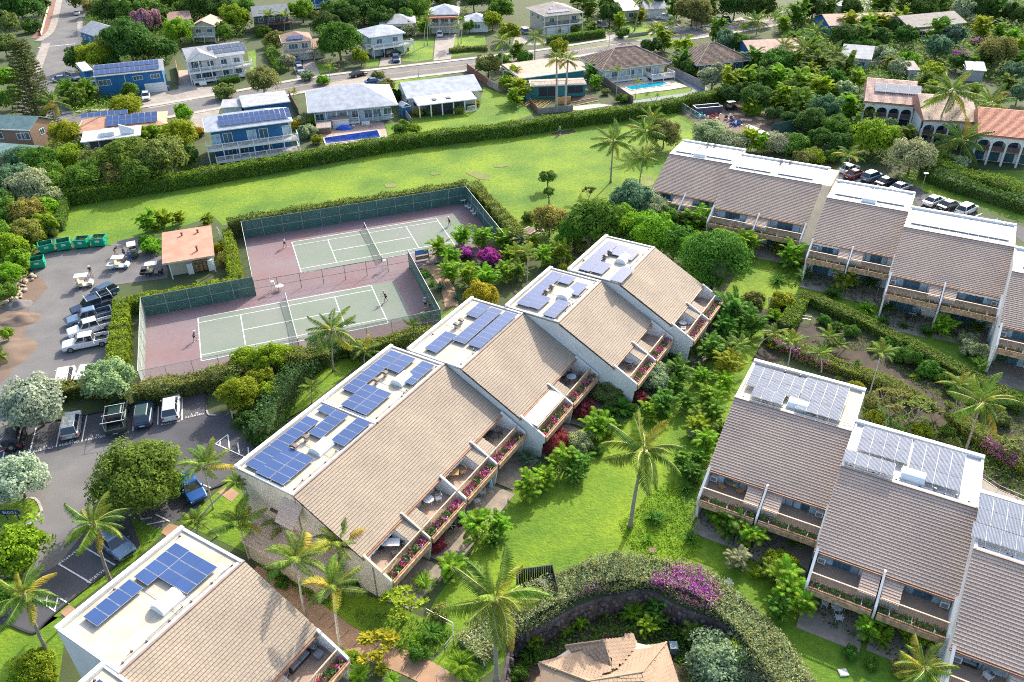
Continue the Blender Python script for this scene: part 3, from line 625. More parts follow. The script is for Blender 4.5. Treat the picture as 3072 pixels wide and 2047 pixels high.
   if b in k.get('awning', ()):
    mb = MB()
    for i in range(4):
     q0 = a0+(a1-a0)*i/4; mb.hexa([(q0+.01, W(7.2), ez-.22), (q0+(a1-a0)/4-.01, W(7.2), ez-.22), (q0+(a1-a0)/4-.01, W(9.0), FL+1.1), (q0+.01, W(9.0), FL+1.1)], [(q0+.01, W(7.2), ez-.15), (q0+(a1-a0)/4-.01, W(7.2), ez-.15), (q0+(a1-a0)/4-.01, W(9.0), FL+1.17), (q0+.01, W(9.0), FL+1.17)], M('cream_canvas', (.68, .60, .46), .85, var=.08))
    mb.build('awning', T)
   if b in k.get('valance', ()):
    mb = MB()
    for i in range(18):
     q0 = a0+(a1-a0)*i/18; mb.box(q0, q0+(a1-a0)/18-.01, W(7.2), W(7.16), ez-.5-.06*(i % 2), ez-.2, WHITE)
    mb.build('valance', T)
   if k.get('patio', 1):
    # flagstone patio in front of each ground floor
    mb = MB(); mb.box(a0, a1, W(11.6+.5*((b+n) % 2)), W(5.65), g+.0, g+.07, FLAG); mb.build('patio', T)
  # roof equipment
  kx = k.get('domes', ((.55,),))
  for (fx,) in k.get('domes', ()):
   xx = x0+(x1-x0)*fx; wd = k.get('dome_w', -2.1)
   mb = MB(); mb.box(xx-1.0, xx+1.0, W(wd+.75), W(wd-.75), z, z+.22, WHITE)
   ns = 8; vs = []; 
   for i in range(ns+1):
    th_ = math.pi*i/ns; vs.append((W(wd+.7*math.cos(th_)), z+.22+.42*math.sin(th_)))
   mb.prism(vs, 'x', xx-.95, xx+.95, M('skylight_acrylic', (.78, .82, .84), .15, var=.03)); mb.build('skylight', T)
  for fx, w_ in k.get('vents', ()):
   xx = x0+(x1-x0)*fx; mb = MB(); mb.box(xx-.15, xx+.15, W(w_+.15), W(w_-.15), z, z+.4, METAL)
   mb.prism([(W(w_+.3), z+.4), (W(w_+.32), z+.55), (W(w_), z+.66), (W(w_-.32), z+.55), (W(w_-.3), z+.4)], 'x', xx-.2, xx+.2, M('brown_vent_cap', (.17, .12, .11), .6)); mb.build('roof_vent', T)
  for i in range(5):
   xx = x0+(x1-x0)*random.uniform(.06, .94); w_ = random.choice((-.65, -.75, -6.5, -5.2)); MB().tube((xx, W(w_), z), (xx, W(w_), z+.28), .045, .045, METAL, 6).tube((xx, W(w_), z), (xx, W(w_), z+.05), .12, .06, JOINT, 8).build('vent_pipe', T)
  mb = MB(); mb.tube((x0+.4, W(-.5), z+.09), (x1-.5, W(-.52), z+.09), .022, .022, METAL, 5).tube((x0+(x1-x0)*.48, W(-.5), z+.09), (x0+(x1-x0)*.5, W(-6.4), z+.09), .022, .022, METAL, 5)
  for i in range(6): mb.box(x0+.6+i*(x1-x0-1.4)/5, x0+.72+i*(x1-x0-1.4)/5, W(-.42), W(-.6), z, z+.07, JOINT)
  mb.build('conduit', T)
  mb = MB()
  for i in range(1, 4): mb.box(x0+.25, x1-.25, W(-6.7+i*1.6), W(-6.72+i*1.6), z+.001, z+.006, M('membrane_seam', (.40, .36, .30), .9))
  mb.build('roof_seam', T)
  for pt in k.get('pipe', ()):
   MB().path([(x0+q[0], W(q[1]), z+.12) for q in pt], .035, WHITE, 5).build('conduit', T)
  # solar arrays: (x from x1 side, w, count along x, count along w, style, pitch x, pitch w, tilt)
  for ar in k.get('solar', ()):
   pu, pv, nu, nv, style, du, dv, zz = ar
   me = panel_mesh((style, du, dv), du-.03, dv-.03, style)
   for i in range(nu):
    for j in range(nv):
     xx = pu-um - (i+1)*du; w_ = pv + j*dv     # panel starts at high u, low w
     tilt = {'rib': R(8), 'pv': 0, 'slab': 0}[style]
     m4 = Matrix.Translation((xx, W(w_+dv), z+zz)) @ Matrix.Rotation(tilt if style == 'rib' else 0, 4, 'X')
     if style == 'rib': m4 = Matrix.Translation((xx, W(pv+nv*dv), z+zz)) @ Matrix.Rotation(R(7), 4, 'X') @ Matrix.Translation((0, (nv-1-j)*dv, 0))
     obj('solar_panel' if style != 'slab' else 'roof_panel', me, T, m4)
   if style == 'rib':
    mb = MB()
    for i in range(nu+1): mb.tube((pu-um-i*du, W(pv+nv*dv-.2), z), (pu-um-i*du, W(pv+nv*dv-.2), z+zz+.05), .025, .025, METAL, 4)
    for i in range(nu+1): mb.tube((pu-um-i*du, W(pv+.2), z), (pu-um-i*du, W(pv+.2), z+zz+.12*nv), .025, .025, METAL, 4)
    mb.build('rack_leg', T)
   elif style == 'pv':
    mb = MB(); mb.box(pu-um-nu*du, pu-um, W(pv+.3), W(pv+.25), z, z+zz-.002, METAL); mb.box(pu-um-nu*du, pu-um, W(pv+nv*dv-.25), W(pv+nv*dv-.3), z, z+zz-.002, METAL); mb.build('rack_rail', T)
 return T, um, vm
def uvpx(az, z, t, x, y):
 a = R(az); q = p(t, x, y, z); return q.x*math.cos(a)+q.y*math.sin(a), q.x*math.sin(a)-q.y*math.cos(a)
def pvb(az, zr, vr, t, x, y, nu, nv, style='pv', du=.995, dv=1.66, zz=.28):
 u, v = uvpx(az, zr+zz, t, x, y); return (u, v-vr, nu, nv, style, du, dv, zz)
# ---- central building
A_ = 58.3
cu = [dict(u0=32.6, u1=43.8, v=-42.47, z=8.0, sep=300, wall=M('shaded_stucco', (.56, .50, .40), .9, var=.06, scale=.5, fine=.1), domes=((.52,),), vents=((.40, -4.1), (.53, -4.1)), land='the long central building', flowers=1.3, valance=(0,),  # shade of the sunless near end wall put into its stucco colour
  solar=[pvb(A_, 8, -42.47, '12', 465, 685, 8, 1), pvb(A_, 8, -42.47, '12', 290, 965, 4, 1), pvb(A_, 8, -42.47, '12', 415, 1020, 4, 1), pvb(A_, 8, -42.47, '12', 620, 580, 1, 1), pvb(A_, 8, -42.47, '12', 735, 630, 4, 1), pvb(A_, 8, -42.47, '12', 940, 695, 4, 1)],
  pipe=(((.2, -1.2), (.6, -1.8), (1.2, -1.5)),), fin1=0),
   dict(u0=43.8, u1=55.0, v=-42.47, z=8.0, domes=((.60,),), vents=((.45, -4.1), (.58, -4.1)), flowers=1.3, valance=(0,),
  solar=[pvb(A_, 8, -42.47, '12', 1240, 80, 8, 1), pvb(A_, 8, -42.47, '12', 1355, 120, 3, 1), pvb(A_, 8, -42.47, '12', 1015, 390, 4, 1), pvb(A_, 8, -42.47, '12', 1130, 435, 4, 1), pvb(A_, 8, -42.47, '12', 1530, 180, 4, 1)]),
   dict(u0=55.25, u1=67.9, v=-40.40, z=8.05, vents=((.50, -5.0), (.58, -5.0)), flowers=1.0, awning=(0,),
  solar=[pvb(A_, 8.05, -40.4, '11', 2050, 1215, 3, 1), pvb(A_, 8.05, -40.4, '11', 2160, 1255, 8, 1), pvb(A_, 8.05, -40.4, '11', 2290, 1290, 8, 1), pvb(A_, 8.05, -40.4, '11', 1740, 1475, 4, 1)]),
   dict(u0=68.1, u1=79.0, v=-35.78, z=8.15, domes=((.52,),), vents=((.45, -4.3), (.58, -4.3)), flowers=1.0,
  solar=[pvb(A_, 8.15, -35.8, '21', 370, 925, 9, 1), pvb(A_, 8.15, -35.8, '21', 480, 955, 2, 1), pvb(A_, 8.15, -35.8, '21', 590, 1020, 3, 1), pvb(A_, 8.15, -35.8, '21', 250, 1140, 3, 1), pvb(A_, 8.15, -35.8, '21', 425, 1180, 4, 1)]),
   dict(u0=79.4, u1=90.4, v=-33.45, z=8.3, domes=((.52,),), vents=((.45, -4.3), (.58, -4.3)), flowers=.7,
  solar=[pvb(A_, 8.3, -33.4, '21', 885, 645, 9, 1), pvb(A_, 8.3, -33.4, '21', 985, 680, 3, 1), pvb(A_, 8.3, -33.4, '21', 1080, 715, 3, 1), pvb(A_, 8.3, -33.4, '21', 815, 835, 3, 1), pvb(A_, 8.3, -33.4, '21', 1020, 880, 4, 1)])]
CB, CBu, CBv = condo('apartment_building', 'long white stepped apartment building with sand tiled roof and blue solar panels in the centre', A_, cu)
# end wall annexes (small lower tiled roofs on the near end)
mb = MB(); xe = 32.6-CBu
def Wc(w): return -(-42.47-CBv) - w
mb.hexa([(xe-2.6, Wc(4.5), 0), (xe, Wc(4.5), 0), (xe, Wc(-4.8), 0), (xe-2.6, Wc(-4.8), 0)], [(xe-2.6, Wc(4.5), 2.2), (xe, Wc(4.5), 2.6), (xe, Wc(-4.8), 2.6), (xe-2.6, Wc(-4.8), 2.2)], TANW)
mb.build('entry_annex', CB)
tiles_on('annex_tile', CB, (xe-2.9, Wc(-4.9), 2.25), (0, -1, 0), (2.9, 0, 1.2), 9.5, 3.15, .42, .36, TILEG, nsep=0)
tiles_on('annex_tile', CB, (xe-1.5, Wc(-1.3), 5.6), (0, -1, 0), (1.5, 0, 1.6), 2.2, 2.2, .42, .36, TILEG, nsep=0)
for i in range(5): MB().box(xe-.2, xe-.01, Wc(-3.3+.32*i+(.8 if i > 2 else 0)-.13), Wc(-3.3+.32*i+(.8 if i > 2 else 0)+.13), 4.6, 4.85, M('meter_brown', (.12, .08, .07), .6)).build('electric_meter', CB)
MB().tube((xe-.06, Wc(.05), 0), (xe-.06, Wc(.05), 7.9), .06, .06, METAL, 6).build('downpipe', CB)
MB().tube((xe-.06, Wc(8.1), 0), (xe-.06, Wc(8.1), 3.7), .05, .05, METAL, 6).build('downpipe', CB)
# ---- front left building
F_ = 58.5
fu = [dict(u0=14.1, u1=25.4, v=-40.65, z=8.0, sep=300, domes=((.50,),), dome_w=-1.9, land='the front left building', flowers=1.0, fin0=1,
  solar=[pvb(F_, 8, -40.65, '03', 1615, 285, 4, 1), pvb(F_, 8, -40.65, '03', 1737, 362, 3, 1), pvb(F_, 8, -40.65, '03', 1866, 434, 3, 1), pvb(F_, 8, -40.65, '03', 1190, 620, 4, 1)],
  pipe=(((10.6, -.5), (9.5, -.6)), ((3, -.7), (6, -.7)))),
   dict(u0=2.6, u1=14.05, v=-35.2, z=7.95, flowers=.5, solar=[pvb(F_, 7.95, -35.2, '03', 915, 1535, 4, 3)])]
FB, FBu, FBv = condo('apartment_building', 'white apartment building with sand tiled roof cut off by the lower left corner', F_, fu)
# ---- right front building
G_ = -29.9
ru = [dict(u0=-12.15, u1=-1.1, v=-65.15, z=8.0, sep=120, memb=MEMB, domes=((.52,),), dome_w=-1.5, land='the right front building', flowers=.35, green=.9, ac=1,
  solar=[pvb(G_, 8, -65.15, '32', 345, 375, 5, 2, 'rib', 1.02, 1.62, .45), pvb(G_, 8, -65.15, '32', 165, 505, 3, 1, 'rib', 1.02, 1.62, .4), pvb(G_, 8, -65.15, '32', 745, 480, 4, 3, 'rib', 1.02, 1.62, .4)],
  pipe=(((9, -.8), (10.8, -.9)),)),
   dict(u0=-1.1, u1=9.75, v=-59.77, z=8.0, sep=180, memb=MEMBW, domes=((.52,),), dome_w=-1.5, flowers=.35, green=.9, ac=1,
  solar=[pvb(G_, 8, -59.77, '32', 1325, 935, 4, 2, 'rib', 1.05, 1.62, .45), pvb(G_, 8, -59.77, '32', 1175, 1140, 4, 1, 'rib', 1.05, 1.62, .4), pvb(G_, 8, -59.77, '32', 1810, 1085, 4, 3, 'rib', 1.05, 1.55, .4)]),
   dict(u0=9.75, u1=20.9, v=-54.9, z=8.0, memb=MEMBW, flowers=.35, green=.9, ac=1,
  solar=[pvb(G_, 8, -54.9, '32', 2470, 1590, 4, 2, 'rib', 1.05, 1.62, .45), pvb(G_, 8, -54.9, '33', 2430, 280, 4, 1, 'rib', 1.05, 1.62, .4)])]
RB, RBu, RBv = condo('apartment_building', 'stepped apartment building with taupe roof and grey ribbed solar panels at lower right', G_, ru, tm=TILEG)
# ---- right rear buildings
H_ = -29.6
def sl(u, w, nu, nv, du, dv): return (u, w, nu, nv, 'slab', du, dv, .1)
bu = [dict(u0=-40.1, u1=-29.2, v=-125.4, z=8.2, memb=MEMBW, land='the upper right building', flowers=.2, green=.85, domes=((.45,),), dome_w=-1.2, vents=((.42, -6.1), (.53, -6.1)), solar=[sl(-36.4, -6, 1, 1, 3.2, 4.6), sl(-30.0, -6, 1, 1, 4.6, 4.6)], patio=1),
   dict(u0=-29.2, u1=-15.0, v=-122.7, z=8.4, memb=MEMBW, flowers=.2, green=.85, vents=((.47, -6.1), (.57, -6.1)), solar=[sl(-23.0, -6, 1, 1, 5.6, 4.8), sl(-16.5, -6, 1, 1, 5.4, 4.8)])]
B1, B1u, B1v = condo('apartment_building', 'farther right apartment building with white flat roof and taupe tiles beside the coconut palms', H_, bu, tm=TILEG, tile_sep=0)
mb = MB(); xx = -15.0-B1u; 
mb.prism([(-(-122.7-B1v)-w, zz) for w, zz in ((-7.1, 0), (-7.1, 8.4), (0, 8.4), (9.95, 3.2), (9.95, 0))], 'x', xx+.02, xx+1.4, TANW); mb.build('end_wall', B1)
bu = [dict(u0=-13.1, u1=-2.05, v=-116.6, z=9.0, memb=MEMBW, land='the middle right building', flowers=.2, green=.85, domes=((.5,),), dome_w=-1.3, solar=[sl(-8.2, -6.1, 3, 1, 1.4, 4.4), sl(-2.9, -6.1, 3, 1, 1.35, 4.4)], valance=(0,)),
   dict(u0=-2.05, u1=11.05, v=-111.25, z=9.0, memb=MEMBW, flowers=.2, green=.85, ac=1, solar=[sl(10.4, -5.9, 10, 2, 1.18, 2.2)], valance=(1,)),
   dict(u0=11.05, u1=22.3, v=-104.0, z=9.0, memb=MEMBW, flowers=.2, green=.85, solar=[sl(20.5, -5.9, 8, 2, 1.05, 2.2)])]
B2, B2u, B2v = condo('apartment_building', 'right apartment building with white panelled flat roof and taupe tiles above the hedge', H_, bu, zg=.0, tm=TILEG, tile_sep=0)
# ================================================================ NEIGHBOURHOOD HOUSES
def roofm(name, c, **k): return M('roof_'+name, c, .85, var=.14, scale=.8, fine=.3, scale2=6, **k)
RGREY = roofm('pale_grey', (.42, .45, .50)); RLG = roofm('light_grey', (.36, .37, .39)); RTAN = roofm('taupe', (.32, .28, .25)); RPINK = roofm('faded_pink', (.50, .33, .26)); RDK = roofm('slate', (.20, .22, .24)); RWHT = roofm('white', (.66, .65, .63)); RGRN = roofm('green_slate', (.13, .22, .22)); RBRN = roofm('brown', (.28, .17, .13)); RORG = roofm('orange', (.55, .30, .19))
RRED = M('terracotta_roof', (.52, .25, .17), .85, var=.12, scale=.8, fine=.12)
def wm_(n, c): return M('siding_'+n, c, .75, var=.06, scale=.6, fine=.06)
WBLUE = wm_('bright_blue', (.02, .15, .36)); WDBL = wm_('deep_blue', (.02, .13, .30)); WLBL = wm_('pale_blue', (.46, .56, .62)); WWHT = wm_('white', (.70, .71, .70)); WBEI = wm_('beige', (.50, .45, .36)); WBRN = wm_('brown', (.22, .15, .11)); WTEAL = wm_('teal', (.03, .19, .22)); WGRY = wm_('grey', (.36, .37, .38)); WCRM = wm_('cream', (.62, .58, .42)); WDRK = wm_('dark', (.07, .075, .09))
def pvarray(T, O, X, Y, nx, ny, w=1.0, h=1.65, style='pv', lift=.12):
 O = Vector(O); X = Vector(X).normalized(); Y = Vector(Y).normalized(); N = X.cross(Y).normalized()
 me = panel_mesh((style, w, h), w-.05, h-.05, style)
 for i in range(nx):
  for j in range(ny):
   q = O + X*(i*w) + Y*(j*h) + N*lift
   obj('solar_panel', me, T, Matrix(((X.x, Y.x, N.x, q.x), (X.y, Y.y, N.y, q.y), (X.z, Y.z, N.z, q.z), (0, 0, 0, 1))))
def windowpart(T, x, y, z, w, h, nrm=(0, -1), m=GLASS, fr=WHITE, panes=2):
 """window on the wall plane; nrm is the outward direction in the house frame"""
 a = math.atan2(nrm[1], nrm[0]) + math.pi/2
 mt = Matrix.Translation((x, y, z)) @ Matrix.Rotation(a, 4, 'Z')
 mb = MB(); t = .09
 mb.box(-w/2-t, w/2+t, -.05, .02, -t, 0, fr).box(-w/2-t, w/2+t, -.05, .02, h, h+t, fr).box(-w/2-t, -w/2, -.05, .02, 0, h, fr).box(w/2, w/2+t, -.05, .02, 0, h, fr)
 for i in range(1, panes): mb.box(-w/2+w*i/panes-.03, -w/2+w*i/panes+.03, -.045, .02, 0, h, fr)
 f = mb.build('window', T); f.matrix_basis = mt
 MB().box(-w/2, w/2, -.03, .01, 0, h, m).build('pane', f)
def rail(T, pts, z, h=1.0, m=WHITE, step=.2, name='railing'):
 mb = MB(); mb2 = MB()
 for a, b in zip(pts, pts[1:]):
  a = Vector((*a, 0)); b = Vector((*b, 0)); d = (b-a).normalized(); n = Vector((-d.y, d.x, 0))
  def bar(p_, q_, z0, z1, w): 
   mb.hexa([v3(p_-n*w, z0), v3(q_-n*w, z0), v3(q_+n*w, z0), v3(p_+n*w, z0)], [v3(p_-n*w, z1), v3(q_-n*w, z1), v3(q_+n*w, z1), v3(p_+n*w, z1)], m)
  bar(a, b, z+h-.09, z+h, .05); bar(a, b, z+.05, z+.13, .03)
  L_ = (b-a).length; k = int(L_/step)
  for i in range(k+1):
   c = a + d*(L_*i/max(k, 1)); w = .045 if i % 8 else .07
   mb2.box(c.x-w/2, c.x+w/2, c.y-w/2, c.y+w/2, z+.1, z+h-.05, m)
 mb.build(name, T); mb2.build('baluster', T, kind='stuff')
def house(name, label, l, r, ez, dep, rise, roof, rm, wm, oh=.6, floors=1, flip=1, land=None, wins=True, ridge=None, gablef=None, shake=False, zg=0.0, cat='house', group=None, gin=0.0):
 """l, r: (tile, x, y) of the near eave corners. Local x runs from l to r, y away from the camera."""
 a = p(*l, ez); b = p(*r, ez); d = b-a; w = d.length; az = math.atan2(d.y, d.x)
 T = thing(name, label, cat, (a.x, a.y, zg), az, group); e = ez-zg
 if land: LAND.append((land, a + d*.5 + Vector((-d.y, d.x, 0)).normalized()*dep/2))
 mb = MB(); x0, x1, y0, y1 = oh, w-oh, oh, dep-oh
 mb.box(x0, x1, y0, y1, 0, e-.15, wm)
 # roof
 rb = MB(); th = .18
 if roof == 'hip':
  k = min(w, dep)/2 if ridge is None else ridge
  if w >= dep: A_, B_ = (k, dep/2), (w-k, dep/2)
  else: A_, B_ = (w/2, k), (w/2, dep-k)
  if abs(A_[0]-B_[0]) + abs(A_[1]-B_[1]) < .05: B_ = (A_[0]+.05, A_[1])
  V_ = [(0, 0, e), (w, 0, e), (w, dep, e), (0, dep, e), (*A_, e+rise), (*B_, e+rise)]
  if w >= dep: F2 = [(0, 1, 5, 4), (1, 2, 5), (2, 3, 4, 5), (3, 0, 4)]
  else: F2 = [(0, 1, 4), (1, 2, 5, 4), (2, 3, 5), (3, 0, 4, 5)]
  lo = [(v[0], v[1], e-th) for v in V_[:4]]
  rb.add(V_ + lo, F2 + [(0, 6, 7, 1), (1, 7, 8, 2), (2, 8, 9, 3), (3, 9, 6, 0), (9, 8, 7, 6)], rm)
 elif roof == 'gable':      # ridge along x
  rb.add([(0, 0, e), (w, 0, e), (w, dep/2, e+rise), (0, dep/2, e+rise), (w, dep, e), (0, dep, e), (0, 0, e-th), (w, 0, e-th), (w, dep/2, e+rise-th), (0, dep/2, e+rise-th), (w, dep, e-th), (0, dep, e-th)],
     [(0, 1, 2, 3), (3, 2, 4, 5), (6, 9, 8, 7), (9, 11, 10, 8), (0, 6, 7, 1), (5, 4, 10, 11), (0, 3, 9, 6), (3, 5, 11, 9), (1, 7, 8, 2), (2, 8, 10, 4)], rm)
  for xx in (x0, x1-.15): mb.prism([(y0, e-.15), (dep/2, e+rise-.2-.1), (y1, e-.15)], 'x', xx, xx+.15, wm)
 elif roof == 'gablef':     # ridge towards the camera
  rb.add([(0, 0, e), (w/2, 0, e+rise), (w, 0, e), (w, dep, e), (w/2, dep, e+rise), (0, dep, e)] + [(0, 0, e-th), (w/2, 0, e+rise-th), (w, 0, e-th), (w, dep, e-th), (w/2, dep, e+rise-th), (0, dep, e-th)],
     [(0, 1, 4, 5), (1, 2, 3, 4), (6, 11, 10, 7), (7, 10, 9, 8), (0, 6, 7, 1), (1, 7, 8, 2), (5, 4, 10, 11), (4, 3, 9, 10), (0, 5, 11, 6), (2, 8, 9, 3)], rm)
  for yy in (y0, y1-.15): mb.prism([(x0, e-.15), (w/2, e+rise-.3), (x1, e-.15)], 'y', yy, yy+.15, wm)
 elif roof == 'shed':
  rb.add([(0, 0, e), (w, 0, e), (w, dep, e+rise), (0, dep, e+rise), (0, 0, e-th), (w, 0, e-th), (w, dep, e+rise-th), (0, dep, e+rise-th)], [(0, 1, 2, 3), (4, 7, 6, 5), (0, 4, 5, 1), (1, 5, 6, 2), (2, 6, 7, 3), (3, 7, 4, 0)], rm)
  mb.prism([(y0, e-.15), (y1, e-.15), (y1, e+rise-.3)], 'x', x0, x1, wm)
 mb.build('wall', T); rf = rb.build('roof', T)
 mb = MB(); mb.box(-.03, w+.03, -.09, -.01, e-.2, e-.02, WHITE); mb.box(-.09, -.01, -.03, dep+.03, e-.2, e-.02, WHITE) if roof in ('hip', 'shed') else None
 mb.build('gutter', T)
 if shake:
  sh = M('weathered_shake', (.22, .15, .115), .95, col2=(.13, .10, .085), scale=1.2, island=.75)
  k = dep/2; sl = math.hypot(dep/2, rise)
  tiles_on('shingle', T, (0, 0, e), (1, 0, 0), (0, dep/2, rise), w, sl, .5, .42, sh, .05, min(k, w/2), min(k, w/2), nsep=300)
  s2 = math.hypot(k, rise)
  tiles_on('shingle', T, (0, dep, e), (0, -1, 0), (k, 0, rise), dep, s2, .5, .42, sh, .05, dep/2, dep/2, nsep=0)
  tiles_on('shingle', T, (w, 0, e), (0, 1, 0), (-k, 0, rise), dep, s2, .5, .42, sh, .05, dep/2, dep/2, nsep=0)
  cap = M('ridge_cap', (.36, .27, .22), .9)
  for q0, q1 in (((0, 0, e), (k, k, e+rise)), ((w, 0, e), (w-k, k, e+rise)), ((k, k, e+rise), (w-k, k, e+rise))):
   MB().tube(Vector(q0)+Vector((0, 0, .1)), Vector(q1)+Vector((0, 0, .1)), .13, .13, cap, 5).build('ridge_cap', T)
 elif roof in ('gable', 'gablef', 'hip'):
  cap = M('pale_ridge_cap', (.46, .44, .42), .9)
 # windows
 if wins:
  H = 2.7
  for f in range(floors):
   z = e - .15 - 1.95 - f*H
   if z < .3: continue
   n = max(1, int((x1-x0)/3.2))
   for i in range(n):
    if wins == 'few' and i % 2: continue
    windowpart(T, x0+(x1-x0)*(i+.5)/n, y0-.0, z, 1.5, 1.15)
   n = max(1, int((y1-y0)/3.6))
   for i in range(n): windowpart(T, x1, y0+(y1-y0)*(i+.5)/n, z, 1.2, 1.05, (1, 0)); windowpart(T, x0, y0+(y1-y0)*(i+.5)/n, z, 1.2, 1.05, (-1, 0))
 T['_w'] = w; T['_e'] = e
 return T, w, e
def door(T, x, y, z, w, h, m=WHITE, name='garage_door', sections=4):
 mb = MB()
 for i in range(sections): mb.box(x-w/2, x+w/2, y-.06, y+.02, z+h*i/sections+.012, z+h*(i+1)/sections-.012, m)
 mb.build(name, T)
def deck(T, x0, x1, y0, y1, z, m=WHITE, posts=4, roofz=None, fl=None, railm=WHITE, h=1.0, sides=(1, 1), under=True):
 """a balcony in front of the wall: y0 is the outer (camera) edge"""
 MB().box(x0, x1, y0, y1, z-.25, z, fl or M('deck_boards', (.40, .36, .32), .8, var=.15, scale=2)).build('deck', T)
 MB().box(x0-.03, x1+.03, y0-.05, y0-.005, z-.32, z+.03, m).build('deck_fascia', T)
 for i in range(posts):
  x = x0+.08+(x1-x0-.16)*i/max(posts-1, 1)
  MB().box(x-.09, x+.09, y0+.02, y0+.2, 0, (roofz or z+h)-.02, m).build('post', T)
 pts = [(x0+.05, y0+.1), (x1-.05, y0+.1)]
 rail(T, pts, z, h, railm)
 if sides[0]: rail(T, [(x0+.05, y0+.25), (x0+.05, y1)], z, h, railm)
 if sides[1]: rail(T, [(x1-.05, y0+.25), (x1-.05, y1)], z, h, railm)
# --- along the street, left to right
T, w, e = house('blue_house', 'bright blue two storey house with long rows of solar panels and white garage door', ('00', 855, 705), ('00', 1507, 640), 5.3, 9.5, 1.5, 'gable', RLG, WBLUE, .5, 1, land='the bright blue house', wins=False)
sl = Vector((0, 4.75, 1.5)); pvarray(T, (.3, .45, e+.16), (1, 0, 0), sl, int((w-.8)/1.13), 1, 1.13, 1.8); pvarray(T, (.3, 2.7, e+.86), (1, 0, 0), sl, int((w-.8)/1.13), 1, 1.13, 1.8)
windowpart(T, w*.6, .5, 3.4, 2.0, .9, panes=3); windowpart(T, w*.85, .5, 3.4, 2.0, .9, panes=3); windowpart(T, w*.13, .5, 2.9, 2.6, 1.2, panes=3)
door(T, w*.82, .5, 0, 5.0, 2.3); MB().box(w*.42-.07, w*.42+.07, .42, .5, 0, e-.2, WHITE).build('corner_board', T); MB().box(w-.62, w-.48, .4, .5, 0, e-.2, WHITE).build('corner_board', T)
T, w, e = house('blue_house_wing', 'low pale roofed porch wing at the left end of the bright blue house', ('00', 760, 655), ('00', 850, 640), 4.6, 7, .6, 'shed', RWHT, WBLUE, .3, 1, wins=False, cat='porch'); deck(T, 0, w, -.1, .3, 2.0, WHITE, 2, None)
T, w, e = house('white_house', 'white two storey house with gable porch, wraparound balcony and roof solar panels', ('00', 1715, 560), ('00', 2250, 490), 5.6, 10, 2.0, 'gable', RLG, WWHT, .6, 2, land='the white balcony house')
pvarray(T, (w*.5, 1.2, e+.4), (1, 0, 0), (0, 5, 2.0), 8, 1, 1.0, 1.65, 'rib'); pvarray(T, (w*.42, 2.95, e+1.1), (1, 0, 0), (0, 5, 2.0), 9, 1, 1.0, 1.65, 'rib')
mb = MB(); mb.add([(-.2, -1.5, e), (w*.24, -1.5, e+1.9), (w*.5, -1.5, e), (w*.5, 4.5, e+.05), (w*.24, 4.5, e+1.9), (-.2, 4.5, e+.05)], [(0, 1, 4, 5), (1, 2, 3, 4)], RLG); mb.prism([(-.2, e-.1), (w*.24, e+1.8), (w*.5, e-.1)], 'y', -1.45, -1.35, WHITE); mb.build('porch_gable', T)
deck(T, -.2, w+1.4, -1.6, .6, 2.9, WHITE, 7, e-.1); deck(T, w*.02, w*.95, -2.0, .6, .7, WHITE, 6, None, h=.7)
for i in range(5): MB().box(w*.1, w*.22, -2.2-i*.28, -1.9-i*.28, 0, .7-.13*i, WHITE).build('step', T)
windowpart(T, w*.15, .6, 3.1, 2.4, 1.9, panes=3, m=GLASS); windowpart(T, w*.3, .6, .3, 2.4, 1.9, panes=3)
T, w, e = house('small_house', 'small beige house with faded pink hip roof and white rear porch', ('00', 1740, 245), ('00', 1980, 240), 4.6, 9, 1.6, 'gablef', RPINK, WBEI, .5, 1, land='the pink roofed cottage'); deck(T, .6, w-.4, -1.2, .5, 2.0, WHITE, 3)
house('small_house_wing', 'red brown roof of a house wing behind the pink roofed cottage', ('00', 1540, 190), ('00', 1760, 170), 3.5, 7, 1.2, 'shed', RBRN, WBEI, .4, 1, cat='house', wins=False)
T, w, e = house('blue_gable_house', 'grey roofed blue gable house half hidden behind the spreading tree', ('00', 880, 340), ('00', 1170, 285), 3.6, 12, 2.2, 'gablef', RLG, WBLUE, .5, 1, land='the blue gable house'); pvarray(T, (w*.55, 3, e+1.95), (0, 1, 0), (-w/2, 0, 2.2) if 0 else (w/2, 0, -2.2), 3, 1, 1.6, 1.0)
T, w, e = house('dark_green_house', 'dark shingled two storey house with green slate roof at the left edge', ('00', -160, 1180), ('00', 270, 1195), 5.2, 7.5, 1.6, 'gable', RGRN, WBRN, .4, 1, land='the dark green roofed house'); windowpart(T, w*.84, .4, 3.1, 1.7, 1.4)
T2, w2, e2 = house('lower_roof_wing', 'lower green roofed storey in front of the dark shingled house', ('00', -160, 1420), ('00', 265, 1455), 2.9, 4.5, .8, 'shed', RGRN, WBRN, .3, 1, cat='house'); MB().box(w2*.62, w2*.95, .6, 2.4, e2+.25, e2+.34, WHITE).build('skylight', T2)
T, w, e = house('orange_roof_house', 'low house with orange shingle roof and two solar arrays beside the street', ('00', 700, 1225), ('00', 1520, 1140), 3.6, 9, 1.5, 'hip', RORG, WBEI, .5, 1, land='the orange roofed house', wins=False)
s_ = Vector((0, 4.5, 1.5)); pvarray(T, (w*.33, .9, e+.35), (1, 0, 0), s_, 8, 2, 1.25, 1.75); pvarray(T, (w*.04, 4.6, e+1.5), (1, 0, 0), s_ , 7, 1, 1.3, 1.5)
T, w, e = house('deck_house', 'weathered grey two storey deck with pale flat roof standing on posts', ('00', 742, 1305), ('00', 1290, 1240), 5.2, 5.5, .25, 'shed', RWHT, WDRK, 1.2, 1, cat='deck', wins=False)
deck(T, .4, w*.52, .0, 1.6, 2.4, M('grey_timber', (.35, .33, .31), .8), 3, e-.2, railm=M('grey_timber'), h=1.1)
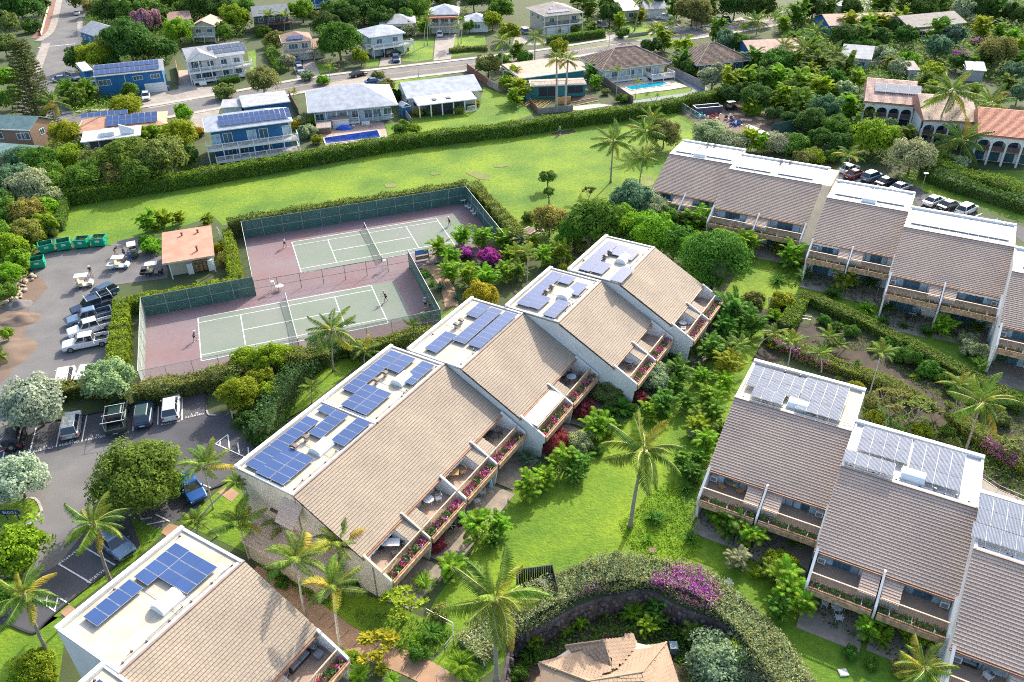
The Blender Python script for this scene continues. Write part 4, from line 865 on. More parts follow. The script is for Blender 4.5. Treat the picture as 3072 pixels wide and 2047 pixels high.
for i in range(4): MB().tube((w*.15+i*.9, .15, 2.1), (w*.15+i*.9+(.8 if i % 2 else -.8), .15, .9), .05, .05, M('grey_timber'), 5).build('brace', T)
MB().box(w*.34, w*.56, 1.2, 3.8, e+.1, e+.85, WHITE).build('roof_box', T)
mb = MB(); mb.add([(w*.66, 1.2, e+.3), (w*.9, .9, e+.3), (w*.9, 1.6, e+.9), (w*.66, 2.2, e+1.9)], [(0, 1, 2, 3)], WHITE); mb.hexa([(w*.66, 1.2, e+.1), (w*.9, .9, e+.1), (w*.9, 1.2, e+.1), (w*.66, 1.5, e+.1)], [(w*.66, 1.9, e+1.9), (w*.9, 1.5, e+.9), (w*.9, 1.8, e+.9), (w*.66, 2.2, e+1.9)], WHITE); mb.build('wind_scoop', T)
# --- deep blue house with three decks
T, w, e = house('deep_blue_house', 'deep blue three level house with white balconies, hip roof and big solar array', ('00', 1885, 1215), ('10', 340, 1110), 6.3, 9.5, 1.7, 'hip', RGREY, WDBL, .9, 2, land='the deep blue balcony house', wins=False)
s_ = Vector((0, 4.75, 1.7)); pvarray(T, (w*.17, .9, e+.38), (1, 0, 0), s_, 14, 2, .98, 1.6)
deck(T, -.4, w+.4, -1.5, .9, 3.1, WHITE, 7); deck(T, .8, w+.2, -2.2, .9, .9, WHITE, 6)
for i in (0, 1, 3, 4, 6): windowpart(T, 1.6+i*(w-3)/6, .9, 3.3, 1.6, 1.9, panes=2, m=GLASS if i % 3 else GLASSL)
for i in (1, 2, 4): windowpart(T, 1.9+i*(w-3)/6, .9, .95, 1.5, 1.2, panes=2)
house('grey_garage', 'flat grey garage roof behind the deep blue balcony house', ('00', 2230, 985), ('10', 315, 930), 3.6, 8, .3, 'shed', RLG, WDBL, .3, 1, cat='garage', wins=False)
house('grey_garage', 'small grey carport roof left of the flat garage roof', ('00', 2025, 990), ('00', 2225, 975), 3.0, 5, .3, 'shed', RLG, WWHT, .3, 1, cat='carport', wins=False)
# --- big grey hip house with pool
T, w, e = house('grey_hip_house', 'wide pale grey hip roofed house with white veranda behind the dark blue pool', ('10', 478, 1035), ('10', 1305, 960), 3.7, 16, 2.9, 'hip', RGREY, WLBL, 1.6, 1, land='the wide grey hip roofed house', wins=False, ridge=7.0)
deck(T, 1.2, w*.55, .4, 1.7, .6, WHITE, 5, e-.15); rail(T, [(w*.82, .7), (w-1.2, .7)], .6)
for i, f in enumerate((.12, .25, .38, .52, .66, .76, .88)): windowpart(T, w*f, 1.6, .9, 1.6, 1.7, m=GLASSL if i in (1, 2) else GLASS)
for i in range(5): MB().box(w*.57, w*.66, .2-i*.28, .5-i*.28, 0, .6-.12*i, WHITE).build('step', T)
mb = MB(); 
for i in range(4): mb.box(w*.7, w*.77, .6, .95, .3+i*.42, .34+i*.42, WHITE)
mb.box(w*.7-.03, w*.7, .6, .95, 0, 1.9, WHITE).box(w*.77, w*.77+.03, .6, .95, 0, 1.9, WHITE).build('garden_shelf', None, cat='shelf', label='white garden shelf unit with pots against the grey hip roofed house').matrix_world = TX(T.location, T.rotation_euler.z)
T, w, e = house('garden_shed', 'small pale metal shed with red brown roof between the veranda and the dark blue pool', ('10', 695, 1105), ('10', 848, 1095), 2.0, 2.6, .3, 'gable', RBRN, WHITE, .1, 1, cat='shed', wins=False); door(T, w/2, .1, 0, w*.7, 1.7, WHITE, 'shed_door', 1)
T, w, e = house('lean_to', 'low striped wooden lean-to with tan roof left of the pale metal shed', ('10', 555, 1175), ('10', 690, 1165), 1.6, 2.6, .35, 'shed', M('striped_tan_sheet', (.42, .31, .25), .8, var=.3, scale=4), WBRN, .2, 1, cat='shelter', wins=False)
# --- ranch house with white patio roof
T, w, e = house('grey_ranch_house', 'long pale grey gable roofed house with white patio roof on the big lawn', ('10', 1385, 905), ('10', 2078, 825), 3.2, 13, 1.9, 'gable', RGREY, WWHT, .7, 1, land='the long grey ranch house')
T, w, e = house('patio_roof', 'white flat patio roof on square white posts in front of the grey ranch house', ('10', 1490, 970), ('10', 2028, 905), 2.9, 5.0, .4, 'shed', RWHT, WDRK, 2.4, 1, cat='patio roof', wins=False)
for i in range(6): MB().box(.15+i*(w-.5)/5, .4+i*(w-.5)/5, .1, .35, 0, e-.2, WHITE).build('post', T)
for f in (.28, .52): MB().box(w*f, w*f+.9, 1.6, 2.9, e+.1, e+.34, M('dark_skylight', (.10, .09, .10), .4)).build('skylight', T)
rail(T, [(w*.84, .2), (w*.98, .2)], 0, 1.3, WHITE, .15)
T, w, e = house('garden_shed', 'tiny blue garden shed beside the wooden fence of the ranch house', ('10', 1345, 985), ('10', 1420, 970), 2.3, 2.6, .6, 'gablef', RGREY, WDBL, .15, 1, cat='shed', wins=False)
# --- upper row
T, w, e = house('slate_house', 'dark two storey house with slate blue roof at the top behind two small palms', ('10', -30, 150), ('10', 310, 120), 5.0, 10, 1.9, 'gable', RDK, WDRK, .6, 2, land='the slate roofed house'); deck(T, 0, w, -.9, .6, 2.4, M('dark_red_timber', (.14, .06, .06), .8), 5, railm=M('dark_red_timber'))
T, w, e = house('navy_house', 'navy house with white upper balcony at the top edge', ('10', 440, 0), ('10', 700, -15), 5.3, 8, 1.5, 'gable', RDK, WDBL, .5, 2, land='the navy balcony house'); deck(T, .5, w, -1.2, .6, 2.9, WHITE, 4, e)
T, w, e = house('brown_tile_house', 'narrow brown roofed house with upper balcony and white garage below', ('10', 235, 390), ('10', 520, 365), 5.2, 9, 1.6, 'hip', RBRN, WBEI, .5, 1, land='the narrow brown roofed house', wins=False); deck(T, .3, w-.3, -1.8, .6, 2.6, WBEI, 3, e-.3, railm=WBEI); door(T, w*.55, .5, 0, 4.2, 2.1); pvarray(T, (w*.2, .5, e+.3), (1, 0, 0), (0, 4.5, 1.6), 4, 1, 1.1, 1.7)
windowpart(T, w*.35, .5, 2.9, 2.4, 1.5, panes=3); windowpart(T, w*.72, .5, 2.9, 1.6, 1.5)
house('brown_tile_wing', 'low brown shake roofed wing beside the big dark tree', ('10', 520, 445), ('10', 640, 430), 3.0, 7, .9, 'shed', RBRN, WBEI, .4, 1, cat='house', wins=False)
T, w, e = house('pale_blue_house', 'pale blue two storey house with light hip roof and full width balcony', ('10', 1040, 345), ('10', 1375, 300), 5.4, 10.5, 1.8, 'hip', RGREY, WLBL, .7, 1, land='the pale blue house'); deck(T, .3, w+1.6, -1.6, .7, 2.6, WHITE, 5); door(T, w*.62, .7, 0, 4.6, 2.1, WLBL); deck(T, -1.2, .6, .2, 6, 2.6, WHITE, 2)
house('grey_hip_cottage', 'low grey hip roof behind the pale blue house', ('10', 1135, 225), ('10', 1470, 210), 3.4, 10, 1.8, 'hip', RLG, WWHT, .6, 1, land='the low grey hip roof')
T, w, e = house('brick_deck_house', 'two storey house with pale hip roof and brick red canopy at the drive end', ('10', 1585, 135), ('10', 1870, 128), 5.6, 10, 2.0, 'hip', RGREY, WWHT, .5, 1, land='the house at the end of the long drive', wins=False)
MB().box(.2, w-.2, -2.0, .5, e-.9, e-.5, M('brick_red_canopy', (.38, .13, .08), .8)).build('canopy', T); deck(T, .1, w-.1, -2.1, .5, 2.6, WBEI, 4, e-.9, railm=WBEI); door(T, w*.6, .5, 0, 4.6, 2.1)
for f in (.2, .5, .8): windowpart(T, w*f, .5, 2.8, 2.0, 1.5)
house('grey_garage', 'grey hip roofed garage to the right of the house at the drive end', ('10', 1925, 203), ('10', 2140, 195), 3.2, 8.5, 1.6, 'hip', RGREY, WWHT, .4, 1, cat='garage')
# --- brown house with white balcony (top centre)
T, w, e = house('brown_roof_house', 'large two storey house with brown hip roof, blue solar panels and white glass balcony', ('20', 300, 150), ('20', 660, 112), 5.8, 14, 2.0, 'hip', RTAN, WBEI, .9, 1, land='the brown roofed balcony house', wins='few', ridge=5)
deck(T, -.1, w-.1, .2, 1.2, 2.9, WHITE, 4, e-.1, railm=M('dark_rail', (.08, .09, .1), .5)); pvarray(T, (w*.12, 1.0, e+.35), (1, 0, 0), (0, 6.5, 2.0), 7, 1, 1.0, 1.65); pvarray(T, (w*.25, 2.7, e+.85), (1, 0, 0), (0, 6.5, 2.0), 5, 1, 1.0, 1.65); pvarray(T, (w*.38, 4.4, e+1.35), (1, 0, 0), (0, 6.5, 2.0), 3, 1, 1.0, 1.3)
for f in (.25, .6): door(T, w*f, .9, 0, 4.0, 2.2, WHITE)
T, w, e = house('white_roof_house', 'low house with white roof at the top above the dark hedge', ('20', 1020, 100), ('20', 1185, 88), 3.6, 10, 1.8, 'shed', RWHT, WBEI, .5, 1, land='the white roofed house')
T, w, e = house('grey_garage', 'garage with grey gable roof and white door behind the white pickup', ('20', 1225, 85), ('20', 1430, 75), 3.0, 9, 1.7, 'gable', RLG, WWHT, .4, 1, cat='garage', wins=False); door(T, w*.35, .4, 0, 5, 2.2)
# --- shake houses
T, w, e = house('shake_roof_house', 'house with broad weathered brown shake hip roof beside the turquoise pool', ('20', 822, 650), ('20', 1466, 573), 3.6, 13.5, 3.1, 'hip', JOINT, WCRM, 1.2, 1, land='the brown shake roofed house', shake=True, wins=False)
for i in range(7): windowpart(T, w*.1+i*w*.12, 1.2, .9, 1.5, 1.7, m=GLASS if i % 2 else GLASSL)
deck(T, 1.2, w*.6, .3, 1.2, .6, WHITE, 4, e-.15); deck(T, w*.66, w-.2, -2.6, 1.2, .9, WHITE, 3); 
for i in range(5): MB().box(w*.6, w*.66, .2-i*.28, .5-i*.28, 0, .7-.13*i, WHITE).build('step', T)
T, w, e = house('shake_roof_house', 'second brown shake hip roofed house with dark verandah, further right', ('20', 1700, 602), ('20', 2200, 550), 3.4, 13.5, 3.2, 'hip', JOINT, WDRK, 1.2, 1, land='the second shake roofed house', shake=True, wins=False)
for i in range(5): windowpart(T, w*.15+i*w*.17, 1.2, .5, 1.8, 2.0)
house('white_canopy', 'thin white flat canopy at the corner of the second shake roofed house', ('20', 2060, 560), ('20', 2200, 545), 2.6, 3, .1, 'shed', RWHT, WDRK, .5, 1, cat='canopy', wins=False)
T, w, e = house('teal_house', 'two storey teal house with rooftop deck and faded pink flat roof behind twin palms', ('20', 175, 790), ('20', 685, 770), 2.9, 5, .02, 'shed', RPINK, WTEAL, .2, 1, land='the teal deck house', wins=False)
rail(T, [(0, .1), (w, .1)], e, 1.0, M('teal_rail', (.10, .3, .32), .6)); windowpart(T, w*.3, .2, .3, 4.2, 2.1, m=DARK, fr=WTEAL, panes=2); windowpart(T, w*.8, .2, .8, 3.6, 1.6, m=DARK, fr=WTEAL, panes=2)
for i in range(9): MB().box(-1.3, -.1, .2-i*.26, .5-i*.26, 0, 2.8-i*.31, WTEAL).build('step', T)
house('pink_roof_house', 'low faded pink roof behind the teal rooftop deck', ('20', 75, 720), ('20', 680, 640), 3.2, 12, .5, 'shed', RPINK, WTEAL, .4, 1, wins=False)
T, w, e = house('pink_gable_house', 'pink roofed house with blue gable wall right of the second shake roofed house', ('20', 2190, 490), ('30', 380, 460), 3.2, 12, 1.8, 'gable', RPINK, WBLUE, .5, 1, land='the pink roofed blue house'); MB().box(w*.78, w*.9, 2, 4.2, e+.6, e+.9, WHITE).build('skylight', T)
house('grey_low_roof', 'plain grey sloping roof among coconut palms', ('30', 660, 520), ('30', 955, 545), 3.0, 7, 1.6, 'shed', RLG, WGRY, .5, 1, land='the plain grey roof')
T, w, e = house('long_pink_house', 'long low house with faded pink roof, blue gable end and satellite dish', ('30', 560, 235), ('30', 1300, 215), 3.4, 13, 1.8, 'gable', RPINK, WBLUE, .5, 1, land='the long pink roofed house')
MB().tube((w*.45, 3, e+.9), (w*.45, 3, e+1.6), .05, .05, WHITE, 5).tube((w*.45, 2.9, e+1.6), (w*.45, 2.75, e+1.75), .45, .5, WHITE, 12).build('satellite_dish', T)
house('taupe_roof_house', 'broad taupe gable roofed house at the upper right', ('30', 1300, 255), ('30', 1830, 205), 3.6, 12, 2.0, 'gable', RTAN, WBEI, .6, 1, land='the broad taupe roofed house')
T, w, e = house('glazed_porch', 'glazed porch with thin tan roof in front of the taupe roofed house', ('30', 1350, 282), ('30', 1790, 262), 2.8, 5, .3, 'shed', RPINK, WWHT, .4, 1, cat='porch', wins=False)
for i in range(5): windowpart(T, 1+i*1.1, .4, .9, .95, 1.3, m=DARK, panes=1)
for nm, lab, l, r, ez, dp in (('far_roof', 'far grey roof at the top edge left of the light pole', ('30', 600, 40), ('30', 700, 60), 3, 6), ('far_roof', 'distant white roof behind the top centre trees', ('10', 1640, -10), ('10', 1850, -20), 3, 8), ('far_roof', 'far grey roof in the top left behind the spreading trees', ('00', 960, 20), ('00', 1180, 0), 3.4, 8),
         ('far_roof', 'distant taupe roof in the upper right corner', ('30', 2050, 10), ('30', 2250, 0), 3.2, 8), ('far_roof', 'small tan roof under trees behind the red tiled house with panels', ('30', 1290, 640), ('30', 1400, 640), 2.6, 5), ('far_roof', 'white roof among trees above the pale tiled house', ('30', 1830, 640), ('30', 2010, 650), 2.8, 5), ('far_roof', 'white low shed roof far right behind the tall coconut palm', ('30', 1960, 470), ('30', 2040, 500), 2.6, 4)):
 house(nm, lab, l, r, ez, dp, .8, 'shed', RWHT if 'white' in lab else RTAN if 'tan' in lab or 'taupe' in lab else RLG, WGRY, .3, 1, wins=False)
# --- Spanish tiled arcade houses
def arcade(label, l, r, br, ez, n, rm, land, grp):
 a = p(*l, ez); b = p(*r, ez); d = b-a; w = d.length; az = math.atan2(d.y, d.x)
 T = thing('arcade_house', label, 'house', (a.x, a.y, 0), az, grp); LAND.append((land, a+d*.5))
 dep = 8.8; rise = 2.4
 mb = MB(); mb.box(.3, w-.3, 2.4, dep+5, 0, ez, STUCCO).build('wall', T)
 mb = MB(); mb.prism([(-.2, ez-.05), (dep, ez+rise-.05), (dep+5, ez-.3), (-.2, ez-.3)], 'x', -.15, w+.15, M('roof_edge_terracotta', (.42, .2, .15), .8)).build('roof_deck', T)
 mb = MB(); sl = Vector((0, dep+.2, rise)).normalized(); N = Vector((0, -rise, dep+.2)).normalized(); L_ = math.hypot(dep+.2, rise); k = int(L_/.36)
 m_ = M('spanish_tile_'+rm, {'pale': (.62, .47, .38), 'pink': (.60, .42, .35), 'red': (.58, .25, .16)}[rm], .85, var=.12, scale=1.5, island=.15)
 for i in range(k):
  o = Vector((0, -.2, ez)) + sl*(i*L_/k)
  A_ = o+N*.10; B_ = o+sl*(L_/k)+N*.02; C_ = o+N*.0
  mb.add([(-.1, *A_[1:]), (w+.1, *A_[1:]), (w+.1, *B_[1:]), (-.1, *B_[1:]), (-.1, *C_[1:]), (w+.1, *C_[1:])], [(0, 1, 2, 3), (4, 5, 1, 0)], m_)
 mb.build('tile_course', T, kind='stuff')
 tiles_on('roof_tile', T, (-.1, -.2, ez), (1, 0, 0), (0, dep+.2, rise), w+.2, L_, .4, L_/k, m_, .05, nsep=0, stagger=0, lift=.09)
 bw = (w-.4)/n
 # arcade front: piers and arches
 for i in range(n+1):
  x = .2+i*bw; MB().box(x-.17, x+.17, -.02, .33, 0, ez-1.75, STUCCO).build('column', T)
 for i in range(n):
  xa = .2+i*bw; xb = xa+bw; cx = (xa+xb)/2; r_ = bw/2-.17; zc = ez-1.75; mb = MB(); q = [(xa, ez-.3), (xa, zc), (cx-r_, zc)] + [(cx-r_*math.cos(math.pi*j/8), zc+r_*.8*math.sin(math.pi*j/8)) for j in range(1, 8)] + [(cx+r_, zc), (xb, zc), (xb, ez-.3)]
  mb.prism([(u, v) for u, v in q], 'y', 0, .3, STUCCO); mb.build('arch', T)
  mb = MB(); mb.box(xa+.2, xb-.2, .1, .16, 2.75, 3.65, M('dark_balcony_rail', (.10, .06, .06), .6)); mb.build('balcony_rail', T)
  windowpart(T, cx, 2.38, 2.9, bw*.7, 2.0, m=GLASS, fr=M('brown_frame', (.12, .07, .05), .6)); windowpart(T, cx, 2.38, .2, bw*.7, 2.0, m=GLASS, fr=M('brown_frame'))
 MB().box(.3, w-.3, .2, 2.4, 2.5, 2.72, M('balcony_slab', (.25, .2, .18), .8)).build('balcony', T)
 return T, w
T, w = arcade('arcaded two storey house with pink tiled roof carrying ribbed solar panels', ('30', 890, 930), ('30', 1355, 970), None, 5.6, 4, 'pink', 'the arcade house with solar panels', 'arcaded houses on the right')
s_ = Vector((0, 7.2, 2.2)); pvarray(T, (w*.17, 3.2, 5.6+1.15), (1, 0, 0), s_, 4, 1, 2.2, 3.2, 'rib', .15)
arcade('arcaded house with cream tiled roof behind the leaning coconut palm', ('30', 1430, 1100), ('30', 1935, 1125), None, 5.6, 4, 'pale', 'the cream roofed arcade house', 'arcaded houses on the right')
arcade('arcaded house with bright red tiled roof at the right edge', ('30', 1930, 1232), ('30', 2520, 1290), None, 5.6, 4, 'red', 'the red roofed arcade house', 'arcaded houses on the right')
# --- equipment shed by the courts
a = p('01', 1490, 858, 2.9); b = p('01', 1970, 780, 2.9); d = b-a; w = d.length
c_ = p('01', 1480, 575, 3.4); dep = (c_-a).length
T = thing('maintenance_shed', 'maintenance shed with plain terracotta roof between the yard and the tennis courts', 'shed', (a.x, a.y, 0), math.atan2(d.y, d.x)); LAND.append(('the terracotta roofed shed', a+d*.5))
mb = MB(); mb.box(.8, w-.5, 1.6, dep-.3, 0, 2.75, WBEI).build('wall', T)
MB().hexa([(0, 0, 2.75), (w, 0, 2.75), (w, dep, 3.25), (0, dep, 3.25)], [(0, 0, 2.95), (w, 0, 2.95), (w, dep, 3.45), (0, dep, 3.45)], RRED).build('roof', T)
MB().box(-.02, w+.02, -.06, -.01, 2.7, 2.97, M('tan_fascia', (.6, .45, .35), .7)).build('fascia', T)
for fx, fy in ((.40, .80), (.72, .82), (.68, .22)): MB().box(w*fx-.12, w*fx+.12, dep*fy-.12, dep*fy+.12, 2.9, 3.75, M('rusty_vent', (.2, .1, .07), .7)).box(w*fx-.2, w*fx+.2, dep*fy-.2, dep*fy+.2, 3.75, 3.85, M('rusty_vent')).build('roof_vent', T)
MB().box(w-.45, w-.3, .3, .45, 0, 2.75, WHITE).build('post', T); MB().box(.75, .9, .3, .45, 0, 2.75, WHITE).build('post', T)
def loose(name, label, cat, fn, loc, rz=0, group=None, smooth=False):
 t = thing(name, label, cat, loc, rz, group); fn(t); return t
def shelfcase(t):
 mb = MB(); o_ = M('varnished_pine', (.5, .28, .1), .6, var=.2)
 for i in range(5): mb.box(0, 2.0, 0, .45, .25+i*.4, .29+i*.4, o_)
 for x in (0, 1.0, 1.96): mb.box(x, x+.05, 0, .45, 0, 1.95, o_)
 mb.build('frame', t)
 for i in range(9): MB().box(.15+(i % 3)*.6, .5+(i % 3)*.6, .1, .35, .3+(i//3)*.4, .5+(i//3)*.4, random.choice((WHITE, METAL, M('varnished_pine')))).build('box', t)
rz = math.atan2(d.y, d.x); S0 = Vector((a.x, a.y, 0)); ax = Vector((math.cos(rz), math.sin(rz), 0)); ay = Vector((-ax.y, ax.x, 0))
loose('storage_shelf', 'pine shelving full of boxes against the shed front', 'shelf', shelfcase, S0+ax*(w*.56)+ay*1.1, rz)
def fridge(t): MB().box(0, .8, 0, .7, 0, 1.75, WHITE).build('body', t); MB().box(.02, .78, -.03, -.002, .05, 1.15, WHITE).build('door', t); MB().box(.02, .78, -.03, -.002, 1.2, 1.73, WHITE).build('door', t)
loose('refrigerator', 'white refrigerator left of the pine shelving on the shed front', 'refrigerator', fridge, S0+ax*(w*.42)+ay*1.0, rz); loose('refrigerator', 'white upright cabinet right of the pine shelving on the shed front', 'cabinet', fridge, S0+ax*(w*.82)+ay*1.0, rz)
# --- tan hip and gable roofed pavilion in the sunken garden
PT = M('pavilion_tile', (.36, .255, .17), .9, col2=(.30, .215, .15), scale=.6, island=.15)
def q3(x, y, z): return p('23', x, y, z)
PV_ = dict(a=q3(490, 1235, .3), b=q3(845, 1185, 2.0), c=q3(1110, 1130, .3), d=q3(1145, 1240, .3), e=q3(1418, 1200, .3), f=q3(1195, 1478, 2.1), g=q3(932, 1478, 1.3), h=q3(250, 1388, .3), i=q3(700, 1560, 2.1), j=q3(650, 1275, .9), k=q3(1560, 1700, .3), l=q3(290, 1800, .3), m=q3(900, 1800, 2.1), n=q3(520, 1300, .3), o=q3(540, 1345, .3), q=q3(1300, 1800, 2.1))
T = thing('garden_pavilion', 'tan tiled pavilion roof with crossing ridges in the sunken garden at the bottom', 'pavilion', (PV_['f'].x, PV_['f'].y, BZ)); O = Vector(T.location); LAND.append(('the tan pavilion roof', PV_['f']))
def face_roof(keys, m=PT):
 P_ = [PV_[k]-O for k in keys]; n = Vector((0, 0, 0))
 for i in range(len(P_)): n += (P_[i]-P_[0]).cross(P_[(i+1) % len(P_)]-P_[0])
 n.normalize(); n = n if n.z > 0 else -n
 ex = n.cross(Vector((0, 0, 1))); ex = ex.normalized() if ex.length > .05 else Vector((1, 0, 0)); ey = n.cross(ex); ey = ey if ey.z > 0 else -ey; ex = ey.cross(n)
 mb = MB(); k_ = len(P_); tri = tessellate_polygon([[Vector((v.dot(ex), v.dot(ey), 0)) for v in P_]])
 mb.add([tuple(v-Vector((0, 0, .2))) for v in P_] + [tuple(v-Vector((0, 0, .02))) for v in P_], [tuple(t) for t in tri]+[tuple(i+k_ for i in t) for t in tri]+[(i, (i+1) % k_, k_+(i+1) % k_, k_+i) for i in range(k_)], m); mb.build('roof_deck', T)
 # tiles clipped to the face
 poly = [(v.dot(ex), v.dot(ey)) for v in P_]; h0 = P_[0].dot(n); V_ = []; F2 = []
 def inside(x, y):
  c = False
  for i in range(len(poly)):
   (x1_, y1_), (x2_, y2_) = poly[i], poly[i-1]
   if (y1_ > y) != (y2_ > y) and x < (x2_-x1_)*(y-y1_)/(y2_-y1_)+x1_: c = not c
  return c
 xs = [u for u, _ in poly]; ys = [v for _, v in poly]; y = min(ys); r = 0
 while y < max(ys):
  x = min(xs) - (r % 2)*.17
  while x < max(xs):
   if inside(x+.17, y+.15):
    for (dx, dy, dz) in ((.01, -.02, .01), (.33, -.02, .01), (.33, .3, .0), (.01, .3, .0), (.01, -.02, .05+random.random()*.012), (.33, -.02, .05+random.random()*.012), (.33, .3, .02), (.01, .3, .02)):
     V_.append(tuple(ex*(x+dx)+ey*(y+dy)+n*(h0+dz)))
    o = len(V_)-8; F2 += [(o+4, o+5, o+6, o+7), (o, o+1, o+5, o+4), (o+1, o+2, o+6, o+5), (o+3, o, o+4, o+7)]
   x += .34
  y += .3; r += 1
 if V_: obj('roof_tile_courses', mesh_np('roof_tile_courses', V_, F2, [m]), T, kind='stuff')
for f in (('n', 'j', 'g', 'i', 'h', 'o'), ('a', 'b', 'j', 'n'), ('b', 'j', 'g'), ('b', 'c', 'd', 'g'), ('g', 'd', 'e', 'f'), ('g', 'f', 'i'), ('f', 'e', 'k', 'q'), ('i', 'f', 'q', 'm'), ('h', 'i', 'm', 'l')): face_roof(f)
for u, v in (('a', 'b'), ('b', 'g'), ('c', 'd'), ('e', 'f'), ('f', 'i'), ('h', 'i')): MB().tube(PV_[u]-O, PV_[v]-O, .1, .1, PT, 6).build('ridge_cap', T)
ctr = (PV_['h']+PV_['e']+PV_['l'])/3
MB().prism([((PV_[k]-O).lerp(ctr-O, .18).x, (PV_[k]-O).lerp(ctr-O, .18).y) for k in ('a', 'c', 'e', 'k', 'l', 'h')], 'z', 0, 2.6, WBEI).build('wall', T)
# ================================================================ VEHICLES
def cm(name, c, rough=.28, metal=.25): return M('car_paint_'+name, c, rough, var=.04, metal=metal, spec=.7)
CPW = cm('white', (.72, .73, .74), metal=0); CPS = cm('silver', (.42, .45, .48), metal=.5); CPK = cm('black', (.012, .012, .015)); CPB = cm('blue', (.015, .08, .28)); CPN = cm('navy', (.02, .04, .09)); CPG = cm('dark_green', (.02, .05, .045)); CPSB = cm('steel_blue', (.17, .26, .36), metal=.5); CPT = cm('tan', (.36, .31, .24)); CPR = cm('dark_red', (.2, .03, .03)); CPDB = cm('dark_blue', (.03, .08, .16))
CGL = M('car_glass', (.02, .03, .04), .05, var=.2, spec=1.0)
def wheel_meshes(r):
 def mk():
  t = MB(); t.tube((0, -.11, 0), (0, .11, 0), r, r, TYRE, 14); return t.mesh('tyre')
 def mk2():
  t = MB(); t.tube((0, -.125, 0), (0, .125, 0), r*.62, r*.62, CHROME, 10); t.tube((0, -.13, 0), (0, .13, 0), r*.2, r*.2, BLACKP, 6); return t.mesh('rim')
 return shared(('ty', r), mk), shared(('rim', r), mk2)
def wheels(T, xs, hw, r):
 ty, rm = wheel_meshes(r)
 for x in xs:
  for s in (-1, 1):
   w = obj('wheel', ty, T, TX((x, s*(hw-.1), r))); obj('rim', rm, w)
def section_loft(mb, st, m, cap=True):
 """st: list of (x, [(halfwidth, z), ...]) rings, mirrored about y=0"""
 rings = []
 for x, pr in st: rings.append([(x, -w, z) for w, z in pr] + [(x, w, z) for w, z in reversed(pr)])
 n = len(rings[0]); vs = [v for r in rings for v in r]; fs = []
 for i in range(len(rings)-1):
  for j in range(n): fs.append((i*n+j, i*n+(j+1) % n, (i+1)*n+(j+1) % n, (i+1)*n+j))
 if cap: fs += [tuple(range(n))[::-1], tuple(range((len(rings)-1)*n, len(rings)*n))]
 mb.add(vs, fs, m)
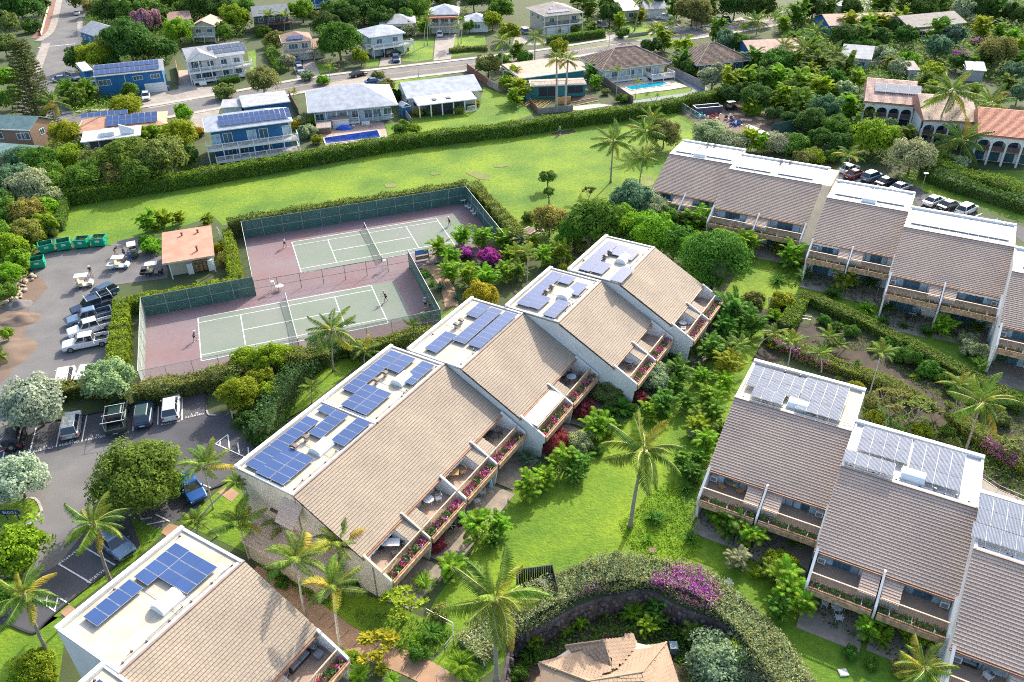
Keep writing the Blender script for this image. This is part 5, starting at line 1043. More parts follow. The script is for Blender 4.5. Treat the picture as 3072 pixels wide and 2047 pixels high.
def car(kind, label, t, x, y, az, paint, roof=None, group=None, name=None, sc=1.0, rack=False, spare=False):
 c = p(t, x, y, .7); T = thing(name or {'sedan': 'parked_car', 'suv': 'parked_suv', 'pickup': 'pickup_truck', 'jeep': 'parked_jeep', 'van': 'parked_van'}[kind], label, {'sedan': 'car', 'suv': 'car', 'pickup': 'truck', 'jeep': 'jeep', 'van': 'van'}[kind], (c.x, c.y, .035), R(az), group, sc)
 L, Wd, H, bz = {'sedan': (4.7, .91, 1.45, .88), 'suv': (4.6, .93, 1.68, 1.0), 'pickup': (5.6, .97, 1.85, 1.08), 'jeep': (4.1, .88, 1.8, 1.1), 'van': (5.0, .97, 1.85, 1.05)}[kind]
 h = L/2; r = .34 if kind in ('sedan', 'suv', 'van') else .39
 def ring(w, z0, z1, k=.88): return [(w*.93, z0), (w, z0+.12), (w, (z0+z1)/2+.05), (w*.985, z1-.06), (w*k, z1)]
 mb = MB(); hood = bz*(.86 if kind != 'jeep' else 1.0)
 if kind in ('sedan', 'suv', 'van', 'jeep'):
  rear = bz if kind != 'sedan' else bz*.98
  st = [(h, ring(Wd*.80, .32, hood*.78)), (h-.12, ring(Wd*.93, .24, hood*.93)), (h-.55, ring(Wd, .22, hood)), (h-1.15, ring(Wd, .22, bz*.99)), (-h+.9, ring(Wd, .22, bz)), (-h+.3, ring(Wd, .24, rear)), (-h+.06, ring(Wd*.95, .3, rear*.93)), (-h, ring(Wd*.86, .36, rear*.8))]
  section_loft(mb, st, paint); mb.build('body', T, smooth=False)
 else:
  st = [(h, ring(Wd*.85, .42, hood*.92)), (h-.12, ring(Wd*.96, .34, hood*1.02)), (h-1.25, ring(Wd, .32, bz*1.0)), (-.15-.9+.05, ring(Wd, .32, bz))]
  section_loft(mb, st, paint); mb.build('body', T)
  mb = MB(); b0 = -h; b1 = -.15-.9; mb.box(b0, b1, -Wd, Wd, .42, .62, paint); mb.box(b0, b1, -Wd, -Wd+.08, .62, bz+.02, paint); mb.box(b0, b1, Wd-.08, Wd, .62, bz+.02, paint); mb.build('bed', T)
  MB().box(b0-.03, b0+.06, -Wd+.08, Wd-.08, .6, bz, paint).build('tailgate', T)
  MB().box(b0+.07, b1-.02, -Wd+.09, Wd-.09, .625, .65, BLACKP).build('bed_liner', T)
 # cabin: pillars and roof over a glass house
 if kind == 'sedan': cb = (h-1.25, -h+.55); ct = (h-2.0, -h+1.25)
 elif kind == 'suv': cb = (h-1.2, -h+.08); ct = (h-1.85, -h+.5)
 elif kind == 'van': cb = (h-.9, -h+.06); ct = (h-1.6, -h+.35)
 elif kind == 'jeep': cb = (h-1.35, -h+.03); ct = (h-1.55, -h+.08)
 else: cb = (h-1.5, -.15-.88); ct = (h-2.15, -.15-.72)
 wb, wt = Wd*.87, Wd*(.70 if kind != 'jeep' else .84); rp = roof or paint
 mb = MB(); z0 = bz-.02; z1 = H-.07
 mb.hexa([(cb[1], -wb, z0), (cb[0], -wb, z0), (cb[0], wb, z0), (cb[1], wb, z0)], [(ct[1], -wt, z1), (ct[0], -wt, z1), (ct[0], wt, z1), (ct[1], wt, z1)], CGL); mb.build('windows', T)
 mb = MB(); mb.hexa([(ct[1]-.06, -wt-.02, z1), (ct[0]+.05, -wt-.02, z1), (ct[0]+.05, wt+.02, z1), (ct[1]-.06, wt+.02, z1)], [(ct[1]+.12, -wt*.86, H), (ct[0]-.15, -wt*.86, H), (ct[0]-.15, wt*.86, H), (ct[1]+.12, wt*.86, H)], rp); mb.build('roof', T)
 for s in (-1, 1):
  for f in ((0, 0), (1, 1), (.47, .47)):
   xb = cb[0]+(cb[1]-cb[0])*f[0]; xt = ct[0]+(ct[1]-ct[0])*f[1]
   MB().tube((xb, s*(wb+.005), z0), (xt, s*(wt+.005), z1), .045, .035, rp, 4).build('pillar', T)
 if kind in ('suv', 'van') :
  MB().tube((ct[0]-.2, -wt*.93, H+.03), (ct[1]+.2, -wt*.93, H+.03), .02, .02, METAL, 4).tube((ct[0]-.2, wt*.93, H+.03), (ct[1]+.2, wt*.93, H+.03), .02, .02, METAL, 4).build('roof_rail', T)
 wheels(T, (h-.95, -h+.95), Wd, r)
 for s in (-1, 1):
  MB().box(h-.16, h-.02, s*Wd*.74-.14, s*Wd*.74+.14, hood*.66, hood*.82, CLEARL).build('headlight', T)
  MB().box(-h-.01, -h+.15, s*Wd*.80-.12, s*Wd*.80+.1, bz*.62, bz*.86, REDL).build('tail_light', T)
  MB().box(cb[0]-.3, cb[0]-.18, s*(Wd+.02), s*(Wd+.16), bz+.02, bz+.16, paint).build('mirror', T)
 MB().box(h-.02, h+.015, -Wd*.5, Wd*.5, .42, hood*.7, BLACKP).build('grille', T)
 MB().box(-h-.03, -h+.0, -.26, .26, bz*.5, bz*.5+.13, WHITE).build('number_plate', T)
 if spare: MB().tube((-h-.02, 0, .95), (-h-.22, 0, .95), .37, .37, TYRE, 14).tube((-h-.22, 0, .95), (-h-.235, 0, .95), .23, .23, CHROME, 10).build('spare_wheel', T)
 if rack:
  mb = MB(); z = H+.15
  for xx in (-h+.25, -.15-.9-.1, ) : 
   mb.tube((xx, -Wd-.02, bz), (xx, -Wd-.02, z), .03, .03, METAL, 4); mb.tube((xx, Wd+.02, bz), (xx, Wd+.02, z), .03, .03, METAL, 4); mb.tube((xx, -Wd-.25, z), (xx, Wd+.25, z), .03, .03, WHITE, 4)
  for s in (-1, 1): mb.tube((-h+.25, s*Wd, z), (h-2.2, s*Wd, z), .03, .03, METAL, 4)
  mb.tube((h-2.2, -Wd-.1, z), (h-2.2, Wd+.1, z), .03, .03, WHITE, 4)
  mb.build('ladder_rack', T)
 return T
def azpx(t, x0, y0, x1, y1):
 a = p(t, x0, y0); b = p(t, x1, y1); return math.degrees(math.atan2(b.y-a.y, b.x-a.x))
# lower car park, noses to the bed (away from the camera)
az = azpx('02', 518, 975, 560, 760)
car('suv', 'silver hatchback parked in the bay left of the black pickup', '02', 655, 760, az, CPS)
car('pickup', 'black pickup truck with open bed and ladder rack parked in the car park', '02', 1080, 700, az-2, CPG, rack=True)
car('suv', 'dark green estate car between the black pickup and the white car', '02', 1320, 660, az-3, CPDB, roof=CPG)
car('suv', 'white car with black sunroof parked at the right end of the reserved bays', '02', 1570, 600, az-2, CPW)
car('jeep', 'black soft top jeep with spare wheel on its back at the left edge', '02', 140, 880, az, CPK, spare=True)
car('sedan', 'bright blue car half hidden under the palm by the building', '02', 1750, 1330, azpx('02', 1700, 1250, 1800, 1400), CPB)
car('suv', 'pale blue grey SUV parked nose down beside the front left building', '03', 1050, 285, azpx('03', 900, 160, 1180, 390), CPSB)
# yard pickups
az = azpx('01', 1000, 1500, 650, 1568)
g = 'trucks parked in a row beside the clipped hedge'
car('pickup', 'white pickup truck nearest the camera in the yard row', '02', 790, 5, azpx('02', 1000, -30, 600, 50), CPW, group=g)
car('pickup', 'white pickup with long shadow, second nearest in the yard row', '01', 830, 1440, azpx('01', 1000, 1400, 650, 1500), CPW, group=g)
car('pickup', 'pale blue grey pickup in the middle of the yard row', '01', 820, 1340, azpx('01', 1000, 1300, 650, 1390), CPSB, group=g)
car('pickup', 'dark blue pickup with rack, second from the far end of the yard row', '01', 850, 1240, azpx('01', 1000, 1200, 690, 1300), CPN, group=g, rack=True)
car('suv', 'navy SUV farthest from the camera in the yard row', '01', 930, 1130, azpx('01', 1000, 1100, 830, 1180), CPDB, group=g)
car('van', 'cream van roof showing just above the mixed hedge, left one', '02', 600, 345, azpx('02', 600, 400, 620, 300), CPW, roof=M('cream_roof', (.6, .56, .5), .6)); car('van', 'white van roof showing above the mixed hedge, right one', '02', 800, 320, azpx('02', 780, 400, 830, 280), CPW)
# east car park
g = 'cars in the east car park'
az = azpx('31', 860, 110, 1000, 60)
car('sedan', 'white car partly hidden by a palm at the end of the east car park', '30', 750, 1545, azpx('30', 700, 1568, 850, 1500), CPW, group=g)
car('sedan', 'dark red car behind the blue car in the east car park', '31', 800, 25, az, CPR, group=g)
car('suv', 'steel blue SUV in the east car park above the white roofs', '31', 960, 50, az, CPSB, group=g)
car('sedan', 'black car glinting in the sun beside the steel blue SUV', '31', 1090, 95, az, CPK, group=g)
car('sedan', 'pale green car with a shrub in front in the east car park', '31', 1225, 145, az, CPS, group=g)
car('sedan', 'white sedan with sunroof, left of the dark coupe beyond the panelled roof', '31', 1530, 270, azpx('31', 1440, 300, 1640, 220), CPW, group=g)
car('sedan', 'dark coupe between the two white cars beyond the panelled roof', '31', 1670, 310, azpx('31', 1570, 340, 1750, 280), CPG, group=g)
car('suv', 'white SUV at the right end of the cars beyond the panelled roof', '31', 1830, 350, azpx('31', 1740, 390, 1920, 300), CPW, group=g)
# street cars
car('sedan', 'black sedan driving on the street in front of the big dark tree', '10', 940, 675, azpx('10', 870, 695, 1020, 660), CPK, name='moving_car')
car('suv', 'silver SUV on the brown drive of the narrow brown roofed house', '10', 405, 640, azpx('10', 375, 590, 430, 680), CPS); car('suv', 'teal car behind the silver SUV on the drive', '10', 375, 565, azpx('10', 350, 540, 395, 600), CPDB)
car('van', 'dark minivan in front of the pale blue house garage', '10', 1250, 490, azpx('10', 1180, 505, 1320, 475), CPK); car('suv', 'black hatchback on the brick drive below the minivan', '10', 1285, 540, azpx('10', 1275, 500, 1300, 570), CPDB)
car('suv', 'white SUV at the garage of the house at the drive end', '10', 1690, 310, azpx('10', 1685, 335, 1692, 285), CPW)
car('suv', 'white and black hatchback on the drive of the bright blue house', '00', 1340, 885, azpx('00', 1340, 850, 1342, 920), CPW); car('sedan', 'silver blue car parked at the street corner by banana plants', '00', 570, 720, azpx('00', 540, 722, 610, 712), CPSB)
car('sedan', 'white car driving away at the top of the side street', '00', 708, 115, azpx('00', 700, 140, 712, 90), CPW, name='moving_car'); car('van', 'grey covered trailer beside the silver blue car', '00', 670, 705, azpx('00', 640, 690, 730, 720), CPS)
car('suv', 'blue car left of the brown roofed balcony house', '20', 110, 285, azpx('20', 130, 300, 90, 270), CPSB); car('van', 'tan van on the drive right of the brown roofed balcony house', '20', 830, 235, azpx('20', 780, 210, 880, 260), CPT)
car('pickup', 'white pickup in front of the grey roofed garage', '20', 1405, 160, azpx('20', 1350, 160, 1460, 160), CPW); car('suv', 'dark blue SUV far right on the upper drive under palms', '20', 1970, 180, azpx('20', 1930, 160, 2005, 200), CPDB)
car('sedan', 'dark red car half hidden by the yellow palms on the street', '20', 1430, 300, azpx('20', 1390, 300, 1470, 290), CPR); car('sedan', 'blue car on the track at the far upper right', '30', 2105, 215, azpx('30', 2030, 195, 2180, 240), CPB)
car('sedan', 'blue car roof behind the deep blue balcony house', '10', 1085, 745, azpx('10', 1040, 750, 1130, 740), CPB)
# ---- golf carts
def cart(label, t, x, y, az, body=None, cargo=None, dark=False):
 c = p(t, x, y, .5); T = thing('golf_cart', label, 'golf cart', (c.x, c.y, .03), R(az), 'golf carts in the yard'); b = body or M('cream_plastic', (.6, .55, .45), .5)
 MB().prism([(1.2, .35), (1.15, .75), (.75, .9), (.62, .45), (-.1, .45), (-.1, .68), (-.75, .68), (-1.2, .62), (-1.2, .32)], 'y', -.58, .58, b).build('body', T)
 MB().box(-.65, -.1, -.52, .52, .68, .82, M('cart_seat', (.5, .42, .3) if not dark else (.05, .05, .06), .7)).build('seat', T); MB().hexa([(-.72, -.52, .82), (-.6, -.52, .82), (-.6, .52, .82), (-.72, .52, .82)], [(-.82, -.52, 1.2), (-.72, -.52, 1.2), (-.72, .52, 1.2), (-.82, .52, 1.2)], M('cart_seat')).build('backrest', T)
 for sx in ((.72, .55), (-.85, -.78)):
  for s in (-1, 1): MB().tube((sx[0], s*.55, .7), (sx[1], s*.55, 1.82), .022, .022, BLACKP, 5).build('roof_post', T)
 MB().box(-1.0, .75, -.62, .62, 1.82, 1.9, M('cart_roof', (.72, .70, .64), .5, var=.05)).build('canopy', T)
 MB().tube((.45, -.25, .95), (.3, -.25, 1.12), .02, .02, BLACKP, 5).tube((.31, -.25, 1.1), (.27, -.25, 1.14), .17, .17, BLACKP, 10).build('steering_wheel', T)
 if cargo: MB().box(-1.9, -1.1, -.6, .6, .45, .52, b).box(-1.9, -1.1, -.6, -.55, .52, .8, b).box(-1.9, -1.1, .55, .6, .52, .8, b).box(-1.9, -1.85, -.6, .6, .52, .8, b).build('cargo_bed', T)
 ty, rm = wheel_meshes(.24)
 for xx in (.85, -.8):
  for s in (-1, 1): w = obj('wheel', ty, T, TX((xx, s*.52, .24))); obj('rim', rm, w)
 return T
cart('cream golf cart alone in the middle of the yard', '01', 775, 1040, azpx('01', 700, 1060, 860, 1040))
cart('utility golf cart with tan canopy and long cargo bed beside two workers', '01', 1110, 870, azpx('01', 1010, 900, 1190, 890), M('white_plastic', (.65, .68, .68), .5), cargo=1)
cart('dark golf cart with red cargo parked at the far side of the yard', '01', 1225, 745, azpx('01', 1230, 800, 1220, 700), M('green_black_plastic', (.03, .08, .06), .5), cargo=1, dark=True)
cart('black golf cart with pale canopy beside the shed wall', '01', 1415, 930, azpx('01', 1330, 950, 1510, 930), M('black_plastic', (.02, .02, .025), .4), cargo=1, dark=True)
cart('dark golf cart standing in the material yard behind the long hedge', '20', 2010, 990, azpx('20', 1960, 1010, 2050, 1000), M('black_plastic'), dark=True)
# ---- green dumpsters
GRN = M('green_steel_paint', (.0, .33, .19), .5, var=.1, scale=2); GRND = M('green_steel_inner', (.01, .16, .10), .7, var=.3, scale=2)
def dumpster(label, t, x, y, az, fill, lid=False):
 c = p(t, x, y, .0); T = thing('dumpster', label, 'dumpster', (c.x, c.y, .03), R(az), 'green dumpsters along the field edge')
 w, d, h = 2.0, 1.9, 1.5; mb = MB(); th = .06
 def side(a0, a1, b0, b1): mb.hexa(a0, a1, b0); 
 zb = .14; q = [(-w/2, -d/2+.25), (w/2, -d/2+.25), (w/2, d/2-.25), (-w/2, d/2-.25)]; u = [(-w/2, -d/2), (w/2, -d/2), (w/2, d/2), (-w/2, d/2)]
 def ins(P, k): return [(x_*(1-2*k/w), y_*(1-2*k/d)) for x_, y_ in P]
 qi, ui = ins(q, th), ins(u, th)
 for i in range(4):
  j = (i+1) % 4
  mb.add([(*q[i], zb), (*q[j], zb), (*u[j], h), (*u[i], h), (*qi[i], zb+.05), (*qi[j], zb+.05), (*ui[j], h), (*ui[i], h)], [(0, 1, 2, 3)], GRN)
  mb.add([(*qi[i], zb+.05), (*qi[j], zb+.05), (*ui[j], h), (*ui[i], h)], [(0, 1, 2, 3)], GRND); mb.add([(*u[i], h), (*u[j], h), (*ui[j], h), (*ui[i], h)], [(0, 1, 2, 3)], GRN)
 mb.add([(*v, zb) for v in q], [(0, 1, 2, 3)], GRN); mb.build('bin', T)
 MB().add([(*v, zb+.07) for v in qi], [(0, 1, 2, 3)], DARK).build('bin_floor', T)
 for s in (-1, 1): MB().box(s*w/2-.04, s*w/2+.04, -d/2-.02, d/2+.02, h-.1, h+.03, GRN).build('rim_bar', T); MB().box(s*(w/2+.06)-.04, s*(w/2+.06)+.04, -.5, .5, .7, .9, GRN).build('fork_pocket', T)
 MB().box(-w/2, w/2, -d/2-.04, -d/2+.05, h-.08, h+.03, GRN).build('rim_bar', T)
 MB().hexa([(-.3, -d/2+.065, .85), (.3, -d/2+.065, .85), (.3, -d/2+.085, .85), (-.3, -d/2+.085, .85)], [(-.3, -d/2-.01, 1.2), (.3, -d/2-.01, 1.2), (.3, -d/2+.02, 1.2), (-.3, -d/2+.02, 1.2)], WHITE).build('sign_plate', T)
 for k in range(3): MB().box(-.2, .2, -d/2+.04-.02*k, -d/2+.055-.02*k, .93+.08*k, .95+.08*k, M('print_grey', (.2, .22, .2), .6)).build('print_line', T)
 if fill:
  V_ = []; F2 = []
  for i in range(160):
   c_ = Vector((random.uniform(-.9, .9), random.uniform(-.6, .6), random.uniform(.7, 1.35)*fill)); a = Vector((random.uniform(-1, 1), random.uniform(-1, 1), random.uniform(-.2, .3))).normalized(); b = a.orthogonal().normalized(); o = len(V_); s = random.uniform(.15, .4)
   V_ += [tuple(c_-a*s-b*.03), tuple(c_+a*s-b*.03), tuple(c_+a*s+b*.05), tuple(c_-a*s+b*.05)]; F2.append((o, o+1, o+2, o+3))
  obj('garden_waste', mesh_np('garden_waste', V_, F2, [M('dry_clippings', (.35, .30, .12), .9, col2=(.15, .18, .05), scale=4, island=.5)]), T, kind='stuff')
 if lid:
  mb = MB()
  for i in range(6): mb.hexa([(-w/2-.1, d/2-1.5+i*.22, 1.2+.02), (-w/2-.05, d/2-1.5+i*.22, 1.25), (-w/2-.05, d/2-1.32+i*.22, 1.25), (-w/2-.1, d/2-1.32+i*.22, 1.2)], [(-w/2-1.0, d/2-1.5+i*.22, 1.9), (-w/2-.95, d/2-1.5+i*.22, 1.95), (-w/2-.95, d/2-1.32+i*.22, 1.95), (-w/2-1.0, d/2-1.32+i*.22, 1.9)], METAL)
  mb.build('propped_grid', T)
dumpster('empty green dumpster, leftmost of the four along the grass', '01', 440, 745, azpx('01', 380, 780, 510, 750), 0)
dumpster('empty green dumpster, second of the four along the grass', '01', 600, 720, azpx('01', 545, 755, 675, 730), 0)
dumpster('green dumpster with yellow cuttings, third of the four along the grass', '01', 770, 700, azpx('01', 710, 722, 835, 715), .95)
dumpster('green dumpster piled with branches nearest the golf carts', '01', 925, 685, azpx('01', 870, 712, 980, 705), 1.0)
dumpster('green dumpster standing alone below the others with a slatted grid', '01', 360, 890, azpx('01', 300, 930, 440, 905), 0, lid=True)
# ================================================================ PEOPLE
SKIN = M('skin', (.42, .24, .16), .6, var=.05)
def skin_chain(name, verts, edges, radii, root, m, T, sub=1):
 me = bpy.data.meshes.new(name); me.from_pydata(verts, edges, []); me.materials.append(m)
 o = bpy.data.objects.new(name, me); C.objects.link(o)
 md = o.modifiers.new('skin', 'SKIN'); md.use_smooth_shade = True
 sv = me.skin_vertices[0].data if me.skin_vertices else None
 if sv is None:
  bm = bmesh.new(); bm.from_mesh(me); bm.verts.layers.skin.verify(); bm.to_mesh(me); bm.free(); sv = me.skin_vertices[0].data
 for i, r in enumerate(radii): sv[i].radius = (r, r) if not isinstance(r, tuple) else r; sv[i].use_root = (i == root)
 ss = o.modifiers.new('sub', 'SUBSURF'); ss.levels = sub; ss.render_levels = sub
 bpy.context.view_layer.update()
 em = bpy.data.meshes.new_from_object(o.evaluated_get(bpy.context.evaluated_depsgraph_get())); bpy.data.objects.remove(o)
 em.materials.clear(); em.materials.append(m); em.name = name
 return obj(name, em, T)
CL = lambda n, c: M('cloth_'+n, c, .9, var=.08)
def person(label, loc, az, shirt, shorts, hair, pose='stand', hat=None, racket=False, long=False, group=None, zg=.03, h=1.75, tool=None):
 T = thing('person', label, 'person', (loc.x, loc.y, zg), R(az), group, h/1.75)
 # joints (x forward, y left)
 sit = pose == 'sit'
 hip = .95 if not sit else .5
 lean = {'stand': .03, 'walk': .06, 'play': .18, 'bend': .45, 'sit': .0}[pose]
 P_ = {'pel': (0, 0, hip), 'sp': (lean*.4, 0, hip+.22), 'ch': (lean*.9, 0, hip+.42), 'nk': (lean*1.1, 0, hip+.56), 'hd': (lean*1.2+.02, 0, hip+.68), 'tp': (lean*1.25+.02, 0, hip+.80)}
 st = {'stand': (.04, -.04), 'walk': (.28, -.26), 'play': (.32, -.2), 'bend': (.1, -.12), 'sit': (.45, .45)}[pose]
 for s, k in ((1, 'l'), (-1, 'r')):
  f = st[0 if s > 0 else 1]
  P_['h'+k] = (0, s*.09, hip-.05); P_['k'+k] = (f*.55+.04, s*.11, .5) if not sit else (.42, s*.12, .5); P_['a'+k] = (f, s*.11, .09); P_['t'+k] = (f+.17, s*.12, .045)
  P_['s'+k] = (lean*.95, s*.18, hip+.46)
  arm = {'stand': ((0, .25), (.06, .28)), 'walk': ((-.12*s, .24), (.02-.2*s, .26)), 'play': ((.12 if s > 0 else -.05, .30), (.38 if s > 0 else .3, .36)), 'bend': ((.25, .22), (.45, .16)), 'sit': ((.1, .25), (.3, .18))}[pose]
  P_['e'+k] = (lean*.8+arm[0][0], s*arm[0][1], hip+.20); P_['w'+k] = (lean*.8+arm[1][0], s*arm[1][1], hip-.02+(.22 if pose in ('play', 'sit') else 0)); w = Vector(P_['w'+k]); P_['f'+k] = tuple(w+Vector((.05, 0, -.07)))
 ks = list(P_); idx = {k: i for i, k in enumerate(ks)}
 E = [('pel', 'sp'), ('sp', 'ch'), ('ch', 'nk'), ('nk', 'hd'), ('hd', 'tp')]
 for k in 'lr': E += [('pel', 'h'+k), ('h'+k, 'k'+k), ('k'+k, 'a'+k), ('a'+k, 't'+k), ('ch', 's'+k), ('s'+k, 'e'+k), ('e'+k, 'w'+k), ('w'+k, 'f'+k)]
 rr = {'pel': .13, 'sp': .125, 'ch': .14, 'nk': .055, 'hd': .10, 'tp': .085, 'h': .09, 'k': .058, 'a': .042, 't': .035, 's': .06, 'e': .042, 'w': .03, 'f': .035}
 rad = [rr.get(k, rr.get(k[0])) for k in ks]
 skin_chain('body', [P_[k] for k in ks], [(idx[a], idx[b]) for a, b in E], rad, 0, SKIN, T)
 for k in 'lr':      # fingers and thumb
  mb = MB(); f = Vector(P_['f'+k])
  for i in range(4): mb.tube(f+Vector((.0, -.03+.02*i, -.01)), f+Vector((.025, -.032+.021*i, -.055-.012*(i in (1, 2)))), .009, .006, SKIN, 4)
  mb.tube(f+Vector((.02, .03, .02)), f+Vector((.05, .035, -.02)), .01, .007, SKIN, 4); mb.build('fingers', T)
 def sub(names, edges, mul, m, nm):
  ii = {k: i for i, k in enumerate(names)}; skin_chain(nm, [P_[k] for k in names], [(ii[a], ii[b]) for a, b in edges], [rr.get(k, rr.get(k[0]))*mul + .012 for k in names], 0, m, T)
 P_['ul'] = tuple(Vector(P_['sl']).lerp(Vector(P_['el']), .6 if not long else 1)); P_['ur'] = tuple(Vector(P_['sr']).lerp(Vector(P_['er']), .6 if not long else 1)); rr['u'] = .05
 sub(['pel', 'sp', 'ch', 'sl', 'sr', 'ul', 'ur'], [('pel', 'sp'), ('sp', 'ch'), ('ch', 'sl'), ('ch', 'sr'), ('sl', 'ul'), ('sr', 'ur')], 1.06, shirt, 'shirt')
 q = .75 if not long else 1.9
 P_['vl'] = tuple(Vector(P_['hl']).lerp(Vector(P_['kl']), min(q, 1))); P_['vr'] = tuple(Vector(P_['hr']).lerp(Vector(P_['kr']), min(q, 1))); rr['v'] = .068
 if long:
  P_['bl'] = tuple(Vector(P_['kl']).lerp(Vector(P_['al']), .9)); P_['br'] = tuple(Vector(P_['kr']).lerp(Vector(P_['ar']), .9)); rr['b'] = .045
  sub(['pel', 'hl', 'hr', 'vl', 'vr', 'bl', 'br'], [('pel', 'hl'), ('pel', 'hr'), ('hl', 'vl'), ('hr', 'vr'), ('vl', 'bl'), ('vr', 'br')], 1.06, shorts, 'trousers')
 else: sub(['pel', 'hl', 'hr', 'vl', 'vr'], [('pel', 'hl'), ('pel', 'hr'), ('hl', 'vl'), ('hr', 'vr')], 1.06, shorts, 'shorts')
 hd = Vector(P_['hd'])
 bm = bmesh.new(); bmesh.ops.create_uvsphere(bm, u_segments=10, v_segments=6, radius=.112)
 for v in bm.verts: v.co += hd + Vector((-.015, 0, .055))
 bmesh.ops.delete(bm, geom=[v for v in bm.verts if v.co.z < hd.z+.01 + (.07 if v.co.x > hd.x+.04 else 0)], context='VERTS')
 me = bpy.data.meshes.new('hair'); bm.to_mesh(me); bm.free(); me.materials.append(hair if not hat else hat); me.shade_smooth(); obj('hair' if not hat else 'cap', me, T)
 if hat: MB().tube(hd+Vector((0, 0, .075)), hd+Vector((0, 0, .085)), .17, .165, hat, 12).build('hat_brim', T)
 mb = MB()
 for s in (-1, 1): mb.box(hd.x+.09, hd.x+.106, s*.035-.012, s*.035+.012, hd.z+.02, hd.z+.035, BLACKP)
 mb.build('eyes', T); MB().hexa([(hd.x+.085, -.015, hd.z-.03), (hd.x+.125, -.012, hd.z-.025), (hd.x+.125, .012, hd.z-.025), (hd.x+.085, .015, hd.z-.03)], [(hd.x+.085, -.008, hd.z+.02), (hd.x+.1, -.005, hd.z+.02), (hd.x+.1, .005, hd.z+.02), (hd.x+.085, .008, hd.z+.02)], SKIN).build('nose', T); MB().box(hd.x+.085, hd.x+.1, -.025, .025, hd.z-.055, hd.z-.045, M('lips', (.35, .12, .1), .6)).build('mouth', T)
 for s, k in ((1, 'l'), (-1, 'r')): MB().box(P_['t'+k][0]-.19, P_['t'+k][0]+.06, P_['t'+k][1]-.045, P_['t'+k][1]+.045, 0, .085, hair if tool else WHITE).build('shoe', T)
 if racket:
  R_ = thing('tennis_racket', 'racket held by ' + ' '.join(label.split()[:11]), 'racket', (0, 0, 0)); R_.parent = None
  wv = T.matrix_basis @ Vector(P_['fl']); M4 = Matrix.LocRotScale(T.location, T.rotation_euler, T.scale)
  f = M4 @ Vector(P_['fl']); R_.location = f; R_.rotation_euler = (0, R(-30), R(az))
  mb = MB(); mb.tube((0, 0, 0), (.32, 0, .05), .014, .012, BLACKP, 5)
  pts = [(.46+.15*math.cos(i*math.pi/7), .12*math.sin(i*math.pi/7), .07) for i in range(14)]
  for i in range(14): mb.tube(pts[i], pts[(i+1) % 14], .01, .01, M('racket_red', (.4, .05, .05), .4), 4)
  mb.build('frame', R_)
  mb = MB()
  for i in range(-4, 5): mb.box(.33, .59, i*.024-.001, i*.024+.001, .069, .071, WHITE)
  mb.build('strings', R_)
 if tool:
  f = Matrix.LocRotScale(T.location, T.rotation_euler, T.scale) @ Vector(P_['fl'])
  t2 = thing('garden_rake', 'long tool held by ' + ' '.join(label.split()[:10]), 'rake', (f.x, f.y, zg), R(az)); MB().tube((.6, 0, .0), (0, 0, f.z-zg), .015, .015, WOODL, 5).build('handle', t2); MB().box(.55, .65, -.25, .25, 0, .03, METAL).build('head', t2)
 return T
BH = M('brown_hair', (.06, .035, .02), .8); GH = M('grey_hair', (.35, .33, .31), .8); WHT = CL('white', (.7, .7, .7)); BLK = CL('black', (.03, .03, .035)); BLU = CL('blue', (.04, .12, .4)); NVY = CL('navy', (.03, .05, .12)); RED = CL('red', (.5, .06, .05)); KHK = CL('khaki', (.35, .3, .2)); TURQ = CL('turquoise', (.05, .35, .4)); PNK = CL('pink', (.6, .3, .4)); ORG = CL('orange', (.7, .2, .03))
def cpx(x, y, ox, oy, s): return unp(ox+x/s, oy+y/s)
person('tennis player in white shirt and black shorts walking at the left of the upper court', cpx(455, 482, 720, 600, 3.355), 10, WHT, BLK, BH, 'walk', racket=True)
person('tennis player in dark clothes crouching at the left end of the lower court', cpx(622, 486, 400, 880, 3.355), 20, BLK, BLK, BH, 'play', hat=WHT, racket=True, h=1.6)
person('tennis player in black at the right end of the lower court with long shadow', cpx(1205, 425, 800, 780, 3.355), 200, BLK, BLK, GH, 'play', racket=True, h=1.8)
person('tennis player in navy at the far right of the upper court', cpx(1105, 398, 1020, 560, 3.355), 200, NVY, BLK, BH, 'play', hat=WHT, racket=True)
person('person in white shirt standing by the fence at the right of the lower court', p('11', 1560, 1270), 120, WHT, NVY, GH, 'stand', hat=WHT)
person('gardener in black shirt raking at the yard beyond the golf carts', p('01', 1065, 780), 20, BLK, KHK, BH, 'bend', hat=PNK, tool=1)
person('worker in dark shirt walking behind the cream golf cart', p('01', 845, 970), -60, BLK, KHK, BH, 'walk', hat=WHT, tool=1)
person('worker in blue clothes leaning on the utility golf cart', p('01', 1200, 825), 100, BLU, BLU, BH, 'stand', long=True); person('worker in dark blue behind the utility cart canopy', p('01', 1150, 800), 60, NVY, NVY, BH, 'stand', long=True)
person('person in blue shirt standing by the long hedge on the brown bed', p('20', 438, 1240), -90, TURQ, NVY, BH, 'stand', hat=GH)
person('pedestrian in orange top on the pavement by the black sedan', p('10', 770, 650), 180, ORG, BLK, BH, 'stand')
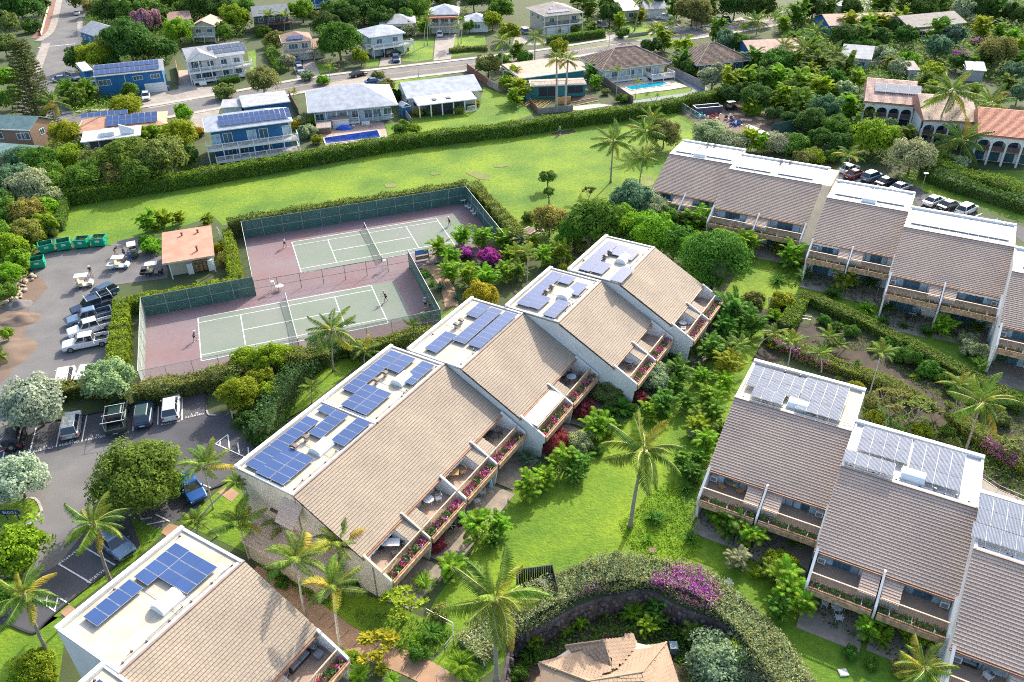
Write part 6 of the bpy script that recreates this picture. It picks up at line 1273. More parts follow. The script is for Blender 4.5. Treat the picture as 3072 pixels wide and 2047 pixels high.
# ================================================================ FURNITURE AND SMALL THINGS
def chair(label, loc, az, m, seat=None, h=.9, cat='chair', arms=True, wide=.55, group=None):
 T = thing('chair', label, cat, loc, R(az), group); w = wide/2; mb = MB()
 for sx in (-.22, .22):
  for s in (-1, 1): MB().tube((sx, s*w, 0), (sx*.9, s*w*.95, .42), .018, .018, m, 5).build('leg', T)
 MB().box(-.25, .27, -w, w, .42, .47 if not seat else .55, seat or m).build('seat', T)
 mb = MB()
 if seat: mb.hexa([(-.3, -w, .5), (-.2, -w, .5), (-.2, w, .5), (-.3, w, .5)], [(-.4, -w, h), (-.28, -w, h), (-.28, w, h), (-.4, w, h)], seat)
 else:
  for i in range(5): mb.tube((-.24, -w+.05+i*(2*w-.1)/4, .45), (-.33, -w+.05+i*(2*w-.1)/4, h), .012, .012, m, 4)
  mb.tube((-.33, -w, h), (-.33, w, h), .018, .018, m, 4)
 mb.build('backrest', T)
 if arms:
  for s in (-1, 1): MB().tube((-.28, s*w, .66), (.2, s*w, .66), .018, .018, m, 4).tube((.2, s*w, .45), (.2, s*w, .66), .015, .015, m, 4).build('armrest', T)
 return T
def table(label, loc, r, m, top=None, h=.72, rect=None, name='table', cat='table'):
 T = thing(name, label, cat, loc, 0)
 if rect: MB().box(-rect[0]/2, rect[0]/2, -rect[1]/2, rect[1]/2, h-.04, h, top or m).build('tabletop', T)
 else: MB().tube((0, 0, h-.03), (0, 0, h), r, r, top or m, 18).build('tabletop', T)
 if not rect and not top:
  mb = MB()
  for i in range(3): a = i*math.pi/3; mb.tube((math.cos(a)*r, math.sin(a)*r, h+.012), (-math.cos(a)*r, -math.sin(a)*r, h+.012), .02, .02, WHITE, 4)
  mb.build('spoke', T)
 q = (rect[0]/2-.08, rect[1]/2-.08) if rect else (r*.5, r*.5)
 for sx in (-1, 1):
  for s in (-1, 1): MB().tube((sx*q[0], s*q[1], 0), (sx*q[0]*.9, s*q[1]*.9, h-.03), .02, .02, m, 5).build('leg', T)
 return T
FZ = 2.6; DKM = M('dark_bronze_metal', (.05, .045, .045), .4, metal=.3); WMT = M('white_metal', (.72, .72, .7), .5); CUSH = M('grey_cushion', (.30, .31, .33), .9); TEAK = M('teak', (.50, .28, .10), .6, var=.2)
def L(t, x, y, z=FZ): q = p(t, x, y, z); return (q.x, q.y, z)
def setof(lab, c, n, r, m, tm=None, top=None, seat=None, rect=None):
 c = Vector(c); table('table of ' + lab, c, r, tm or m, top, rect=rect)
 for i in range(n):
  a = 2*math.pi*i/n+.4; chair(('chair %s the table of ' % ('behind', 'left of', 'in front of', 'right of', 'beside', 'near')[i % 6]) + lab, c+Vector((math.cos(a), math.sin(a), 0))*(r+.42), math.degrees(a)+180, m, seat)
setof('the glass dining set left of the cream awning', L('22', 545, 370), 5, .55, DKM, top=M('glass_table', (.35, .42, .48), .1))
setof('the dining set above the round garden stone', L('22', 1080, 215), 3, .6, DKM, top=M('pale_glass_table', (.55, .6, .62), .1))
setof('the dark round terrace set beside a sofa', L('12', 2160, 900), 3, .55, DKM, top=DKM)
setof('the square teak terrace set', L('12', 1820, 1250), 2, .5, M('teak_leg', (.4, .22, .08), .6), top=TEAK, rect=(1.0, .9))
setof('the white spoked set on the bare terrace', L('12', 1590, 1500), 1, .52, WMT)
setof('the white breakfast set by the person in blue', L('13', 1250, 330), 4, .6, DKM, top=WHITE, rect=(1.5, .9))
setof('the white wire set at the far building end', L('21', 1565, 1440), 3, .5, WMT)
setof('the tan set with a yellow bowl', L('22', 2020, 1330), 4, .75, TEAK, top=M('tan_wicker', (.36, .27, .2), .8))
setof('the ground floor set at the lower right', L('33', 620, 920, 0.1), 3, .5, WMT)
setof('the round set on the bottom right terrace', L('33', 2090, 1500), 2, .55, WMT, top=M('pale_glass_table'))
setof('the white set on the upper right building', L('21', 2060, 490), 4, .5, WMT)
setof('the farthest terrace set beside the topiary lawn', L('21', 1730, 345), 2, .45, DKM)
setof('the white dining set on the middle right building', L('31', 1750, 1190), 4, .5, WMT)
setof('the patio set under the closed blue parasol', L('12', 2000, 1440, .1), 4, .5, WMT)
setof('the small patio set beside the red shrub', L('13', 1790, 180, .1), 2, .5, DKM)
setof('the ground floor glass set behind the clipped hedge', L('31', 1320, 1360, .1), 2, .5, DKM)
table('yellow bowl', L('22', 2045, 1330, FZ+.72), .14, M('yellow_glaze', (.75, .5, .03), .4), top=M('yellow_glaze'), h=.12, name='bowl', cat='bowl') if False else None
b_ = thing('fruit_bowl', 'yellow bowl on the tan round table of the right front terrace', 'bowl', L('22', 2045, 1330, FZ+.725)); MB().tube((0, 0, 0), (0, 0, .12), .08, .2, M('yellow_glaze', (.75, .5, .03), .4), 12).build('dish', b_)
for i, (t, x, y, lab) in enumerate((('13', 520, 1265, 'grey cushioned armchair beside the white wall of the front left building terrace'), ('13', 250, 1540, 'pale cushioned armchair at the bottom of the front left building terrace'), ('12', 1960, 1120, 'dark armchair with green cushion on the teak terrace'))):
 chair(lab, L(t, x, y), -100, DKM, CUSH, .8, 'armchair', wide=.8)
def sofa(t):
 MB().box(-.4, .4, -.95, .95, .1, .42, DKM).build('base', t)
 for s in (-1, 1): MB().box(-.25, .4, s*.46-.44, s*.46+.44, .42, .56, CUSH).build('cushion', t); MB().box(-.4, -.25, s*.46-.44, s*.46+.44, .42, .85, CUSH).build('back_cushion', t); MB().box(-.2, .0, s*.7-.2, s*.7+.2, .56, .86, M('blue_pattern_cloth', (.15, .35, .5), .9, col2=(.5, .55, .6), scale=9)).build('throw_pillow', t); MB().box(-.4, .4, s*.95-.06, s*.95+.06, .1, .62, DKM).build('armrest', t)
loose('sofa', 'dark wicker sofa with blue pillows on the front left building terrace', 'sofa', sofa, L('13', 390, 1390), R(-32))
loose('sofa', 'long sofa along the back wall of the bottom right terrace', 'sofa', sofa, L('33', 1780, 1370), R(-120)); 
loose('ottoman', 'small square footstool beside the sofa', 'footstool', lambda t: MB().box(-.3, .3, -.3, .3, .12, .42, CUSH).box(-.27, .27, -.27, .27, 0, .12, DKM).build('pad', t), L('13', 580, 1330), R(-32))
person('person in blue dress leaning over the white breakfast table', Vector(L('13', 1190, 300)), -20, BLU, BLU, BH, 'sit', long=True, zg=FZ); person('person with blue cap beside the breakfast table', Vector(L('13', 1215, 270)), -120, TURQ, BLU, BH, 'sit', zg=FZ)
person('person in white sitting at the terrace table above the round garden stone', Vector(L('22', 1060, 190)), -40, WHT, BLK, BH, 'sit', zg=FZ); person('person in white shirt reclining on the bottom right terrace', Vector(L('33', 1950, 1420)), -60, WHT, BLU, BH, 'sit', zg=FZ); person('person in orange shirt at the table of the bottom right terrace', Vector(L('33', 2150, 1480)), 160, ORG, BLU, BH, 'sit', zg=FZ)
# lounge chairs and small tables on the courts
def umpire(t):
 for sx in (-.35, .35):
  for s in (-.3, .3): MB().tube((sx, s, 0), (sx*.5, s*.8, 1.5), .03, .03, WMT, 5).build('leg', t)
 for i in range(3): MB().box(.3-.04*i, .36-.04*i, -.28, .28, .35+i*.38, .39+i*.38, WMT).build('rung', t)
 MB().box(-.25, .25, -.26, .26, 1.5, 1.55, WMT).build('seat', t); MB().box(-.25, -.2, -.26, .26, 1.55, 2.05, WMT).build('backrest', t)
loose('umpire_chair', 'tall white umpire chair at the net post of the upper court', 'umpire chair', umpire, p('11', 1185, 905), CA); loose('umpire_chair', 'tall white umpire chair by the dividing fence at the lower net', 'umpire chair', umpire, p('11', 165, 1105), CA)
for i, (x, y) in enumerate(((1935, 350), (1960, 365), (1985, 395), (2005, 420))): chair('white plastic chair, %s in the row at the far corner of the upper court' % ('first', 'second', 'third', 'last')[i], p('11', x, y)+Vector((0, 0, .05)), 200, WMT, group='white chairs in the court corner')
table('round white table in the far corner of the upper court', p('11', 1905, 305)+Vector((0, 0, .05)), .55, WMT, top=WHITE); table('round white table beside the umpire chair of the lower court', p('11', 225, 1100)+Vector((0, 0, .05)), .55, WMT, top=WHITE)
def basket(t):
 MB().tube((0, 0, .5), (0, 0, .75), .15, .2, DKM, 8).build('basket', t)
 for i in range(4): a = i*1.57+.78; MB().tube((math.cos(a)*.2, math.sin(a)*.2, 0), (math.cos(a)*.14, math.sin(a)*.14, .52), .012, .012, DKM, 4).build('leg', t)
 for i in range(5): a = i*1.25; MB().tube((math.cos(a)*.08, math.sin(a)*.08, .74), (math.cos(a)*.08, math.sin(a)*.08, .8), .035, .03, M('tennis_ball', (.5, .6, .05), .9), 6).build('ball', t)
loose('ball_hopper', 'ball basket beside the person at the lower court fence', 'basket', basket, p('11', 1600, 1270)+Vector((0, 0, .05)))
# court gate board, wooden steps, planters, grills
def board(t):
 for x in (-1, 1): MB().tube((x, 0, 0), (x, 0, 2.0), .05, .05, GPOST, 5).build('post', t)
 MB().box(-1.05, 1.05, -.05, .05, 1.1, 1.9, M('notice_blue', (.12, .25, .55), .5)).build('panel', t); MB().box(-.95, .95, -.06, .06, .3, .9, M('notice_frame', (.3, .22, .15), .7)).build('panel', t)
loose('notice_board', 'blue notice board at the court gate behind the areca palms', 'notice board', board, p('11', 1530, 830), CA)
def stairs(t):
 for i in range(6): MB().box(-.75, .75, -i*.36-.18, -i*.36+.16, .0, .12+.02*(6-i), M('brown_step', (.22, .15, .12), .85)).build('step', t)
 for s in (-1, 1): MB().box(s*.9-.12, s*.9+.12, -2.1, .3, 0, .3, CONC).build('side_wall', t)
loose('garden_steps', 'short flight of brown garden steps with pale side walls near the flame tree', 'steps', stairs, p('21', 190, 545), R(-38))
def lowsign(t):
 for x in (-.55, .55): MB().box(x-.05, x+.05, -.05, .05, 0, .95, M('sign_post_dark', (.03, .05, .06), .6)).build('post', t)
 MB().prism([(-1.0, .85), (-.9, .7), (.9, .7), (1.0, .85), (1.0, 1.1), (.9, 1.25), (-.9, 1.25), (-1.0, 1.1)], 'y', -.05, .05, M('sign_navy', (.015, .04, .09), .5)).build('panel', t)
 cu = bpy.data.curves.new('txt', 'FONT'); cu.body = 'BLDG L'; cu.size = .42; cu.align_x = 'CENTER'; cu.align_y = 'CENTER'; o = bpy.data.objects.new('txt', cu); C.objects.link(o); bpy.context.view_layer.update()
 me = bpy.data.meshes.new_from_object(o.evaluated_get(bpy.context.evaluated_depsgraph_get())); bpy.data.objects.remove(o); me.materials.clear(); me.materials.append(WHITE)
 obj('lettering', me, t, Matrix.Translation((0, -.056, .98)) @ Matrix.Rotation(math.pi/2, 4, 'X'))
loose('building_sign', 'dark navy sign board with white letters on the grass island', 'sign', lowsign, p('03', 130, 80)+Vector((0, 0, .1)), R(0))
def enclosure(t):
 m = M('charcoal_boards', (.05, .05, .06), .8)
 for i in range(16):
  for (x, y) in ((-1.6+i*.2, 1.2),): MB().box(x, x+.17, y, y+.05, 0, 1.75, m).build('plank', t)
 for i in range(12): MB().box(1.55, 1.6, -1.2+i*.2, -1.03+i*.2, 0, 1.75, m).build('plank', t); MB().box(-1.65, -1.6, -1.2+i*.2, -1.03+i*.2, 0, 1.75, m).build('plank', t)
 for a in ((-1.7, 1.62, 1.18, 1.27), ): MB().box(a[0], a[1], a[2], a[3], 1.75, 1.8, m).build('cap_rail', t)
loose('screen_enclosure', 'charcoal board enclosure hiding equipment beside the bougainvillea hedge', 'enclosure', enclosure, p('23', 230, 740), R(8))
def grill(t): MB().box(-.6, .6, -.3, .3, .1, .9, METAL).build('cabinet', t); MB().prism([(-.3, .9), (-.3, 1.05), (0, 1.2), (.3, 1.05), (.3, .9)], 'x', -.4, .4, METAL).build('lid', t); MB().tube((-.35, -.33, 1.0), (.35, -.33, 1.0), .02, .02, CHROME, 5).build('handle', t)
loose('barbecue_grill', 'steel barbecue grill inside the charcoal board enclosure', 'grill', grill, p('23', 270, 715), R(8))
loose('stone_spiral_table', 'round grey stone disc with spiral rings beside the pale shrub', 'stone disc', lambda t: (MB().tube((0, 0, 0), (0, 0, .12), .85, .85, CONC, 20).build('disc', t), [MB().tube((0, 0, .12), (0, 0, .14+.004*i), r_, r_-.08, M('dark_ring', (.15, .15, .15), .8) if i % 2 else CONC, 18).build('ring', t) for i, r_ in enumerate((.75, .6, .45, .3, .15))]), p('22', 1200, 425))
def parasol(t): MB().tube((0, 0, 0), (0, 0, 2.4), .03, .03, METAL, 6).build('pole', t); MB().tube((0, 0, .9), (0, 0, 2.3), .22, .05, M('pale_blue_canvas', (.25, .45, .6), .8, var=.2, scale=5), 8).build('canopy', t); MB().tube((0, 0, 0), (0, 0, .1), .25, .25, CONC, 10).build('base', t)
loose('closed_parasol', 'closed pale blue parasol on the patio below the teak terrace', 'parasol', parasol, p('12', 2160, 1390)); loose('closed_parasol', 'closed pink parasol standing under the central building terrace', 'parasol', lambda t: (MB().tube((0, 0, 0), (0, 0, 2.4), .03, .03, METAL, 6).build('pole', t), MB().tube((0, 0, .9), (0, 0, 2.3), .2, .05, M('pink_canvas', (.6, .05, .15), .8), 8).build('canopy', t)), p('22', 742, 520))
for x, y, t in ((1290, 365, '23'), (1990, 655, '23'), (690, 1485, '33')): loose('utility_cover', {1290: 'brown square cover in the groundcover bed under the palm', 1990: 'pale square cover in the shaded lawn right of the purple flowers', 690: 'pale square cover in the lawn at the bottom right'}[x], 'ground cover plate', lambda q: MB().box(-.35, .35, -.3, .3, 0, .12, M('pale_box', (.5, .52, .48), .8) if x != 1290 else M('brown_box', (.2, .12, .1), .8)).box(-.3, .3, -.25, .25, .12, .14, M('pale_box') if x != 1290 else M('brown_box')).build('lid', q), p(t, x, y), R(5))
def wheelie(t): MB().hexa([(-.25, -.28, .05), (.25, -.28, .05), (.25, .28, .05), (-.25, .28, .05)], [(-.3, -.33, 1.0), (.3, -.33, 1.0), (.3, .33, 1.0), (-.3, .33, 1.0)], M('blue_grey_plastic', (.12, .2, .28), .5)).build('bin', t); MB().box(-.32, .32, -.36, .36, 1.0, 1.06, M('blue_grey_plastic')).build('lid', t); MB().tube((-.3, .3, .1), (.3, .3, .1), .1, .1, TYRE, 8).build('wheel', t)
for t, x, y, z, lab in (('23', 1475, 1300, BZ, 'blue grey bin in the sunken garden beside the pavilion'), ('00', 1550, 830, 0, 'dark blue bin beside the white garage door of the bright blue house'), ('01', 1435, 745, 0, 'grey green drum by the left wall of the shed'), ('10', 1400, 470, 0, 'blue bin beside the minivan')):
 q = p(t, x, y, z); loose('wheeled_bin', lab, 'bin', wheelie, (q.x, q.y, z+.03))
# garden rails
def railline(label, pts, z=0):
 q = [p(*a) for a in pts]; T = thing('metal_handrail', label, 'handrail', q[0]); O = Vector(T.location)
 for a in q: MB().tube((a.x-O.x, a.y-O.y, 0), (a.x-O.x, a.y-O.y, .95), .025, .025, METAL, 5).build('post', T)
 mb = MB()
 for a, b in zip(q, q[1:]): mb.tube((a.x-O.x, a.y-O.y, .95), (b.x-O.x, b.y-O.y, .95), .03, .03, METAL, 5); mb.tube((a.x-O.x, a.y-O.y, .5), (b.x-O.x, b.y-O.y, .5), .015, .015, METAL, 4)
 mb.build('rail', T)
railline('grey metal handrail on the slope above the curving path', [('13', 1570, 960), ('13', 1700, 1030), ('13', 1815, 1090), ('13', 1815, 1200), ('13', 1740, 1290)])
railline('short grey handrail at the lower end of the curving path', [('13', 1660, 1568), ('13', 1740, 1500)]); railline('short rail beside the bougainvillea hedge steps', [('13', 1910, 1180), ('13', 1975, 1230)])
railline('thin rail along the sloping walk right of the front right building', [('32', 1900, 1250), ('32', 2100, 1390), ('32', 2352, 1500)]); railline('wooden rail in the mulch bed below the round shrubs', [('31', 110, 1450), ('31', 270, 1380), ('31', 390, 1400)])
def rocks(name, label, cat, pts, m, n, r, smin, smax, z=0):
 T = thing(name, label, cat, pts[0]); O = Vector(T.location); me = shared(('rk', m.name), lambda: (lambda q: (q.materials.clear(), q.materials.append(m), q)[2])(rock_mesh().copy()))
 for i in range(n):
  q = random.choice(pts); s = random.uniform(smin, smax); obj('stone', me, T, TX((q.x-O.x+random.gauss(0, r), q.y-O.y+random.gauss(0, r), s*.3), random.random()*6, (s, s*.8, s*.6)))
rocks('rubble_heap', 'heap of pale broken rocks beside the dirt bank', 'rubble', [p('01', 240, 1000), p('01', 190, 1060), p('01', 160, 1130), p('01', 130, 1160)], M('pale_rock', (.45, .36, .28), .9, island=.4), 90, .7, .35, .9)
def heap(name, label, c, rx, ry, h, m, cat='heap'):
 T = thing(name, label, cat, c); bm = bmesh.new(); bmesh.ops.create_grid(bm, x_segments=18, y_segments=18, size=1)
 for v in bm.verts:
  d = math.hypot(v.co.x, v.co.y); v.co.z = max(0, 1-d*d)*h*(.8+.4*math.sin(v.co.x*5+1)*math.cos(v.co.y*4)) + (random.random()-.5)*.12*h; v.co.x *= rx; v.co.y *= ry
  if d > 1: v.co.z = -.05
 me = bpy.data.meshes.new('mound'); bm.to_mesh(me); bm.free(); me.materials.append(m); me.shade_smooth(); obj('mound', me, T)
heap('gravel_heap', 'grey gravel heap on the dirt at the left', p('01', 165, 1240), 2.0, 1.6, .8, ASPH); heap('dirt_heap', 'orange brown dirt heap at the left edge of the yard', p('01', 180, 1370), 3, 2.0, .7, DIRT); heap('dirt_heap', 'red brown dirt mound at the far left above the grey yard', p('02', 60, 120), 3.5, 4, .8, DIRT)
# material yard behind the hedge
def planks(label, t, x0, y0, x1, y1, n, m, w=.25, gap=.3, name='lumber_stack'):
 a = p(t, x0, y0); b = p(t, x1, y1); T = thing(name, label, 'lumber', a, math.atan2(b.y-a.y, b.x-a.x)); L_ = (b-a).length
 for i in range(n): MB().box(0, L_*random.uniform(.8, 1), i*gap, i*gap+w, .03+.06*(i % 2), .14+.06*(i % 2), m).build('plank', T)
planks('pale planks lying along the right of the material yard', '20', 2120, 1010, 2300, 1130, 4, WOODL); planks('white boards stacked at the near edge of the material yard', '20', 1830, 1150, 2050, 1280, 3, M('white_boards', (.6, .58, .55), .8), .35, .4); planks('long pipes and planks at the near side of the material yard', '20', 2100, 1150, 2352, 1260, 6, METAL, .12, .25); planks('pale ladder lying at the right of the material yard', '30', 20, 1080, 240, 1180, 2, METAL, .08, .5, 'ladder'); planks('rusty pipes beside the white boards', '20', 2060, 1110, 2200, 1200, 5, M('rust', (.25, .1, .06), .8), .1, .2)
def skip(t): 
 m = M('slate_steel', (.08, .08, .12), .6)
 for a in ((-3, 3, -1.1, -1.0), (-3, 3, 1.0, 1.1)): MB().box(*a, 0, 1.6, m).build('side_panel', t)
 for a in ((-3, -2.9, -1, 1), (2.9, 3, -1, 1)): MB().box(*a, 0, 1.6, m).build('end_panel', t)
 MB().box(-3.05, 3.05, -1.16, -1.0, 1.6, 1.68, WHITE).box(-3.05, 3.05, 1.0, 1.16, 1.6, 1.68, WHITE).box(-3.05, -2.9, -1, 1, 1.6, 1.68, WHITE).build('rim', t); MB().box(-2.9, 2.9, -1, 1, 0, .1, DARK).build('floor', t)
loose('waste_container', 'long dark open top container with white rim in the material yard', 'container', skip, p('20', 1790, 1040), R(azpx('20', 1680, 1050, 1900, 1030)))
for t, x, y, lab, m in (('20', 1870, 1100, 'pile of red plastic barriers in the material yard', RED), ('20', 2010, 1110, 'heap of purple and white sacks in the material yard', M('purple_sack', (.15, .06, .12), .8)), ('20', 2060, 1150, 'blue drums and sacks beside the purple heap', BLU), ('20', 1740, 1080, 'blue tarpaulin scraps by the dark container', TURQ)):
 T = thing('scrap_pile', lab, 'pile', p(t, x, y))
 for i in range(12): MB().hexa([(-.3, -.15, 0), (.3, -.15, 0), (.3, .15, 0), (-.3, .15, 0)], [(-.2, -.1, .5), (.25, -.1, .45), (.2, .1, .5), (-.25, .1, .4)], m if i % 4 else WHITE).build('piece', T).matrix_basis = TX((random.gauss(0, .7), random.gauss(0, .6), .0+.25*(i % 3)), random.random()*6)
for t, x, y, lab in (('20', 2090, 1060, 'tan plywood sheet lying flat in the material yard'), ('20', 2150, 1110, 'second tan plywood sheet nearer the hedge')):
 loose('plywood_sheet', lab, 'plywood', lambda q: MB().box(-1.2, 1.2, -.6, .6, .03, .25, WOODL).build('sheet', q), p(t, x, y), R(-25))
# fences of the neighbourhood
def boardfence(label, pts, h, m, name='board_fence', bw=.9):
 q = [p(*a) if isinstance(a, tuple) else a for a in pts]; T = thing(name, label, 'fence', q[0]); O = Vector(T.location)
 for a, b in zip(q, q[1:]):
  d = (b-a); L_ = d.length; d.normalize(); n = max(1, int(L_/bw)); w = L_/n
  me = shared((label, round(w, 2)), lambda: MB().box(.01, w-.01, -.03, .03, 0, h, m).mesh('board'))
  for i in range(n): c = a-O+d*(i*w); obj('board', me, T, TX((c.x, c.y, 0), math.atan2(d.y, d.x)))
  c = a-O; MB().box(c.x-.06, c.x+.06, c.y-.06, c.y+.06, 0, h+.08, m).build('post', T)
FB1 = M('red_brown_fence', (.25, .10, .07), .85, var=.15); FB2 = M('grey_board_fence', (.30, .27, .25), .85, var=.15); CMU = M('grey_block_wall', (.33, .30, .30), .9, var=.12, fine=.1)
boardfence('dark red board fence right of the grey ranch house', [('10', 1940, 650), ('10', 2130, 790)], 1.8, FB1); boardfence('grey board fence continuing toward the big lawn', [('10', 2130, 790), ('10', 2230, 840)], 1.8, FB2); boardfence('low weathered fence between the pool yard and the ranch lawn', [('10', 1330, 1010), ('10', 1430, 1150)], 1.6, FB2)
boardfence('dark red fence beside the grey hip roofed house', [('10', 310, 900), ('10', 395, 1060)], 1.6, FB1); boardfence('brown block wall left of the turquoise pool', [('20', 790, 740), ('20', 1110, 960)], 1.8, M('brown_block', (.22, .15, .13), .9), 'block_wall'); boardfence('grey block wall right of the turquoise pool', [('20', 1440, 660), ('20', 1770, 830)], 1.8, CMU, 'block_wall')
boardfence('weathered red fence at the foot of the teal house yard', [('20', 165, 960), ('20', 240, 1050)], 1.4, FB1); boardfence('grey fence along the hedge below the teal house', [('20', 240, 1050), ('20', 440, 1030), ('20', 560, 1020)], 1.3, FB2); boardfence('orange board fence between the bright blue house and the white house', [('00', 1625, 620), ('00', 1660, 790)], 1.8, M('orange_cedar', (.45, .22, .1), .8))
boardfence('grey block wall among the trees in the upper right', [('30', 910, 640), ('30', 1040, 620)], 1.8, CMU, 'block_wall'); boardfence('low stone wall along the street below the yellow palms', [('20', 1070, 345), ('20', 1250, 320)], .9, CMU, 'block_wall'); boardfence('tan wall end beside the car park corner', [('02', 2150, 745), ('02', 2130, 640)], 1.5, M('cream_wall', (.55, .5, .4), .9), 'garden_wall')
boardfence('cream retaining wall at the top left street corner', [('00', 380, 330), ('00', 450, 70)], 1.0, M('cream_wall'), 'garden_wall'); boardfence('blue grey wall at the top behind the pale roofs', [('10', 1880, 50), ('10', 2352, 10)], 1.6, CMU, 'block_wall')
netfence('yard_fence', 'green mesh fence at the right end of the material yard', [p('30', 20, 1260), p('30', 370, 1180)], 2.6, CHAING, GPOST, 3, 2.6); netfence('yard_fence', 'grey chain link fence at the left end of the material yard', [p('20', 1540, 1020), p('20', 1730, 1140), p('20', 1810, 1170)], 2.0, CHAIN, SPOST, 2.5); netfence('yard_fence', 'wire fence enclosing the dry bed behind the shed', [p('01', 2010, 600), p('01', 2150, 860)], 1.6, CHAIN, SPOST, 2.5)
# pools
def pool(label, t, q, water, deckq, dm, steps=True):
 sheet('pool_deck', P2(t, *deckq), .045, dm)
 pts = P2(t, *q); c = sum(pts, Vector())/len(pts); T = thing('swimming_pool', label, 'pool', (c.x, c.y, 0)); 
 mb = MB(); tri = tessellate_polygon([pts]); mb.add([(v.x-c.x, v.y-c.y, .13) for v in pts], [tuple(x) for x in tri], water); mb.build('water', T)
 mb = MB()
 for a, b in zip(pts, pts[1:]+pts[:1]):
  d = (b-a).normalized(); n = Vector((-d.y, d.x, 0))*.15; mb.hexa([v3(a-c-n, .05), v3(b-c-n, .05), v3(b-c+n, .05), v3(a-c+n, .05)], [v3(a-c-n, .17), v3(b-c-n, .17), v3(b-c+n, .17), v3(a-c+n, .17)], M('pool_coping', (.5, .46, .42), .7))
 mb.build('coping', T)
pool('long dark blue swimming pool behind the hedge of the wide grey roofed house', '10', (620, 1272, 1120, 1200, 1150, 1270, 640, 1328), M('deep_pool_water', (.005, .03, .22), .08, var=.3, scale=.6, bump=.2, bscale=3), (590, 1230, 560, 1180, 700, 1120, 1100, 1100, 1170, 1130, 1220, 1280, 640, 1350), M('pool_deck_tan', (.42, .31, .25), .85, fine=.1))
pool('turquoise swimming pool in front of the white railed veranda', '20', (1030, 805, 1385, 752, 1455, 785, 1100, 835), M('turquoise_pool_water', (.0, .32, .45), .08, var=.2, scale=.6, bump=.2, bscale=3), (900, 760, 1300, 730, 1460, 730, 1610, 800, 1440, 830, 1250, 850, 1060, 880, 990, 850), M('pool_deck_cream', (.50, .42, .33), .85, fine=.1))
sheet('side_paving', P2('20', 1450, 690, 1520, 650, 1860, 850, 1640, 900, 1300, 930, 1120, 950, 1100, 930, 1640, 850, 1660, 820), .05, M('slate_paving', (.2, .22, .25), .85, fine=.1))
T = thing('blue_tarpaulin', 'bright blue tarpaulin bundle beside the dark pool', 'tarpaulin', p('10', 810, 1190)); heap_m = M('blue_tarp', (.01, .08, .5), .4, var=.2)
bm = bmesh.new(); bmesh.ops.create_icosphere(bm, subdivisions=2, radius=1)
for v in bm.verts: v.co.x *= 1.9; v.co.z = max(0, v.co.z)*.9; v.co += Vector((random.uniform(-.15, .15), random.uniform(-.15, .15), random.uniform(-.1, .1)*(v.co.z > 0)))
me = bpy.data.meshes.new('sheet'); bm.to_mesh(me); bm.free(); me.materials.append(heap_m); obj('sheet', me, T)
for i, (x, y, lab) in enumerate(((900, 1175, 'white garden chair by the blue tarpaulin'), (1000, 1165, 'tan garden chair on the pool deck'), (1060, 1170, 'brown wooden garden chair on the pool deck'), (1110, 1080, 'white chair on the veranda edge of the grey hip roofed house'))): chair(lab, p('10', x, y)+Vector((0, 0, .05)), -90+20*i, WMT if i in (0, 3) else TEAK)
loose('garden_umbrella', 'dark teal closed umbrella and cover beside the veranda steps', 'umbrella', lambda t: (MB().tube((0, 0, 1.3), (0, 0, 1.9), 1.0, .1, M('teal_canvas', (.02, .18, .17), .8), 8).build('canopy', t), MB().tube((0, 0, 0), (0, 0, 2), .03, .03, METAL, 5).build('pole', t)), p('10', 985, 1100))
# sawn timber frame yard under the teal house
planks('bare timber joists on the ground under the teal house', '20', 280, 1000, 380, 930, 8, TEAK, .12, .7, 'timber_frame'); planks('timber border frame of the dark planting bed', '20', 560, 980, 860, 915, 2, TEAK, .15, 2.2, 'timber_frame'); sheet('dark_bed', P2('20', 540, 890, 690, 860, 800, 910, 560, 960), .05, MULCH); sheet('grey_slab', P2('20', 440, 990, 800, 955, 930, 970, 600, 1020), .05, CONC)
boardfence('short orange timber wall between the twin palms', [('20', 420, 960), ('20', 540, 950)], 1.6, TEAK, 'timber_wall', .4)
sheet('brown_bed', P2('20', 360, 1225, 560, 1190, 590, 1215, 400, 1255), .03, MULCH)
# street lamps and poles
def lamp(label, base, h, arm=0):
 T = thing('street_lamp', label, 'street lamp', base); MB().tube((0, 0, 0), (0, 0, h), .09, .05, METAL, 8).build('pole', T)
 if arm: MB().path([(0, 0, h), (-.6, 0, h+.5), (-arm, 0, h+.6)], [.05, .04, .035], METAL, 6).build('arm', T)
 MB().box(-arm-.35, -arm+.35, -.12, .12, h+(.52 if arm else 0), h+(.65 if arm else .15), METAL).build('lamp_head', T)
lamp('tall street lamp with curved arm in front of the brown roofed balcony house', p('20', 455, 420), 8.5, 1.6); lamp('slim white light pole leaning into view above the blue gable house', p('00', 975, 210), 7.5, .5); lamp('white pole at the far upper right beside the long pink roof', p('30', 470, 90), 8, .4); lamp('small grey lamp post in the east car park', p('31', 680, 90), 3.2); lamp('short grey lamp post beside the white sedan', p('31', 1410, 180), 3.0); lamp('thin mailbox post on the verge above the ranch house', p('10', 1495, 710), 1.6)
